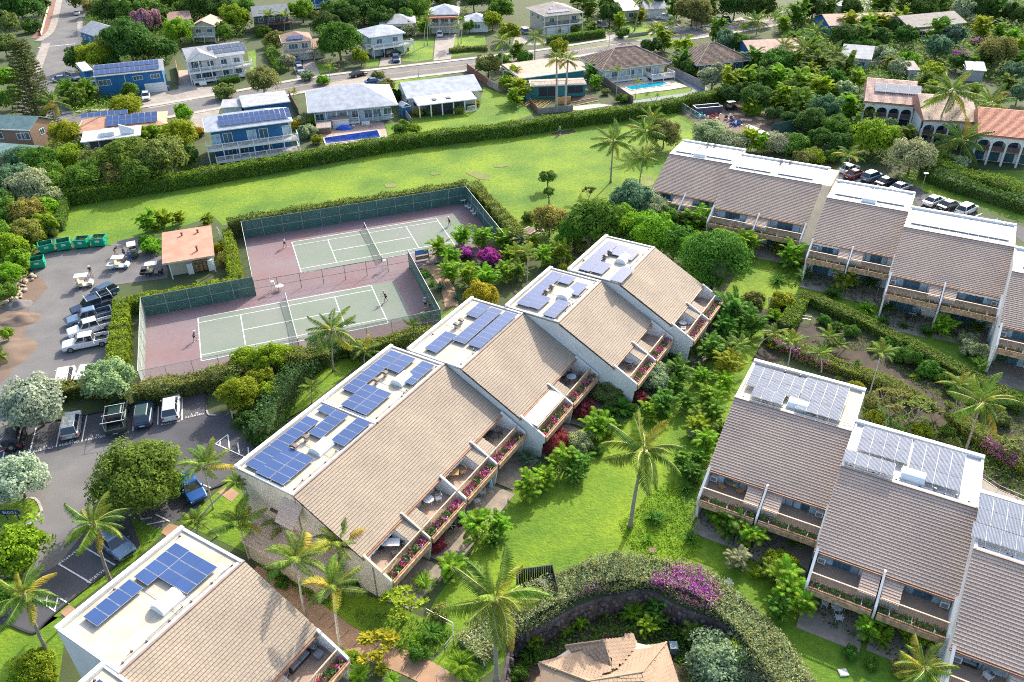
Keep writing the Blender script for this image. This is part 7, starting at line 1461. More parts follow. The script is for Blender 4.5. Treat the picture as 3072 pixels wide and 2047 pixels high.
# ================================================================ PLANTS
def leaf_quads(C_, D, size, asp=.55, droop=.0):
 """C_ centres (n,3), D outward normals (n,3). Returns (n*4,3) verts."""
 n = len(C_); r = RNG.normal(size=(n, 3)); N = D + r*.55; N /= np.linalg.norm(N, axis=1)[:, None]
 t = np.cross(N, RNG.normal(size=(n, 3))); t /= np.linalg.norm(t, axis=1)[:, None]; b = np.cross(N, t)
 s = size*RNG.uniform(.6, 1.25, size=(n, 1)); a = t*s; c = b*s*asp
 V = np.stack([C_-a, C_-c+t*s*.1, C_+a, C_+c+t*s*.1], 1)
 return V.reshape(-1, 3)
def leafmesh(name, V, mats=None, mi=None):
 n = len(V)//4; return mesh_np(name, V, np.arange(n*4).reshape(n, 4), mats or [LEAF], mi)
def crown_mesh(key, n, size, lumps=46, flat=.78, spread=.30, top=.0, gap=0.15):
 def mk():
  P_ = RNG.normal(size=(lumps, 3)); P_ /= np.linalg.norm(P_, axis=1)[:, None]
  P_[:, 2] = np.where(P_[:, 2] < -.45, -P_[:, 2]*.5, P_[:, 2])
  rad = RNG.uniform(.5, 1.0, size=(lumps, 1))**.8*.92; Cc = P_*rad; Cc[:, 2] *= flat
  w = RNG.uniform(spread*.5, spread*1.3, size=lumps); idx = RNG.integers(0, lumps, n)
  d = RNG.normal(size=(n, 3)); d /= np.linalg.norm(d, axis=1)[:, None]
  d[:, 2] = np.abs(d[:, 2])*np.where(RNG.random(n) < .78, 1, -1)
  C_ = Cc[idx] + d*w[idx][:, None]*RNG.uniform(.72, 1.05, size=(n, 1)); 
  return leafmesh('crown', leaf_quads(C_, d*.9+P_[idx]*.3+np.array([0, 0, .25]), size))
 return shared(('crown', key), mk)
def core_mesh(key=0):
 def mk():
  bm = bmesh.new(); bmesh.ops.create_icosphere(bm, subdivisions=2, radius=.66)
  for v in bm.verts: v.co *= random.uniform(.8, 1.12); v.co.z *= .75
  me = bpy.data.meshes.new('shade_core'); bm.to_mesh(me); bm.free(); me.materials.append(CORE); return me
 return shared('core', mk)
def trunk_mesh(key):
 def mk():
  mb = MB(); rs = random.Random(key); mb.path([(0, 0, 0), (.03, .02, .3), (-.02, .03, .62), (0, 0, 1)], [.075, .055, .045, .03], BARK, 7)
  for i in range(6):
   a = i*1.05+rs.random(); z = .45+.09*i; r_ = rs.uniform(.25, .5); mb.path([(0, 0, z), (math.cos(a)*r_*.5, math.sin(a)*r_*.5, z+.14), (math.cos(a)*r_, math.sin(a)*r_, z+.34)], [.032, .022, .01], BARK, 5)
  return mb.mesh('trunk', True)
 return shared(('trunk', key), mk)
COL = dict(g=(.17, .30, .045), d=(.095, .19, .04), y=(.34, .42, .03), o=(.26, .30, .085), s=(.50, .57, .43), b=(.16, .28, .16), m=(.50, .07, .46), r=(.42, .09, .10), p=(.52, .27, .38), k=(.52, .42, .04), w=(.42, .48, .27), l=(.25, .44, .03), a=(.36, .33, .09), e=(.12, .27, .035))
CNAME = dict(g='green', d='dark green', y='yellow green', o='olive', s='silvery', b='bluish green', m='magenta', r='red', p='pink', k='golden', w='pale variegated', l='bright green', a='orange tinged', e='deep green')
PLANTS = []     # (root, kindphrase, colour, position, size) -> labels are written at the end
def reg(T, phrase, pos, size, cat, grp): PLANTS.append([T, phrase, Vector(pos), size, cat, grp])
def jcol(c, j=.12): return tuple(max(0, v*random.uniform(1-j, 1+j)) for v in c)
def near_key(R_, d):
 px = R_*800/d      # crown radius in render pixels
 return 0 if px < 14 else 1 if px < 32 else 2
CR = [(4200, .095, 38), (9500, .062, 64), (20000, .040, 105)]
def tree(t, x, y, r, c, hc=None, trunk=True, flat=.8, zg=0.0, shape='tree'):
 px, py = pix(t, x, y); R_ = 3
 for _ in range(4):
  z = zg + (hc if hc is not None else (R_*.82+.5 if trunk else R_*.55)); q = unp(px, py, z); d = dist(q); R_ = r/3.0625*d/CAM_F*1.1
 h = z-zg; k = near_key(R_, d); n, s, l = CR[k]; v = random.randint(0, 2 if k < 2 else 1)
 nm = {'tree': 'broadleaf_tree', 'shrub': 'shrub'}[shape]
 T = thing(nm, None, None, (q.x, q.y, zg))
 me = crown_mesh((k, v), n, s, l)
 zz = (.85 if hc else 1.05)*R_*random.uniform(.92, 1.08)
 cr = obj('crown', me, T, TX((0, 0, h), random.random()*6.28, (R_*random.uniform(.92, 1.15), R_*random.uniform(.92, 1.15), zz if trunk else max(zz*.9, h*.95))), color=jcol(COL[c]))
 obj('shade_core', core_mesh(), T, TX((0, 0, h-.06*R_), random.random()*6, (R_*.95, R_*.95, R_*.8)))
 if trunk: obj('trunk', trunk_mesh(random.randint(0, 3)), T, TX((0, 0, 0), random.random()*6.28, (h*.9, h*.9, h*1.05)))
 if not trunk:
  MB().tube((0, 0, 0), (0, 0, h*.8), .06, .04, BARK, 5).build('stem', T)
 reg(T, ('%s %s' % (CNAME[c], 'broadleaf tree' if trunk else 'shrub')), q, R_, 'tree' if trunk else 'shrub', None)
 return T
def flowers_on(T, me_col, frac, R_, h, seed=0):
 n = int(900*frac); d = RNG.normal(size=(n, 3)); d /= np.linalg.norm(d, axis=1)[:, None]; d[:, 2] = np.abs(d[:, 2])
 C_ = d*np.array([R_*.98, R_*.98, R_*.8])*RNG.uniform(.85, 1.03, size=(n, 1)) + np.array([0, 0, h])
 o = obj('blossoms', leafmesh('blossoms', leaf_quads(C_, d, .13), [BLOSSOM]), T, kind='stuff', color=me_col)
# ---- fronds
def frond_mesh(key, L_=1.0, w=.26, n=26, droop=.55, up=.35, hang=.35, curl=0.0, asp=.022):
 def mk():
  V = []; F2 = []; mi = []; rs = random.Random(hash(key) % 1000)
  def pt(t):
   a = up*1.4*(1-t)-droop*1.9*t*t; return None
  pts = []; x = z = 0; ang = up; m = 14
  for i in range(m+1):
   pts.append(Vector((x, curl*(i/m)**2*.3, z))); x += math.cos(ang)*L_/m; z += math.sin(ang)*L_/m; ang -= (up+droop)*2.0/m*(i/m+.35)
  def at(t):
   f = min(t*m, m-.001); i = int(f); return pts[i].lerp(pts[i+1], f-i), (pts[i+1]-pts[i]).normalized()
  for i in range(m):
   a, b = pts[i], pts[i+1]; r_ = .012*(1-i/m)+.003; o = len(V)
   for q in (a, b): V += [(q.x, q.y-r_, q.z), (q.x, q.y+r_, q.z)]
   F2.append((o, o+1, o+3, o+2)); mi.append(1)
  for i in range(n):
   t = .12+.88*(i+.5)/n; q, d = at(t); ll = w*math.sin(math.pi*min(1, (t*.9+.12)))**.6*rs.uniform(.85, 1.1)
   for s in (-1, 1):
    dirv = (Vector((0, s, 0))*math.cos(hang) + d*.55 + Vector((0, 0, -math.sin(hang)))*.8 + Vector((0, 0, rs.uniform(-.15, .15)))).normalized()
    e = q+dirv*ll; side = d*asp*1.3; o = len(V)
    mid = q.lerp(e, .5)+Vector((0, 0, .02))
    V += [tuple(q-side*.6), tuple(q+side*.6), tuple(mid+side), tuple(mid-side), tuple(e+side*.15+Vector((0, 0, -.04*hang))), tuple(e-side*.15+Vector((0, 0, -.04*hang)))]
    F2.append((o, o+1, o+2, o+3)); F2.append((o+3, o+2, o+4, o+5)); mi += [0, 0]
  return mesh_np('frond', V, F2, [LEAF, M('frond_rib', (.32, .33, .08), .6)], mi)
 return shared(('frond', key), mk)
def ptrunk(pts, r0, r1, T, m=PBARK):
 q = smoothline(pts, 3); k = len(q); mb = MB(); mb.path(q, [r0+(r1-r0)*min(1, (i/(k-1))*1.4)+(.35*r0 if i == 0 else 0) for i in range(k)], m, 8); mb.build('trunk', T, True)
PALMCOL = [(.17, .28, .05), (.22, .33, .05), (.14, .25, .055), (.28, .36, .05)]
def palm(bt, bx, by, tt, tx, ty, r, kind='coconut', zg=0.0, n=None, yellow=.06):
 base = p(bt, bx, by, zg); tpx, tpy = pix(tt, tx, ty)
 # height from the crown's sight line: crown roughly above the base, leaning sideways as seen
 best = None
 for i in range(10, 260):
  z = zg+i*.1; q = unp(tpx, tpy, z); e = abs(q.y-base.y)
  if best is None or e < best[0]: best = (e, z, q)
 z, q = best[1], best[2]; h = z-zg; d = dist(q); L_ = r/3.0625*d/CAM_F*1.27
 T = thing({'coconut': 'coconut_palm', 'manila': 'manila_palm', 'royal': 'royal_palm'}[kind], None, None, base)
 off = Vector((q.x-base.x, q.y-base.y, 0)); top = Vector((off.x, off.y, h))
 s = max(.6, min(1.2, h/9)); tr = {'coconut': (.2, .12), 'manila': (.14, .1), 'royal': (.24, .17)}[kind]
 ptrunk([(0, 0, 0), (off.x*.18, off.y*.18, h*.33), (off.x*.55, off.y*.55, h*.68), (off.x, off.y, h)], tr[0]*s, tr[1]*s, T, PBARK if kind == 'coconut' else M('pale_palm_trunk', (.42, .39, .34), .85, var=.15, scale=5))
 if kind != 'coconut': MB().tube(tuple(top-Vector((0, 0, .9*s))), tuple(top+Vector((0, 0, .3))), .11*s, .06*s, M('green_crownshaft', (.18, .26, .06), .6), 8).build('crownshaft', T)
 n = n or {'coconut': 19, 'manila': 15, 'royal': 15}[kind]
 for i in range(n):
  u = i/n; el = 1.25-1.95*u**.9; 
  if kind == 'manila': el = 1.2-1.25*u
  k = random.randint(0, 2)
  me = frond_mesh((kind, k, 0 if el > .5 else 1, random.randint(0, 1)), 1, {'coconut': .24, 'manila': .22, 'royal': .25}[kind], 30, {'coconut': (.28 if el > .5 else .42), 'manila': .62, 'royal': .55}[kind], .12, {'coconut': .75, 'manila': .3, 'royal': .5}[kind], curl=random.choice((-1, 1)), asp=.0125)
  ln = L_*random.uniform(.82, 1.05)*(1 if u > .12 else .75); az = i*2.39996+random.uniform(-.2, .2)
  m4 = Matrix.Translation(top+Vector((0, 0, -.12*u))) @ Matrix.Rotation(az, 4, 'Z') @ Matrix.Rotation(-el, 4, 'Y') @ Matrix.Scale(ln, 4)
  c = jcol(random.choice(PALMCOL), .15)
  if random.random() < yellow or (u > .9 and random.random() < .4): c = jcol((.50, .42, .06), .15)
  obj('frond', me, T, m4, color=c)
 if kind == 'coconut' and L_ > 2:
  for i in range(5): a = i*1.3; MB().tube(top+Vector((math.cos(a)*.25, math.sin(a)*.25, -.25)), top+Vector((math.cos(a)*.3, math.sin(a)*.3, -.5)), .1, .08, M('coconut_husk', (.35, .26, .06), .7), 6).build('coconut', T)
 reg(T, {'coconut': 'coconut palm', 'manila': 'feather palm with green crownshaft', 'royal': 'palm with pale trunk'}[kind] , q, L_+h*.01, 'palm', None); T['_h'] = h
 return T
ARE = []
def areca(t, x, y, r, c='l', zg=0.0, sep=None, big=1.0):
 px, py = pix(t, x, y); R_ = 2
 for _ in range(4): z = zg+R_*.75; q = unp(px, py, z); d = dist(q); R_ = r/3.0625*d/CAM_F*1.12
 T = thing('areca_palm_clump', None, None, (q.x, q.y, zg)); H = R_*1.25
 sep = (d < 85 and r >= 135) if sep is None else sep
 stems = max(6, int(R_*4.5)); mb = MB(); tops = []
 for i in range(stems):
  a = random.random()*6.28; rr = random.uniform(0, R_*.5); tp = Vector((math.cos(a)*rr, math.sin(a)*rr, H*random.uniform(.25, .95))); tops.append(tp)
  mb.tube((tp.x*.5, tp.y*.5, 0), tp, .06, .035, M('bamboo_stem', (.30, .33, .12), .6), 5)
 mb.build('stem', T)
 jobs = []
 for tp in tops:
  for j in range(8 if sep else 0):
   az = random.random()*6.28; el = random.uniform(.25, 1.25); ln = R_*random.uniform(.65, .95)
   jobs.append(Matrix.Translation(tp) @ Matrix.Rotation(az, 4, 'Z') @ Matrix.Rotation(-el, 4, 'Y') @ Matrix.Scale(ln, 4))
 if sep:
  for m4 in jobs: obj('frond', frond_mesh(('areca', random.randint(0, 2)), 1, .25, 20, .7, .25, .2, asp=.02), T, m4, color=jcol(COL[c], .2))
 else:
  key = ('arecabunch', random.randint(0, 3), d > 130)
  def mk():
   me = frond_mesh(('arecafar', d > 130), 1, .24, 19 if d < 130 else 9, .7, .25, .2, asp=.022 if d < 130 else .06); nv = len(me.vertices); co = np.empty(nv*3, dtype=np.float32); me.vertices.foreach_get('co', co); co = co.reshape(-1, 3)
   pl = [list(q_.vertices) for q_ in me.polygons]; V = []; F2 = []; mi = []; base_mi = [q_.material_index for q_ in me.polygons]
   for i in range(84):
    a = random.random()*6.28; rr = random.uniform(0, .55); tp = Vector((math.cos(a)*rr, math.sin(a)*rr, 1.25*random.uniform(.12, .95)))
    m4 = Matrix.Translation(tp) @ Matrix.Rotation(random.random()*6.28, 4, 'Z') @ Matrix.Rotation(-random.uniform(.2, 1.25), 4, 'Y') @ Matrix.Scale(random.uniform(.6, .95), 4); A_ = np.array(m4)
    V.append(co @ A_[:3, :3].T + A_[:3, 3]); F2 += [[v+i*nv for v in f] for f in pl]; mi += base_mi
   return mesh_np('fronds', np.concatenate(V), F2, [LEAF, M('frond_rib')], mi)
  obj('fronds', shared(key, mk), T, TX((0, 0, 0), random.random()*6, (R_, R_, R_)), color=jcol(COL[c], .15), kind='stuff')
 reg(T, '%s clumping feather palm' % CNAME[c], q, R_, 'palm', None); return T
def rosette_mesh(key, n=44, w=.10, el=(0.1, 1.4), droop=.5, feather=False):
 def mk():
  V = []; F2 = []
  for i in range(n):
   az = i*2.39996+random.uniform(-.2, .2); e = random.uniform(*el); ln = random.uniform(.75, 1.05); x = z = 0; m = 5; ang = e; pts = []
   for k in range(m+1): pts.append((x, z)); x += math.cos(ang)*ln/m; z += math.sin(ang)*ln/m; ang -= droop*2.2/m*(k/m+.4)
   ca, sa = math.cos(az), math.sin(az)
   if feather:
    for k in range(m*4):
     f = .15+.85*k/(m*4); j = min(int(f*m), m-1); u = f*m-j; px_ = pts[j][0]*(1-u)+pts[j+1][0]*u; pz = pts[j][1]*(1-u)+pts[j+1][1]*u; ll = w*2.0*math.sin(math.pi*min(1, f*.85+.12))
     for s in (-1, 1):
      a = Vector((px_, 0, pz)); b = a+Vector((.09, s*ll, -.04)); o = len(V)
      for q in (a, a+Vector((.03, 0, 0)), b+Vector((.01, 0, 0)), b): V.append((q.x*ca-q.y*sa, q.x*sa+q.y*ca, q.z))
      F2.append((o, o+1, o+2, o+3))
   else:
    for k in range(m):
     w0 = w*math.sin(math.pi*(k/m*.8+.15)); w1 = w*math.sin(math.pi*((k+1)/m*.8+.15)) if k < m-1 else .005; o = len(V)
     for (a, b, ww) in ((pts[k][0], pts[k][1], -w0), (pts[k][0], pts[k][1], w0), (pts[k+1][0], pts[k+1][1], w1), (pts[k+1][0], pts[k+1][1], -w1)): V.append((a*ca-ww*sa, a*sa+ww*ca, b))
     F2.append((o, o+1, o+2, o+3))
  return mesh_np('leaves', V, F2, [LEAF])
 return shared(('ros', key), mk)
def rosette(t, x, y, r, c='l', kind='cycad', zg=0.0, stem=.35):
 px, py = pix(t, x, y); R_ = 1.2
 for _ in range(3): z = zg+stem+R_*.15; q = unp(px, py, z); d = dist(q); R_ = r/3.0625*d/CAM_F
 nm, ph, me = {'cycad': ('cycad', 'cycad rosette', rosette_mesh('cyc%d' % random.randint(0, 1), 34, .075, (.15, 1.35), .5, True)), 'lily': ('spider_lily', 'strappy lily clump', rosette_mesh('lil%d' % random.randint(0, 1), 60, .05, (.3, 1.4), .6)),
      'broad': ('broad_leaf_plant', 'large leaved plant', rosette_mesh('bro%d' % random.randint(0, 1), 34, .16, (.25, 1.3), .75)), 'agave': ('agave', 'blue agave', rosette_mesh('aga', 34, .08, (.15, 1.3), .1))}[kind]
 T = thing(nm, None, None, (q.x, q.y, zg)); obj('leaves', me, T, TX((0, 0, stem), random.random()*6, (R_*1.05, R_*1.05, R_*.95)), color=jcol(COL[c], .12)); MB().tube((0, 0, 0), (0, 0, stem+.05), .14, .12, PBARK, 7).build('stem', T)
 reg(T, '%s %s' % (CNAME[c], ph), q, R_, 'plant', None); return T
def plumeria(t, x, y, r, c='o', dens=1.0, zg=0.0, leafn=9, kind='plumeria'):
 px, py = pix(t, x, y); R_ = 2
 for _ in range(3): z = zg+R_*.9; q = unp(px, py, z); d = dist(q); R_ = r/3.0625*d/CAM_F
 T = thing('plumeria_tree', None, None, (q.x, q.y, zg)); mb = MB(); tips = []
 def br(a, dv, ln, rad, lv):
  b = a+dv*ln; mb.tube(a, b, rad, rad*.7, M('grey_branch', (.33, .29, .25), .85), 5, cap=False)
  if lv == 0: tips.append((b, dv)); return
  for i in range(3 if lv > 1 else 2 + (random.random() < .5)):
   nd = (dv+Vector((random.uniform(-1, 1), random.uniform(-1, 1), random.uniform(-.1, .6)))*.85).normalized(); br(b, nd, ln*.72, rad*.68, lv-1)
 for i in range(3): a = i*2.1+random.random(); br(Vector((math.cos(a)*.1, math.sin(a)*.1, 0)), Vector((math.cos(a)*.5, math.sin(a)*.5, 1)).normalized(), R_*.55, .07*R_/1.6, 3)
 mb.build('trunk', T); V = []
 for b, dv in tips:
  for k in range(int(leafn*dens)):
   a = random.random()*6.28; l = random.uniform(.28, .5); o_ = Vector((math.cos(a), math.sin(a), random.uniform(-.1, .7))).normalized(); s = o_.cross(Vector((0, 0, 1))).normalized()*l*.24
   V += [tuple(b), tuple(b+o_*l*.6+s), tuple(b+o_*l*1.15), tuple(b+o_*l*.6-s)]
 obj('leaves', leafmesh('leaves', np.array(V)), T, kind=None, color=jcol(COL[c], .1)); reg(T, '%s sparse branched plumeria' % CNAME[c], q, R_, 'tree', None); return T
# ---- hedges
def hedge(label, pts, w, h, c, flowers=None, zg=0.0, dens=1.0, size=.13, name='hedge', cols=None, rough=.12):
 q = smoothline([p(*a) if isinstance(a, tuple) else a for a in pts], 4); c0 = q[len(q)//2]; T = thing(name, label, 'hedge', (c0.x, c0.y, zg)); O = Vector((c0.x, c0.y, 0))
 V_ = []; F2 = []; Cs = []; Ds = []
 for a, b in zip(q, q[1:]):
  L_ = (b-a).length; 
  if L_ < .05: continue
  d = (b-a)/L_; n = Vector((-d.y, d.x, 0)); dd = dist((a+b)/2); sz = max(size, .0019*dd*.62); k = int(L_*(w+2*h)*dens*2.6/(sz*sz*1.6))
  k = min(k, int(L_*1500)); t = RNG.random(k); s = RNG.random(k)*(w+2*h)
  topm = (s > h) & (s < h+w)
  off = np.where(topm, s-h-w/2, np.where(s <= h, -w/2, w/2)); zz = np.where(topm, h, np.where(s <= h, s, s-h-w))
  nx, ny = n.x, n.y; wob = np.sin(t*L_*1.3+a.x*.9)*rough + RNG.normal(size=k)*rough*.6
  off = off + np.where(topm, RNG.normal(size=k)*.05, np.sign(off)*wob); zz = zz + np.where(topm, wob, 0)
  base = np.array([a.x-O.x, a.y-O.y, 0])[None] + t[:, None]*np.array([d.x, d.y, 0])*L_
  P_ = base + off[:, None]*np.array([nx, ny, 0]); P_[:, 2] = np.clip(zz, .05, None)
  D = np.where(topm[:, None], np.array([0, 0, 1.]), np.sign(off)[:, None]*np.array([nx, ny, .35])); Cs.append((P_, D, sz))
  i = .74; mb_ = [(a-n*w/2*i-O), (b-n*w/2*i-O), (b+n*w/2*i-O), (a+n*w/2*i-O)]; o = len(V_)
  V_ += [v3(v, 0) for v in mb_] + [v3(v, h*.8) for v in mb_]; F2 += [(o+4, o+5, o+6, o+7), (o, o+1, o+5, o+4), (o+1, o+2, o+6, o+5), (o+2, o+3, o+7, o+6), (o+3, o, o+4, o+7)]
 obj('shade_core', mesh_np('shade_core', V_, F2, [CORE]), T)
 VV = np.concatenate([leaf_quads(P_, D, s_) for P_, D, s_ in Cs])
 if flowers:
  n4 = len(VV)//4; cen = VV.reshape(n4, 4, 3)[:, 0]; f = np.zeros(n4, bool)
  for (ft, fx, fy, fr, dn) in flowers:
   fp = p(ft, fx, fy, h); dd = np.hypot(cen[:, 0]+O.x-fp.x, cen[:, 1]+O.y-fp.y); f |= (dd < fr*RNG.uniform(.5, 1.1, n4)) & (RNG.random(n4) < dn) & (cen[:, 2] > h*.3)
  Q = VV.reshape(n4, 4, 3); obj('foliage', leafmesh('foliage', Q[~f].reshape(-1, 3)), T, kind='stuff', color=COL[c])
  if f.any(): obj('blossoms', leafmesh('blossoms', (Q[f]+np.array([0, 0, .06])).reshape(-1, 3), [BLOSSOM]), T, kind='stuff', color=COL['m'])
 else: obj('foliage', leafmesh('foliage', VV), T, kind='stuff', color=COL[c])
 if cols:       # a second tint scattered through
  n4 = len(VV)//4; Q = VV.reshape(n4, 4, 3); f = RNG.random(n4) < .3; obj('new_growth', leafmesh('new_growth', (Q[f]+np.array([0, 0, .04])).reshape(-1, 3)), T, kind='stuff', color=COL[cols] if isinstance(cols, str) else cols)
 return T
def cover(label, pts, c, h=.25, size=.12, dens=9, name='ground_cover', z=0.0, cap=60000):
 q = [p(*a) for a in pts]; xs = [v.x for v in q]; ys = [v.y for v in q]; A_ = abs(sum(q[i].x*q[i-1].y-q[i-1].x*q[i].y for i in range(len(q))))/2; n = min(int(A_*dens/(size*size*4)*.35), cap); n2 = int(n*(max(xs)-min(xs))*(max(ys)-min(ys))/A_)
 X = RNG.uniform(min(xs), max(xs), n2); Y = RNG.uniform(min(ys), max(ys), n2); ins = np.zeros(n2, bool)
 for i in range(len(q)):
  x1, y1, x2, y2 = q[i].x, q[i].y, q[i-1].x, q[i-1].y; m = ((y1 > Y) != (y2 > Y)) & (X < (x2-x1)*(Y-y1)/((y2-y1) or 1e-9)+x1); ins ^= m
 X, Y = X[ins], Y[ins]; Z = z + h*(.35+.65*np.abs(np.sin(X*1.7+1)*np.cos(Y*1.9)))*RNG.uniform(.5, 1.1, len(X))
 o = obj(name, leafmesh(name, leaf_quads(np.stack([X, Y, Z], 1), np.tile([0, 0, 1.], (len(X), 1)), size)), None, kind='stuff', label=label, color=COL[c]); return o
# ---------------------------------------------------------------- hedges of the place
hedge('long clipped hedge between the field and the neighbourhood gardens', [('01', 620, 315), ('01', 1200, 225), ('01', 1700, 150), ('10', 300, 1550), ('10', 900, 1440), ('10', 1500, 1345), ('20', 0, 1245), ('20', 500, 1168), ('20', 1100, 1088), ('20', 1540, 1010), ('20', 1900, 930), ('20', 2000, 905)], 2.2, 2.6, 'g', cols='y', size=.16, rough=.2)
hedge('clipped hedge behind the far court fence', [cp(UX-9.0, UY+LW+6.0), cp(UX+8, UY+LW+6.1), cp(UX+LL+7.5, UY+LW+6.0)], 1.7, 3.0, 'o', cols='g', rough=.22)
hedge('clipped hedge turning down the right end of the upper court', [cp(UX+LL+8.6, UY+LW+6.0), cp(UX+LL+8.9, UY+3), cp(UX+LL+9.0, UY-5)], 1.9, 2.8, 'o', cols='y', rough=.22)
hedge('yellow green hedge beside the shed along the left end of the upper court', [cp(UX-9.3, UY+LW+5.0), cp(UX-9.2, 22), cp(UX-9.2, 17.4)], 1.3, 2.0, 'y', cols='g', rough=.2)
hedge('bright clipped hedge in front of the shed and along the lower court screen', [cp(UX-8.8, 16.2), cp(0, 16.1), cp(-8.6, 16.2)], 1.7, 2.1, 'y', cols='g', rough=.2)
hedge('bright yellow green hedge running down between the parked trucks and the lower court', [cp(-9.4, 16.8), cp(-9.4, 6), cp(-9.5, -5)], 1.9, 2.1, 'y', cols='g', rough=.2)
hedge('mixed olive hedge along the near side of the lower court', [cp(-7.5, -6.2), cp(6, -6.2), cp(15, -6.2)], 2.0, 2.2, 'o', rough=.3, cols='a')
hedge('rough hedge strip between the yard and the reserved bays', [('02', 480, 540), ('02', 800, 480), ('02', 1200, 480)], 2.2, 1.8, 'o', rough=.3, cols='a')
hedge('pale hedge behind the coconut palm on the near side of the lower court', [cp(17.5, -6.3), cp(24, -6.2), cp(30.5, -6)], 1.6, 1.9, 'o', rough=.25, cols='y')
hedge('bougainvillea hedge with magenta flowers curving round the sunken garden', [('13', 1950, 1330), ('13', 2200, 1120), ('23', 200, 880), ('23', 560, 700), ('23', 900, 600), ('23', 1250, 590), ('23', 1600, 690), ('23', 1900, 850), ('23', 2200, 1100), ('33', 100, 1450), ('33', 260, 1700)], 3.0, 1.1, 'w', flowers=[('23', 1620, 640, 2.2, .55), ('23', 1350, 620, .9, .7), ('23', 1760, 740, 1.6, .6), ('23', 760, 740, 1.3, .3), ('23', 1500, 590, 1.4, .35)], rough=.3, cols='a', size=.1)
hedge('long clipped hedge across the upper garden below the middle right building', [('31', 280, 1200), ('31', 420, 1230), ('31', 560, 1300), ('31', 900, 1450), ('32', 1150, 20), ('32', 1600, 250), ('32', 2352, 660)], 1.7, 1.3, 'g', cols='a', size=.1)
hedge('clipped hedge end bending toward the round shrubs', [('31', 300, 1230), ('31', 200, 1400), ('31', 140, 1480)], 2.0, 1.3, 'g', cols='y', size=.1)
hedge('bougainvillea hedge with magenta flowers behind the front right building', [('31', 0, 1540), ('32', 120, 60), ('32', 400, 180), ('32', 700, 290), ('32', 1050, 420), ('32', 1400, 600)], 1.8, 1.1, 'o', flowers=[('32', 80, 30, 1.6, .7), ('32', 220, 100, 1.8, .6), ('32', 400, 180, 1.5, .5), ('32', 520, 210, 1.0, .4)], rough=.22, cols='y', size=.1)
hedge('lower bougainvillea hedge beyond the solar panels with magenta patches', [('32', 1680, 740), ('32', 1850, 850), ('32', 2050, 1000), ('32', 2300, 1160), ('32', 2450, 1250)], 1.8, 1.1, 'o', flowers=[('32', 2050, 950, 1.2, .6), ('32', 2180, 1050, 1.4, .6)], rough=.22, cols='y', size=.1)
hedge('long hedge above the east car park in front of the arcade houses', [('31', 1450, 20), ('31', 1800, 110), ('31', 2100, 200), ('31', 2400, 310)], 3.0, 2.2, 'g', rough=.35, cols='y', size=.18)
hedge('dense hedge between the slope garden and the car park', [('31', 1400, 60), ('31', 1750, 190), ('31', 2100, 300), ('31', 2400, 390)], 2.4, 2.0, 'd', rough=.4, size=.18)
hedge('tall dark hedge in front of the brown roofed balcony house', [('20', 320, 400), ('20', 600, 370), ('20', 850, 335)], 1.4, 2.0, 'g', size=.18); hedge('flowering low hedge on the verge of the drive end house', [('10', 1780, 490), ('10', 1950, 470), ('10', 2130, 465)], 1.6, 1.2, 'o', size=.18); hedge('dark square hedge beside the white balcony house steps', [('00', 2020, 780), ('00', 2200, 745)], 2.0, 1.3, 'e', size=.18); hedge('dark clipped hedge under the white roofed house', [('20', 1030, 140), ('20', 1200, 130)], 1.5, 2.4, 'e', size=.18); hedge('row of green shrubs between two driveways', [('10', 130, 480), ('10', 200, 600), ('10', 240, 680)], 2.2, 1.8, 'g', size=.18, rough=.4); hedge('low clipped wall of leaves beside the yellow palms', [('20', 1010, 320), ('20', 1070, 310)], 1.2, 1.6, 'e', size=.18)
hedge('hedge along the verge between the building and the courts', [('12', 60, 930), ('12', 150, 700), ('12', 330, 420), ('12', 560, 230), ('12', 830, 90)], 2.4, 1.6, 'd', rough=.45, cols='b')
hedge('low planting strip along the front of the left tall trees', [('01', 560, 560), ('01', 600, 380), ('01', 640, 300)], 1.2, 2.0, 'g', size=.16)
cover('green ground cover in the round bed under the tall coconut palm', [('22', 1250, 1400), ('22', 1130, 1568), ('23', 985, 100), ('23', 1010, 220), ('23', 1080, 330), ('23', 1250, 430), ('23', 1480, 490), ('23', 1650, 440), ('23', 1740, 350), ('23', 1700, 100), ('22', 1600, 1500), ('22', 1480, 1280)], 'l', .35, .1, 8)
cover('green ground cover on the slope between the two white buildings', [('13', 0, 400), ('13', 100, 560), ('13', 430, 780), ('13', 520, 860), ('13', 800, 900), ('13', 820, 760), ('13', 450, 540), ('13', 100, 380)], 'e', .35, .1, 7)
cover('low ground cover beside the curving path', [('13', 850, 900), ('13', 1050, 1190), ('13', 1480, 1400), ('13', 1760, 1260), ('13', 1820, 1100), ('13', 1400, 950)], 'g', .3, .11, 6)
cover('dark planting in the sunken garden below the wall', [('23', 330, 1050), ('23', 1000, 800), ('23', 1480, 900), ('23', 2300, 1500), ('23', 1700, 1568), ('23', 1450, 1200), ('23', 1150, 1170), ('23', 980, 1000), ('23', 600, 1090), ('23', 200, 1300), ('23', 60, 1250)], 'e', .8, .14, 9, z=BZ)
cover('planting under the areca palms beside the central building', [('21', 2352, 1200), ('21', 1950, 1250), ('22', 1500, 60), ('22', 1000, 480), ('22', 620, 800), ('22', 300, 1000), ('22', 350, 1250), ('22', 700, 1150), ('22', 900, 850), ('22', 1500, 480), ('22', 1900, 200)], 'd', .4, .12, 4)
cover('dark planting at the foot of the front right building', [('22', 1600, 1200), ('22', 1500, 1500), ('23', 1900, 250), ('23', 2352, 560), ('33', 600, 1100), ('33', 1500, 1500), ('33', 1500, 1150), ('33', 500, 700), ('33', 0, 200), ('22', 2000, 1568), ('22', 1750, 1150)], 'd', .35, .12, 3)
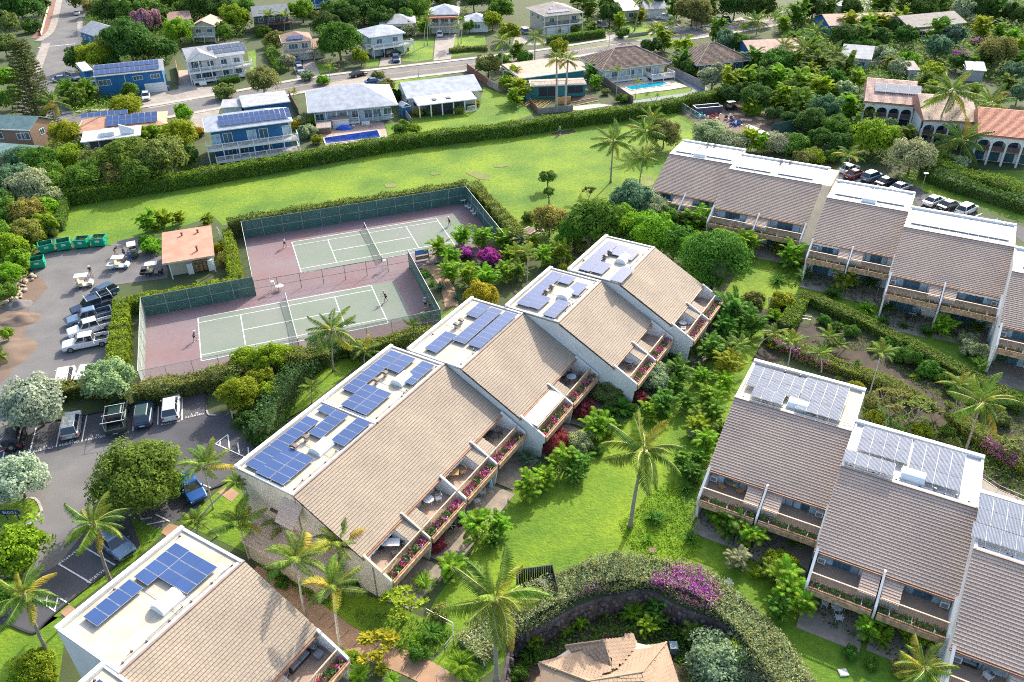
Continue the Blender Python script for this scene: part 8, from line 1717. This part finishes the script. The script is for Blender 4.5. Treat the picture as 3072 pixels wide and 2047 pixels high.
cover('planting at the foot of the middle right building', [('31', 0, 850), ('31', 200, 1080), ('31', 500, 1060), ('31', 1100, 1450), ('31', 1900, 1568), ('31', 2000, 1450), ('31', 1100, 1200), ('31', 400, 850)], 'd', .35, .14, 3)
cover('undergrowth on the slope beyond the long right hedge', [('32', 1750, 850), ('32', 900, 480), ('32', 850, 700), ('32', 1250, 880), ('32', 1900, 1200), ('32', 2352, 1480), ('32', 2352, 1250)], 'g', .5, .14, 8)
cover('leaf litter and low weeds in the mulch bed', [('31', 400, 1568), ('32', 0, -60), ('32', 900, 100), ('32', 1600, 560), ('32', 2352, 1000), ('32', 2352, 700), ('32', 1500, 250), ('31', 800, 1500)], 'g', .35, .12, 4)
cover('shrubbery under the trees at the left edge', [('01', 0, 0), ('01', 600, 200), ('01', 500, 500), ('01', 350, 800), ('01', 100, 1100), ('01', 0, 1300), ('01', -400, 900), ('01', -400, 0)], 'l', 1.6, .24, 6)
cover('rough undergrowth of the upper right jungle', [('20', 1900, 850), ('20', 2352, 560), ('30', 700, 500), ('30', 1300, 620), ('30', 1400, 800), ('30', 900, 800), ('30', 1300, 1300), ('30', 1900, 1568), ('31', 1500, 0), ('30', 700, 1500), ('30', 380, 1180), ('30', 0, 980), ('20', 2100, 900)], 'g', 2.2, .3, 7)
cover('rough undergrowth across the far upper right gardens', [('30', 200, 560), ('30', 0, 100), ('30', 800, 30), ('30', 2352, -60), ('30', 2500, 900), ('30', 1800, 700), ('30', 1300, 600), ('30', 1000, 450), ('30', 600, 480)], 'g', 2.2, .42, 6)
cover('undergrowth behind the top centre houses', [('10', 650, 200), ('10', 1100, 250), ('10', 1600, 230), ('10', 1600, -60), ('10', 650, -60)], 'g', 2.4, .36, 7)
cover('undergrowth among the top left gardens', [('00', 750, 500), ('00', 800, 100), ('00', 700, -60), ('00', 2350, -60), ('00', 2250, 350), ('00', 1700, 420), ('00', 1550, 620), ('00', 900, 560)], 'g', 2.2, .3, 7)
cover('undergrowth between the blue house and the street', [('00', 560, 760), ('00', 760, 800), ('00', 1280, 900), ('00', 1260, 980), ('00', 700, 1080), ('00', 560, 950)], 'l', 1.5, .25, 6)
cover('undergrowth below the deck house', [('00', 350, 1250), ('00', 740, 1230), ('00', 800, 1400), ('00', 1290, 1300), ('00', 1780, 1200), ('00', 1800, 1568), ('01', 1700, 60), ('01', 600, 200), ('00', 250, 1500)], 'l', 1.8, .25, 6)
# ---------------------------------------------------------------- the list: kind tile x y r colour (T tree, S shrub, A areca, F cycad, L lily, B broad leaved, G agave)
LIST = """
T00 180 60 180 d;T00 60 210 110 o;T00 1000 100 150 d;T00 1250 90 170 g;T00 1450 150 120 d;T00 1350 190 125 p;T00 1180 400 230 d;T00 690 540 115 d;T00 860 520 140 y;T00 1640 290 130 l;T00 1500 450 110 d;T00 1850 60 150 d;T00 2020 90 130 d;T00 2150 170 130 l;T00 2050 290 90 g;T00 1700 90 100 g;T00 850 60 90 a;T00 760 -20 120 g;T00 1600 -20 150 g;T00 2250 60 90 g;T00 930 400 80 o;S00 290 250 80 d;T00 320 30 120 d;T00 30 420 120 o
T00 1200 830 90 g;S00 1170 985 130 y;T00 1680 1040 85 l;T00 1640 1240 150 y;T00 1400 1250 120 y;T00 600 1230 150 y;T00 400 1230 90 g;S00 1200 1340 120 l;T00 1150 1470 230 g;T00 1500 1460 220 o;T00 650 1450 130 y;T00 380 1500 160 g;S00 1830 1220 60 k;S00 2060 850 90 o;T00 1720 1450 110 d;T00 880 1500 150 o;A00 620 850 120 g;A00 800 840 110 l;T00 60 720 110 l;T00 80 900 110 g;T00 690 900 90 g;T00 200 1480 150 b;S00 1480 1390 90 y;T00 1350 450 130 d;T00 1000 560 90 d
T10 420 100 110 l;T10 540 150 60 a;T10 800 150 140 d;T10 980 80 150 d;T10 1150 60 150 g;T10 1330 70 150 d;T10 1500 80 130 g;T10 640 230 130 d;T10 760 380 190 e;T10 960 520 80 y;S10 170 370 90 o;S10 60 290 70 g;T10 290 560 70 w;S10 1400 270 80 w;T10 2170 190 90 y;T10 2250 90 110 g;T10 2130 600 120 o;S10 1200 780 70 o;S10 1120 700 55 o;S10 470 700 60 w;S10 620 740 55 l;T10 60 750 150 o;S10 430 1110 70 w;S10 470 1220 85 w;S10 560 1290 55 y;S10 375 1150 55 k;S10 1485 1035 45 k;S10 2030 955 32 k;S10 1600 1030 40 o;S10 1270 880 65 d;S10 1340 1180 75 g;S10 1450 1190 60 l;S10 520 1120 60 l;T10 1150 180 120 d;T10 1380 160 100 g;T10 880 20 120 y;T10 1500 -20 120 y;T10 700 80 90 g;T10 1960 240 60 g;T10 2330 300 100 y;A10 1550 250 80 l;S10 1320 870 45 d;T10 2270 560 80 g;T10 2300 760 70 l;S10 1860 1010 50 o;S10 700 410 70 g;T10 1060 -20 130 g;T10 1700 -30 120 g;T10 2000 -20 140 d;T10 2200 -20 120 g
T20 50 480 90 g;T20 120 560 85 e;A20 80 820 110 y;T20 20 700 90 y;S20 430 440 90 y;A20 740 660 80 l;T20 700 90 120 g;T20 900 120 115 d;A20 990 200 80 y;T20 870 30 110 g;T20 1390 370 120 l;T20 1560 460 130 y;T20 1560 570 110 g;T20 1500 70 120 g;T20 1660 100 150 o;T20 1800 60 130 g;T20 1890 290 120 g;T20 1960 390 115 b;S20 1670 660 60 y;T20 1850 700 120 w;T20 2000 760 130 y;T20 2140 730 130 l;T20 2280 750 115 g;T20 2250 900 130 d;T20 2150 860 110 d;T20 1990 870 90 d;T20 1280 430 90 d;T20 1400 1230 140 o;S20 1810 1250 150 w;S20 2000 1320 130 w;A20 2180 1290 120 y;A20 2290 1330 100 l;T20 1620 520 90 g;T20 2080 400 110 d;T20 2230 560 120 g;S20 1110 130 40 y;S20 1000 320 45 e;T20 1180 150 70 y;S20 720 240 50 g;S20 580 270 50 g;S20 860 850 40 o;T20 960 60 90 l;T20 2050 50 140 d;T20 2250 60 150 d;T20 1330 20 110 d;A20 770 760 70 l;A20 20 900 90 y;S20 1010 910 50 g;T20 2200 990 90 y;S20 2235 1020 65 l;T20 1620 620 80 d;T20 1350 -20 120 g;T20 600 -30 120 g;T20 1750 170 90 o;A20 2330 640 90 l
T30 280 130 130 g;T30 420 70 120 d;T30 560 80 100 g;T30 760 70 105 d;T30 1050 50 130 g;T30 1250 70 130 g;T30 1430 80 130 d;T30 1600 60 120 g;T30 1780 100 120 w;T30 1950 60 150 d;T30 2100 90 130 g;T30 2270 130 110 d;A30 150 230 80 l;A30 750 230 120 y;A30 900 250 120 l;A30 1040 230 110 y;A30 1200 200 110 y;T30 700 340 130 d;T30 880 350 125 g;T30 1040 350 110 d;T30 1270 330 110 d;S30 830 420 110 e;S30 960 440 90 g;S30 1050 520 95 w;T30 1580 300 135 g;T30 1700 330 120 b;T30 1560 430 120 b;T30 2100 480 165 o;T30 1970 260 110 y;T30 2130 290 80 l;T30 2250 350 90 l;T30 2320 430 90 y;S30 1760 535 75 m;S30 1910 390 55 p
T30 100 570 140 e;T30 240 600 130 g;T30 480 600 120 g;T30 700 640 140 g;T30 600 740 120 e;T30 90 740 140 l;T30 300 790 150 l;T30 500 840 150 y;T30 700 860 120 w;T30 130 920 140 l;T30 300 960 150 g;T30 520 1000 150 b;T30 750 1000 140 l;T30 920 1060 120 y;T30 400 1110 130 d;T30 620 1180 140 e;T30 840 1180 110 g;S30 1300 560 80 l;S30 1200 640 100 w;S30 1500 650 100 y;T30 1450 750 100 g;T30 980 1270 185 l;T30 1330 1430 185 w;T30 1290 1270 110 g;T30 1100 1150 85 w;S30 80 1320 120 w;S30 250 1340 120 g;S30 420 1440 90 y;S30 330 1460 90 o;T30 1590 1480 90 g;S30 1720 1500 90 w;T30 2250 660 100 b;T30 2200 780 90 g;T30 2310 860 100 b;T30 1520 830 90 l;T30 480 1280 110 d;T30 660 1320 110 d;T30 20 660 110 d;T30 400 450 120 g;T30 250 400 110 g;T30 820 740 100 y;T30 200 860 120 g;T30 1900 840 70 y;T30 1130 580 70 y;T30 1980 540 90 d;T30 2300 560 90 g;T30 60 1050 80 d;T30 220 1080 90 d;S30 600 1440 80 g;T30 1400 980 60 g;T30 840 930 60 w;S30 1560 1360 70 w;A30 400 700 100 y;A30 560 900 100 l;A30 200 980 90 l;T30 1000 160 80 g;T30 1150 250 90 d;T30 1750 560 90 d;T30 1880 600 90 g
T01 100 100 160 b;T01 300 150 165 w;T01 450 60 130 g;T01 520 140 120 g;T01 80 400 150 g;T01 250 400 140 a;T01 430 350 110 l;T01 400 480 105 l;T01 240 560 120 a;T01 90 690 130 y;T01 180 830 110 l;T01 60 950 120 l;T01 60 1120 90 g;T01 450 240 100 w;T01 -60 300 150 d;T01 -60 600 150 g;S01 330 600 80 y;S01 470 560 60 o;T01 800 60 150 g;T01 1050 40 140 o;T01 1300 30 150 g;T01 60 1500 60 l
A01 1360 480 110 l;A01 1500 450 90 y;A01 1640 440 70 y;A01 1900 460 70 y;S01 1400 700 90 l;S01 1340 640 60 g;B01 1420 520 70 y;S01 2100 820 90 a;S01 2040 700 60 y
A11 1900 600 115 l;A11 2080 620 110 l;A11 1680 730 115 l;A11 1800 800 100 l;A11 2270 640 110 l;A11 1800 930 120 l;A11 1960 970 130 y;A11 2120 990 120 l;A11 2290 940 110 l;S11 2150 800 100 m;S11 1920 760 70 m;S11 2060 1150 145 k;L11 1560 950 70 e;G11 1690 1080 80 b;G11 1840 1170 60 b;A11 2320 780 90 l;L11 1620 1040 55 e;S11 1950 1250 60 g;T11 1560 1340 50 w
S21 160 430 62 g;T21 345 460 140 a;A21 60 650 100 w;A21 100 780 120 l;A21 290 790 110 l;A21 450 760 115 l;A21 60 930 100 g;A21 200 650 70 y;S21 510 900 70 y;T21 1090 280 195 b;T21 1300 350 150 w;T21 1430 420 110 g;T21 740 490 215 e;T21 1000 490 165 l;T21 590 570 140 e;T21 870 420 120 l;T21 1290 560 190 l;T21 1490 660 160 e;T21 1870 820 290 e;T21 1680 720 150 l;T21 1960 700 150 l;T21 1750 960 150 e;A21 1720 450 140 l;A21 2150 680 140 l;A21 2020 1290 180 e;A21 2200 1400 150 e;A21 1960 1450 130 e;T21 1120 620 100 d;T21 860 620 100 e;S21 2220 1190 90 o;S21 1700 1050 60 d;A21 1560 480 90 g;S21 620 700 70 o;T21 480 640 80 l
A31 80 720 70 a;A31 220 770 130 l;L31 90 1010 110 e;F31 340 950 115 g;A31 720 1010 125 y;L31 590 1140 125 e;F31 950 1040 120 g;L31 900 1270 115 l;F31 1110 1270 90 g;L31 1040 1390 95 e;A31 1620 1440 115 l;L31 1450 1490 95 e;F31 1930 1430 115 l;S31 1850 1540 80 w;S31 130 1210 105 y;S31 50 1330 65 l;S31 200 1520 60 y;L31 1250 1430 60 e;S31 480 1180 40 g
T02 310 570 250 s;T02 980 370 200 w;S02 1960 330 110 s;T02 2190 480 150 y;T02 2250 170 125 y;T02 150 1270 215 s;T02 1250 1270 330 g;S02 2250 720 90 d;S02 2290 580 80 o;T02 1080 1350 150 e;T02 1500 1330 150 g;T02 1420 1130 130 g;S02 70 620 60 d;T02 2120 350 80 g
T12 130 150 145 y;T12 40 330 100 y;T12 230 120 100 y;T12 350 130 90 l;S12 480 160 110 b;S12 400 260 90 d;S12 220 400 90 o;S12 140 560 80 b;S12 60 760 80 d;S12 60 890 80 d;S12 640 120 80 d;S12 700 60 80 d;S12 560 60 90 g;T12 100 470 90 y;S12 840 80 70 d
A22 1830 60 130 g;A22 2010 60 110 g;S22 1310 350 150 w;A22 1530 290 140 e;S22 880 480 120 o;S22 1180 520 75 r;A22 1380 570 130 e;B22 1000 600 150 e;B22 880 640 90 e;S22 690 640 100 r;A22 770 780 150 l;S22 400 930 120 r;S22 620 930 125 w;A22 470 1080 150 l;A22 620 1130 130 e;F22 150 1080 130 b;A22 140 1330 150 l;A22 1990 220 140 y;A22 1810 520 140 l;A22 1850 650 120 g;A22 1690 780 110 y;A22 1780 930 120 l;A22 1560 1080 110 g;S22 1700 860 80 w;A22 1620 1200 100 e;A22 1700 1230 90 e;L22 1600 1360 90 e;S22 800 1000 60 e;B22 1460 120 90 e;S22 1680 60 80 o;A22 1950 380 100 l;A22 1700 1080 90 e;S22 1300 540 60 d;B22 1120 640 100 e;A22 1900 820 90 g;A22 1250 640 110 l;A22 300 1250 120 l;A22 560 1230 100 e;A22 900 800 90 l;A22 1600 560 100 e;A22 1480 420 100 g;A22 1740 320 100 l;F22 250 1180 90 e;L22 980 760 80 e;L22 1420 680 80 l
S32 1890 80 100 w;F32 1950 220 130 e;F32 2150 150 115 y;S32 300 60 60 y;L32 560 60 60 e;L32 820 200 55 e;S32 1000 60 60 e;S32 1180 130 70 g;L32 1350 330 60 l;S32 1700 440 80 e;L32 1850 560 70 g;S32 2000 640 70 e;S32 2150 720 70 o;L32 650 350 50 g;S32 800 420 60 y;S32 940 560 60 o;S31 620 1440 60 g;S31 760 1480 70 e;L31 700 1400 50 l;S31 520 1380 60 e;S32 1280 60 90 e;L32 1480 160 80 e;S32 1250 870 60 g;S32 1420 820 70 y;S32 1700 940 60 o;S32 1300 150 100 e;S32 1480 260 90 e;S32 1580 320 70 e;S32 980 700 70 y;S32 2250 550 90 e;S32 1100 20 60 e;S32 1650 820 60 g;B32 40 40 60 y
T03 130 360 250 l;S03 300 1430 150 y;S03 440 1500 80 y;T03 60 760 130 e;S03 200 1540 120 l
F13 1540 650 140 l;F13 1600 1120 150 e;F13 1880 1400 190 l;A13 1810 500 150 l;A13 2030 180 170 l;S13 1650 290 90 r;S13 1690 940 90 a;A13 2240 120 120 l;L13 1680 1110 120 e;L13 530 700 90 e;S13 880 1330 60 l;F13 950 1500 150 l;S13 900 700 50 e;A13 2180 250 90 e;S13 1500 1300 90 e;L13 1480 1190 90 l;F13 1250 1540 100 l;S13 380 520 60 e;S13 180 560 60 e;S13 240 660 60 e;B13 1150 1450 80 y
F23 1340 60 105 e;L23 1290 60 110 e;L23 1640 240 105 e;L23 1250 260 80 l;A23 2050 130 170 g;A23 2200 260 150 l;A23 2080 440 120 w;A23 1900 40 120 l;S23 2250 560 60 y;L23 1980 200 60 e
F33 250 270 115 l;A33 150 690 190 l;A33 340 860 160 l;S33 110 480 130 y;S33 200 620 80 l;A33 900 1080 150 l;A33 1050 1130 110 l;S33 1380 1090 165 y;A33 50 560 120 g;S33 760 1300 70 e;S33 950 1400 60 e;A33 60 60 100 l;A33 100 880 120 e;S33 1250 1420 100 a
"""
BOWLIST = """
F23 1120 930 150 l;F23 490 1080 95 l;L23 180 1300 160 e;A23 1350 860 130 e;L23 1350 1070 110 e;L23 1560 1150 140 e;B23 1850 1110 150 e;S23 1900 1370 230 w;S23 2200 1450 160 w;T23 2050 1300 130 y;S23 30 1500 90 e;L23 1700 1200 90 e;B23 2020 1130 100 e;A23 1330 1000 100 e;S23 1750 1480 120 o;L23 100 1420 90 e;A23 620 1010 80 l;L23 820 960 80 e;A23 1250 1060 100 l;A23 200 1160 110 l;A23 1650 1100 110 g;L23 1980 1450 120 l
"""
def plant_list(txt, zg=0.0):
 for line in txt.strip().splitlines():
  for e in line.strip().split(';'):
   k, t, x, y, r, c = e[0], e[1:3], *e[3:].split(); x, y, r = float(x), float(y), float(r)
   if t in ('30', '20') and k == 'T' and c in 'lyg' and (x*7+y*3) % 10 < 5 and not (t == '30' and 850 < x < 1100 and y > 1200): k = 'A'
   if t[1] == '0' and k == 'T': r *= .9
   if k == 'T': T = tree(t, x, y, r, c, zg=zg)
   elif k == 'S': T = tree(t, x, y, r, c, trunk=False, zg=zg, shape='shrub')
   elif k == 'A': T = areca(t, x, y, r, c, zg=zg)
   elif k == 'F': T = rosette(t, x, y, r, c, 'cycad', zg)
   elif k == 'L': T = rosette(t, x, y, r, c, 'lily', zg, .05)
   elif k == 'B': T = rosette(t, x, y, r, c, 'broad', zg, .2)
   elif k == 'G': T = rosette(t, x, y, r, c, 'agave', zg, .1)
plant_list(LIST); plant_list(BOWLIST, BZ)
PALMS = """
00 520 1200 00 480 930 150 c;10 118 310 10 112 140 78 m;10 262 300 10 262 150 78 m;10 1545 430 10 1560 200 65 m;10 1575 420 10 1590 130 55 m;10 1855 430 10 1880 190 60 m;10 1885 400 10 1910 110 55 m;10 1860 420 10 1840 260 50 m;10 680 730 10 680 620 60 m;10 2262 700 10 2262 370 110 r;10 350 900 10 345 850 55 m
20 208 600 20 215 340 115 r;20 408 985 20 410 540 115 r;20 490 975 20 515 550 110 r;20 955 915 20 972 650 60 m;20 1132 910 20 1152 755 48 m;20 1300 380 20 1310 260 85 c;20 1450 300 20 1455 230 85 m;20 1125 285 20 1215 -30 100 c;20 1965 170 20 1975 50 58 m;20 1830 200 20 1835 160 85 m;20 2245 320 20 2240 190 105 c;20 2130 330 20 2125 270 75 m;20 890 430 20 900 300 50 m;20 710 300 20 710 240 40 m;20 575 310 20 575 265 38 m;20 440 330 20 440 295 36 m;20 1290 940 20 1240 870 34 m;20 1330 910 20 1335 880 30 m
21 905 110 20 932 1290 170 c;20 1240 1390 20 1230 1200 165 c;20 1330 1300 20 1290 1080 120 c;21 1165 160 20 1215 1440 120 c
30 60 330 30 60 165 72 m;30 425 420 30 435 290 115 c;30 150 560 30 150 420 95 c;30 340 600 30 335 450 150 c;30 575 620 30 600 480 120 c;30 1490 1345 30 1695 840 225 c;30 1900 1190 30 2060 960 190 c;30 1745 1500 30 1790 1290 220 c;30 745 1568 30 745 1440 130 m
12 712 275 11 695 1460 215 c;11 1440 1540 11 1445 1430 100 m;12 515 570 12 510 430 115 m;12 995 200 12 1000 90 140 m;21 138 1065 21 150 760 110 m;01 -200 1500 02 -10 130 90 c
32 180 245 32 220 10 140 m;32 490 290 32 480 120 120 m;31 540 1620 31 560 1540 120 m;32 720 60 32 650 40 100 m;32 925 510 32 1040 110 140 m;32 1695 690 32 1760 420 170 m;32 1810 1015 32 1960 560 260 c;22 2060 220 22 2080 40 110 m;22 2240 60 31 60 1500 110 m
23 1085 150 22 1215 1000 330 c;02 1960 1540 02 1880 1150 240 m;03 1800 210 02 2170 1300 130 m;03 1020 650 03 855 110 250 c;03 460 1345 03 215 760 270 c;03 2000 230 03 1790 90 140 m;03 2290 440 03 2190 110 230 m;13 200 330 13 290 130 220 m;13 450 950 13 370 440 270 m;13 770 640 13 745 300 240 m;13 775 1260 13 705 690 260 m;13 2210 1568 13 2200 790 420 c;33 1600 1900 33 1440 1430 260 c;03 1300 10 02 1400 1500 60 m
"""
for line in PALMS.strip().splitlines():
 for e in line.strip().split(';'):
  a = e.split(); palm(a[0], float(a[1]), float(a[2]), a[3], float(a[4]), float(a[5]), float(a[6]), {'c': 'coconut', 'm': 'manila', 'r': 'royal'}[a[7]])
for t, x, y, r, c, dn, zg in (('32', 1150, 560, 190, 'o', .9, 0), ('32', 1370, 620, 190, 'o', 1, 0), ('32', 1560, 640, 150, 'o', .9, 0), ('32', 2250, 990, 160, 'o', .8, 0), ('13', 1350, 860, 210, 'y', .8, 0), ('13', 1130, 1230, 190, 'k', 1.0, 0), ('21', 710, 190, 60, 'o', .5, 0), ('33', 1230, 1400, 120, 'o', .05, 0), ('20', 1700, 150, 100, 'o', .5, 0)):
 plumeria(t, x, y, r, c, dn, zg)
# clipped two tier topiary
for x, y, bx, by, r in ((325, 60, 332, 145, 68), (340, 195, 342, 315, 52)):
 base = p('21', bx, by); T = tree('21', x, y, r, 'g', hc=2.3, trunk=True); T.name = 'topiary_tree'; PLANTS[-1][1] = 'clipped mushroom shaped small tree'
# Norfolk pine
def norfolk(bx, by, tx, ty, r):
 base = p('00', bx, by); tp = pix('00', tx, ty); best = None
 for i in range(50, 320):
  q = unp(*tp, i*.1); e = abs(q.y-base.y)
  if best is None or e < best[0]: best = (e, i*.1, q)
 h, q = best[1], best[2]; T = thing('norfolk_pine', 'tall dark Norfolk pine at the left edge beside the side street', 'tree', base); off = q-base
 MB().path([(0, 0, 0), (off.x*.5, off.y*.5, h*.5), (off.x, off.y, h)], [.35, .22, .05], BARK, 8).build('trunk', T)
 R_ = r/3.0625*dist(q)/CAM_F; C_ = []; D = []
 for k in range(26):
  f = .06+.92*k/26; rad = R_*(1-f)**.45*1.25+.3; nb = 7
  for j in range(nb):
   a = j*6.28/nb+k*.7; L_ = rad*random.uniform(.8, 1.1)
   m = int(170*L_/R_)+40
   for i in range(m):
    u = random.random()**.7; C_.append((off.x*f+math.cos(a)*L_*u+random.gauss(0, .16), off.y*f+math.sin(a)*L_*u+random.gauss(0, .16), h*f+.35*u*L_*.5-.2+random.gauss(0, .1))); D.append((0, 0, 1.))
 obj('foliage', leafmesh('foliage', leaf_quads(np.array(C_), np.array(D), .2, .35)), T, kind='stuff', color=(.15, .19, .06)); LAND.append(('the tall Norfolk pine', base))
norfolk(370, 1190, 150, 330, 175)
# ---------------------------------------------------------------- labels: say where each plant stands by the nearest landmarks
seen = {}
LAND += [('the dark blue pool', p('10', 880, 1260)), ('the turquoise pool', p('20', 1250, 790)), ('the green dumpsters', p('01', 700, 720)), ('the row of parked trucks', p('01', 850, 1350)), ('the reserved parking bays', p('02', 1000, 750)), ('the grass traffic island', p('02', 250, 1500)), ('the material yard', p('20', 2000, 1100)), ('the flower hedge of the sunken garden', p('23', 1250, 600)), ('the retaining wall', p('23', 800, 900)), ('the east car park', p('31', 1000, 60)), ('the court gate board', p('11', 1530, 830)), ('the brown curving path', p('13', 900, 1190)), ('the round ground cover bed', p('23', 1300, 300)), ('the mulch garden', p('32', 1200, 200)), ('the side street', p('00', 600, 150)), ('the black sedan', p('10', 940, 675)), ('the garden steps', p('21', 170, 590)), ('the charcoal enclosure', p('23', 240, 700)), ('the tan van', p('20', 830, 235)), ('the large lawn beside the blue solar roof', p('12', 400, 650)), ('the white pickup of the top street', p('20', 1405, 160)), ('the closed blue parasol', p('12', 2160, 1390)), ('the striped painted bay', p('02', 2150, 950)), ('the pale blue grey SUV', p('03', 1050, 285)), ('the lower end of the right front building', p('33', 800, 700)), ('the rear of the middle right building', p('31', 1500, 300)), ('the upper field corner', p('20', 1500, 1100)), ('the left work yard', p('01', 500, 950)), ('the high green bank', p('30', 600, 1300)), ('the long dark hedge', p('10', 1500, 1270))]
def rel(pos, lp):
 a = proj(pos); b = proj(lp); dx, dy = a[0]-b[0], a[1]-b[1]
 if abs(dx) > abs(dy)*1.2: return ('right of ' if dx > 0 else 'left of ')
 return ('behind ' if dy < 0 else 'in front of ')
rows = []
for T, ph, pos, size, cat, grp in PLANTS:
 px, py = proj(pos)
 ls = sorted(LAND, key=lambda l: (Vector((l[1].x, l[1].y, 0))-Vector((pos.x, pos.y, 0))).length)[:3]
 rows.append([T, ph, pos, size, cat, ls, px, py])
groups = {}
for r in rows: groups.setdefault((r[1], rel(r[2], r[5][0][1])+r[5][0][0]), []).append(r)
used_l = set()
def put(T, s, cat):
 w = s.split(); s = ' '.join(w[:16]); used_l.add(s); T['label'] = s; T['category'] = cat
ORD = ['leftmost', 'second from left', 'third from left', 'fourth from left', 'fifth from left', 'sixth from left', 'seventh from left', 'eighth from left', 'ninth from left', 'tenth from left', 'eleventh from left', 'twelfth from left']
for (ph, loc), rs in groups.items():
 if len(rs) == 1: put(rs[0][0], ph + ' ' + loc, rs[0][4]); continue
 rs.sort(key=lambda r: r[6])
 if len(rs) == 2 and abs(rs[0][3]-rs[1][3])/max(rs[0][3], rs[1][3]) > .2:
  a, b = sorted(rs, key=lambda r: r[3]); put(a[0], 'smaller ' + ph + ' ' + loc, a[4]); put(b[0], 'larger ' + ph + ' ' + loc, b[4]); continue
 for i, r in enumerate(rs): put(r[0], ORD[min(i, 11)] + ' ' + ph + ' ' + loc, r[4])
for k in ('areca_palm_clump', 'coconut_palm', 'manila_palm', 'cycad', 'spider_lily', 'shrub', 'broadleaf_tree', 'royal_palm', 'plumeria_tree', 'agave', 'broad_leaf_plant', 'topiary_tree'):
 for T, *_ in PLANTS:
  if T.name.split('.')[0] == k: T['group'] = {'areca_palm_clump': 'clumping feather palms of the gardens', 'coconut_palm': 'tall coconut palms', 'manila_palm': 'feather palms with green crownshafts', 'cycad': 'cycads along the buildings', 'spider_lily': 'strappy lilies in the beds', 'shrub': 'garden shrubs', 'broadleaf_tree': 'broadleaf trees', 'royal_palm': 'pale trunked palms', 'plumeria_tree': 'plumeria trees', 'agave': 'agaves by the court path', 'broad_leaf_plant': 'large leaved garden plants', 'topiary_tree': 'clipped topiary pair'}[k]
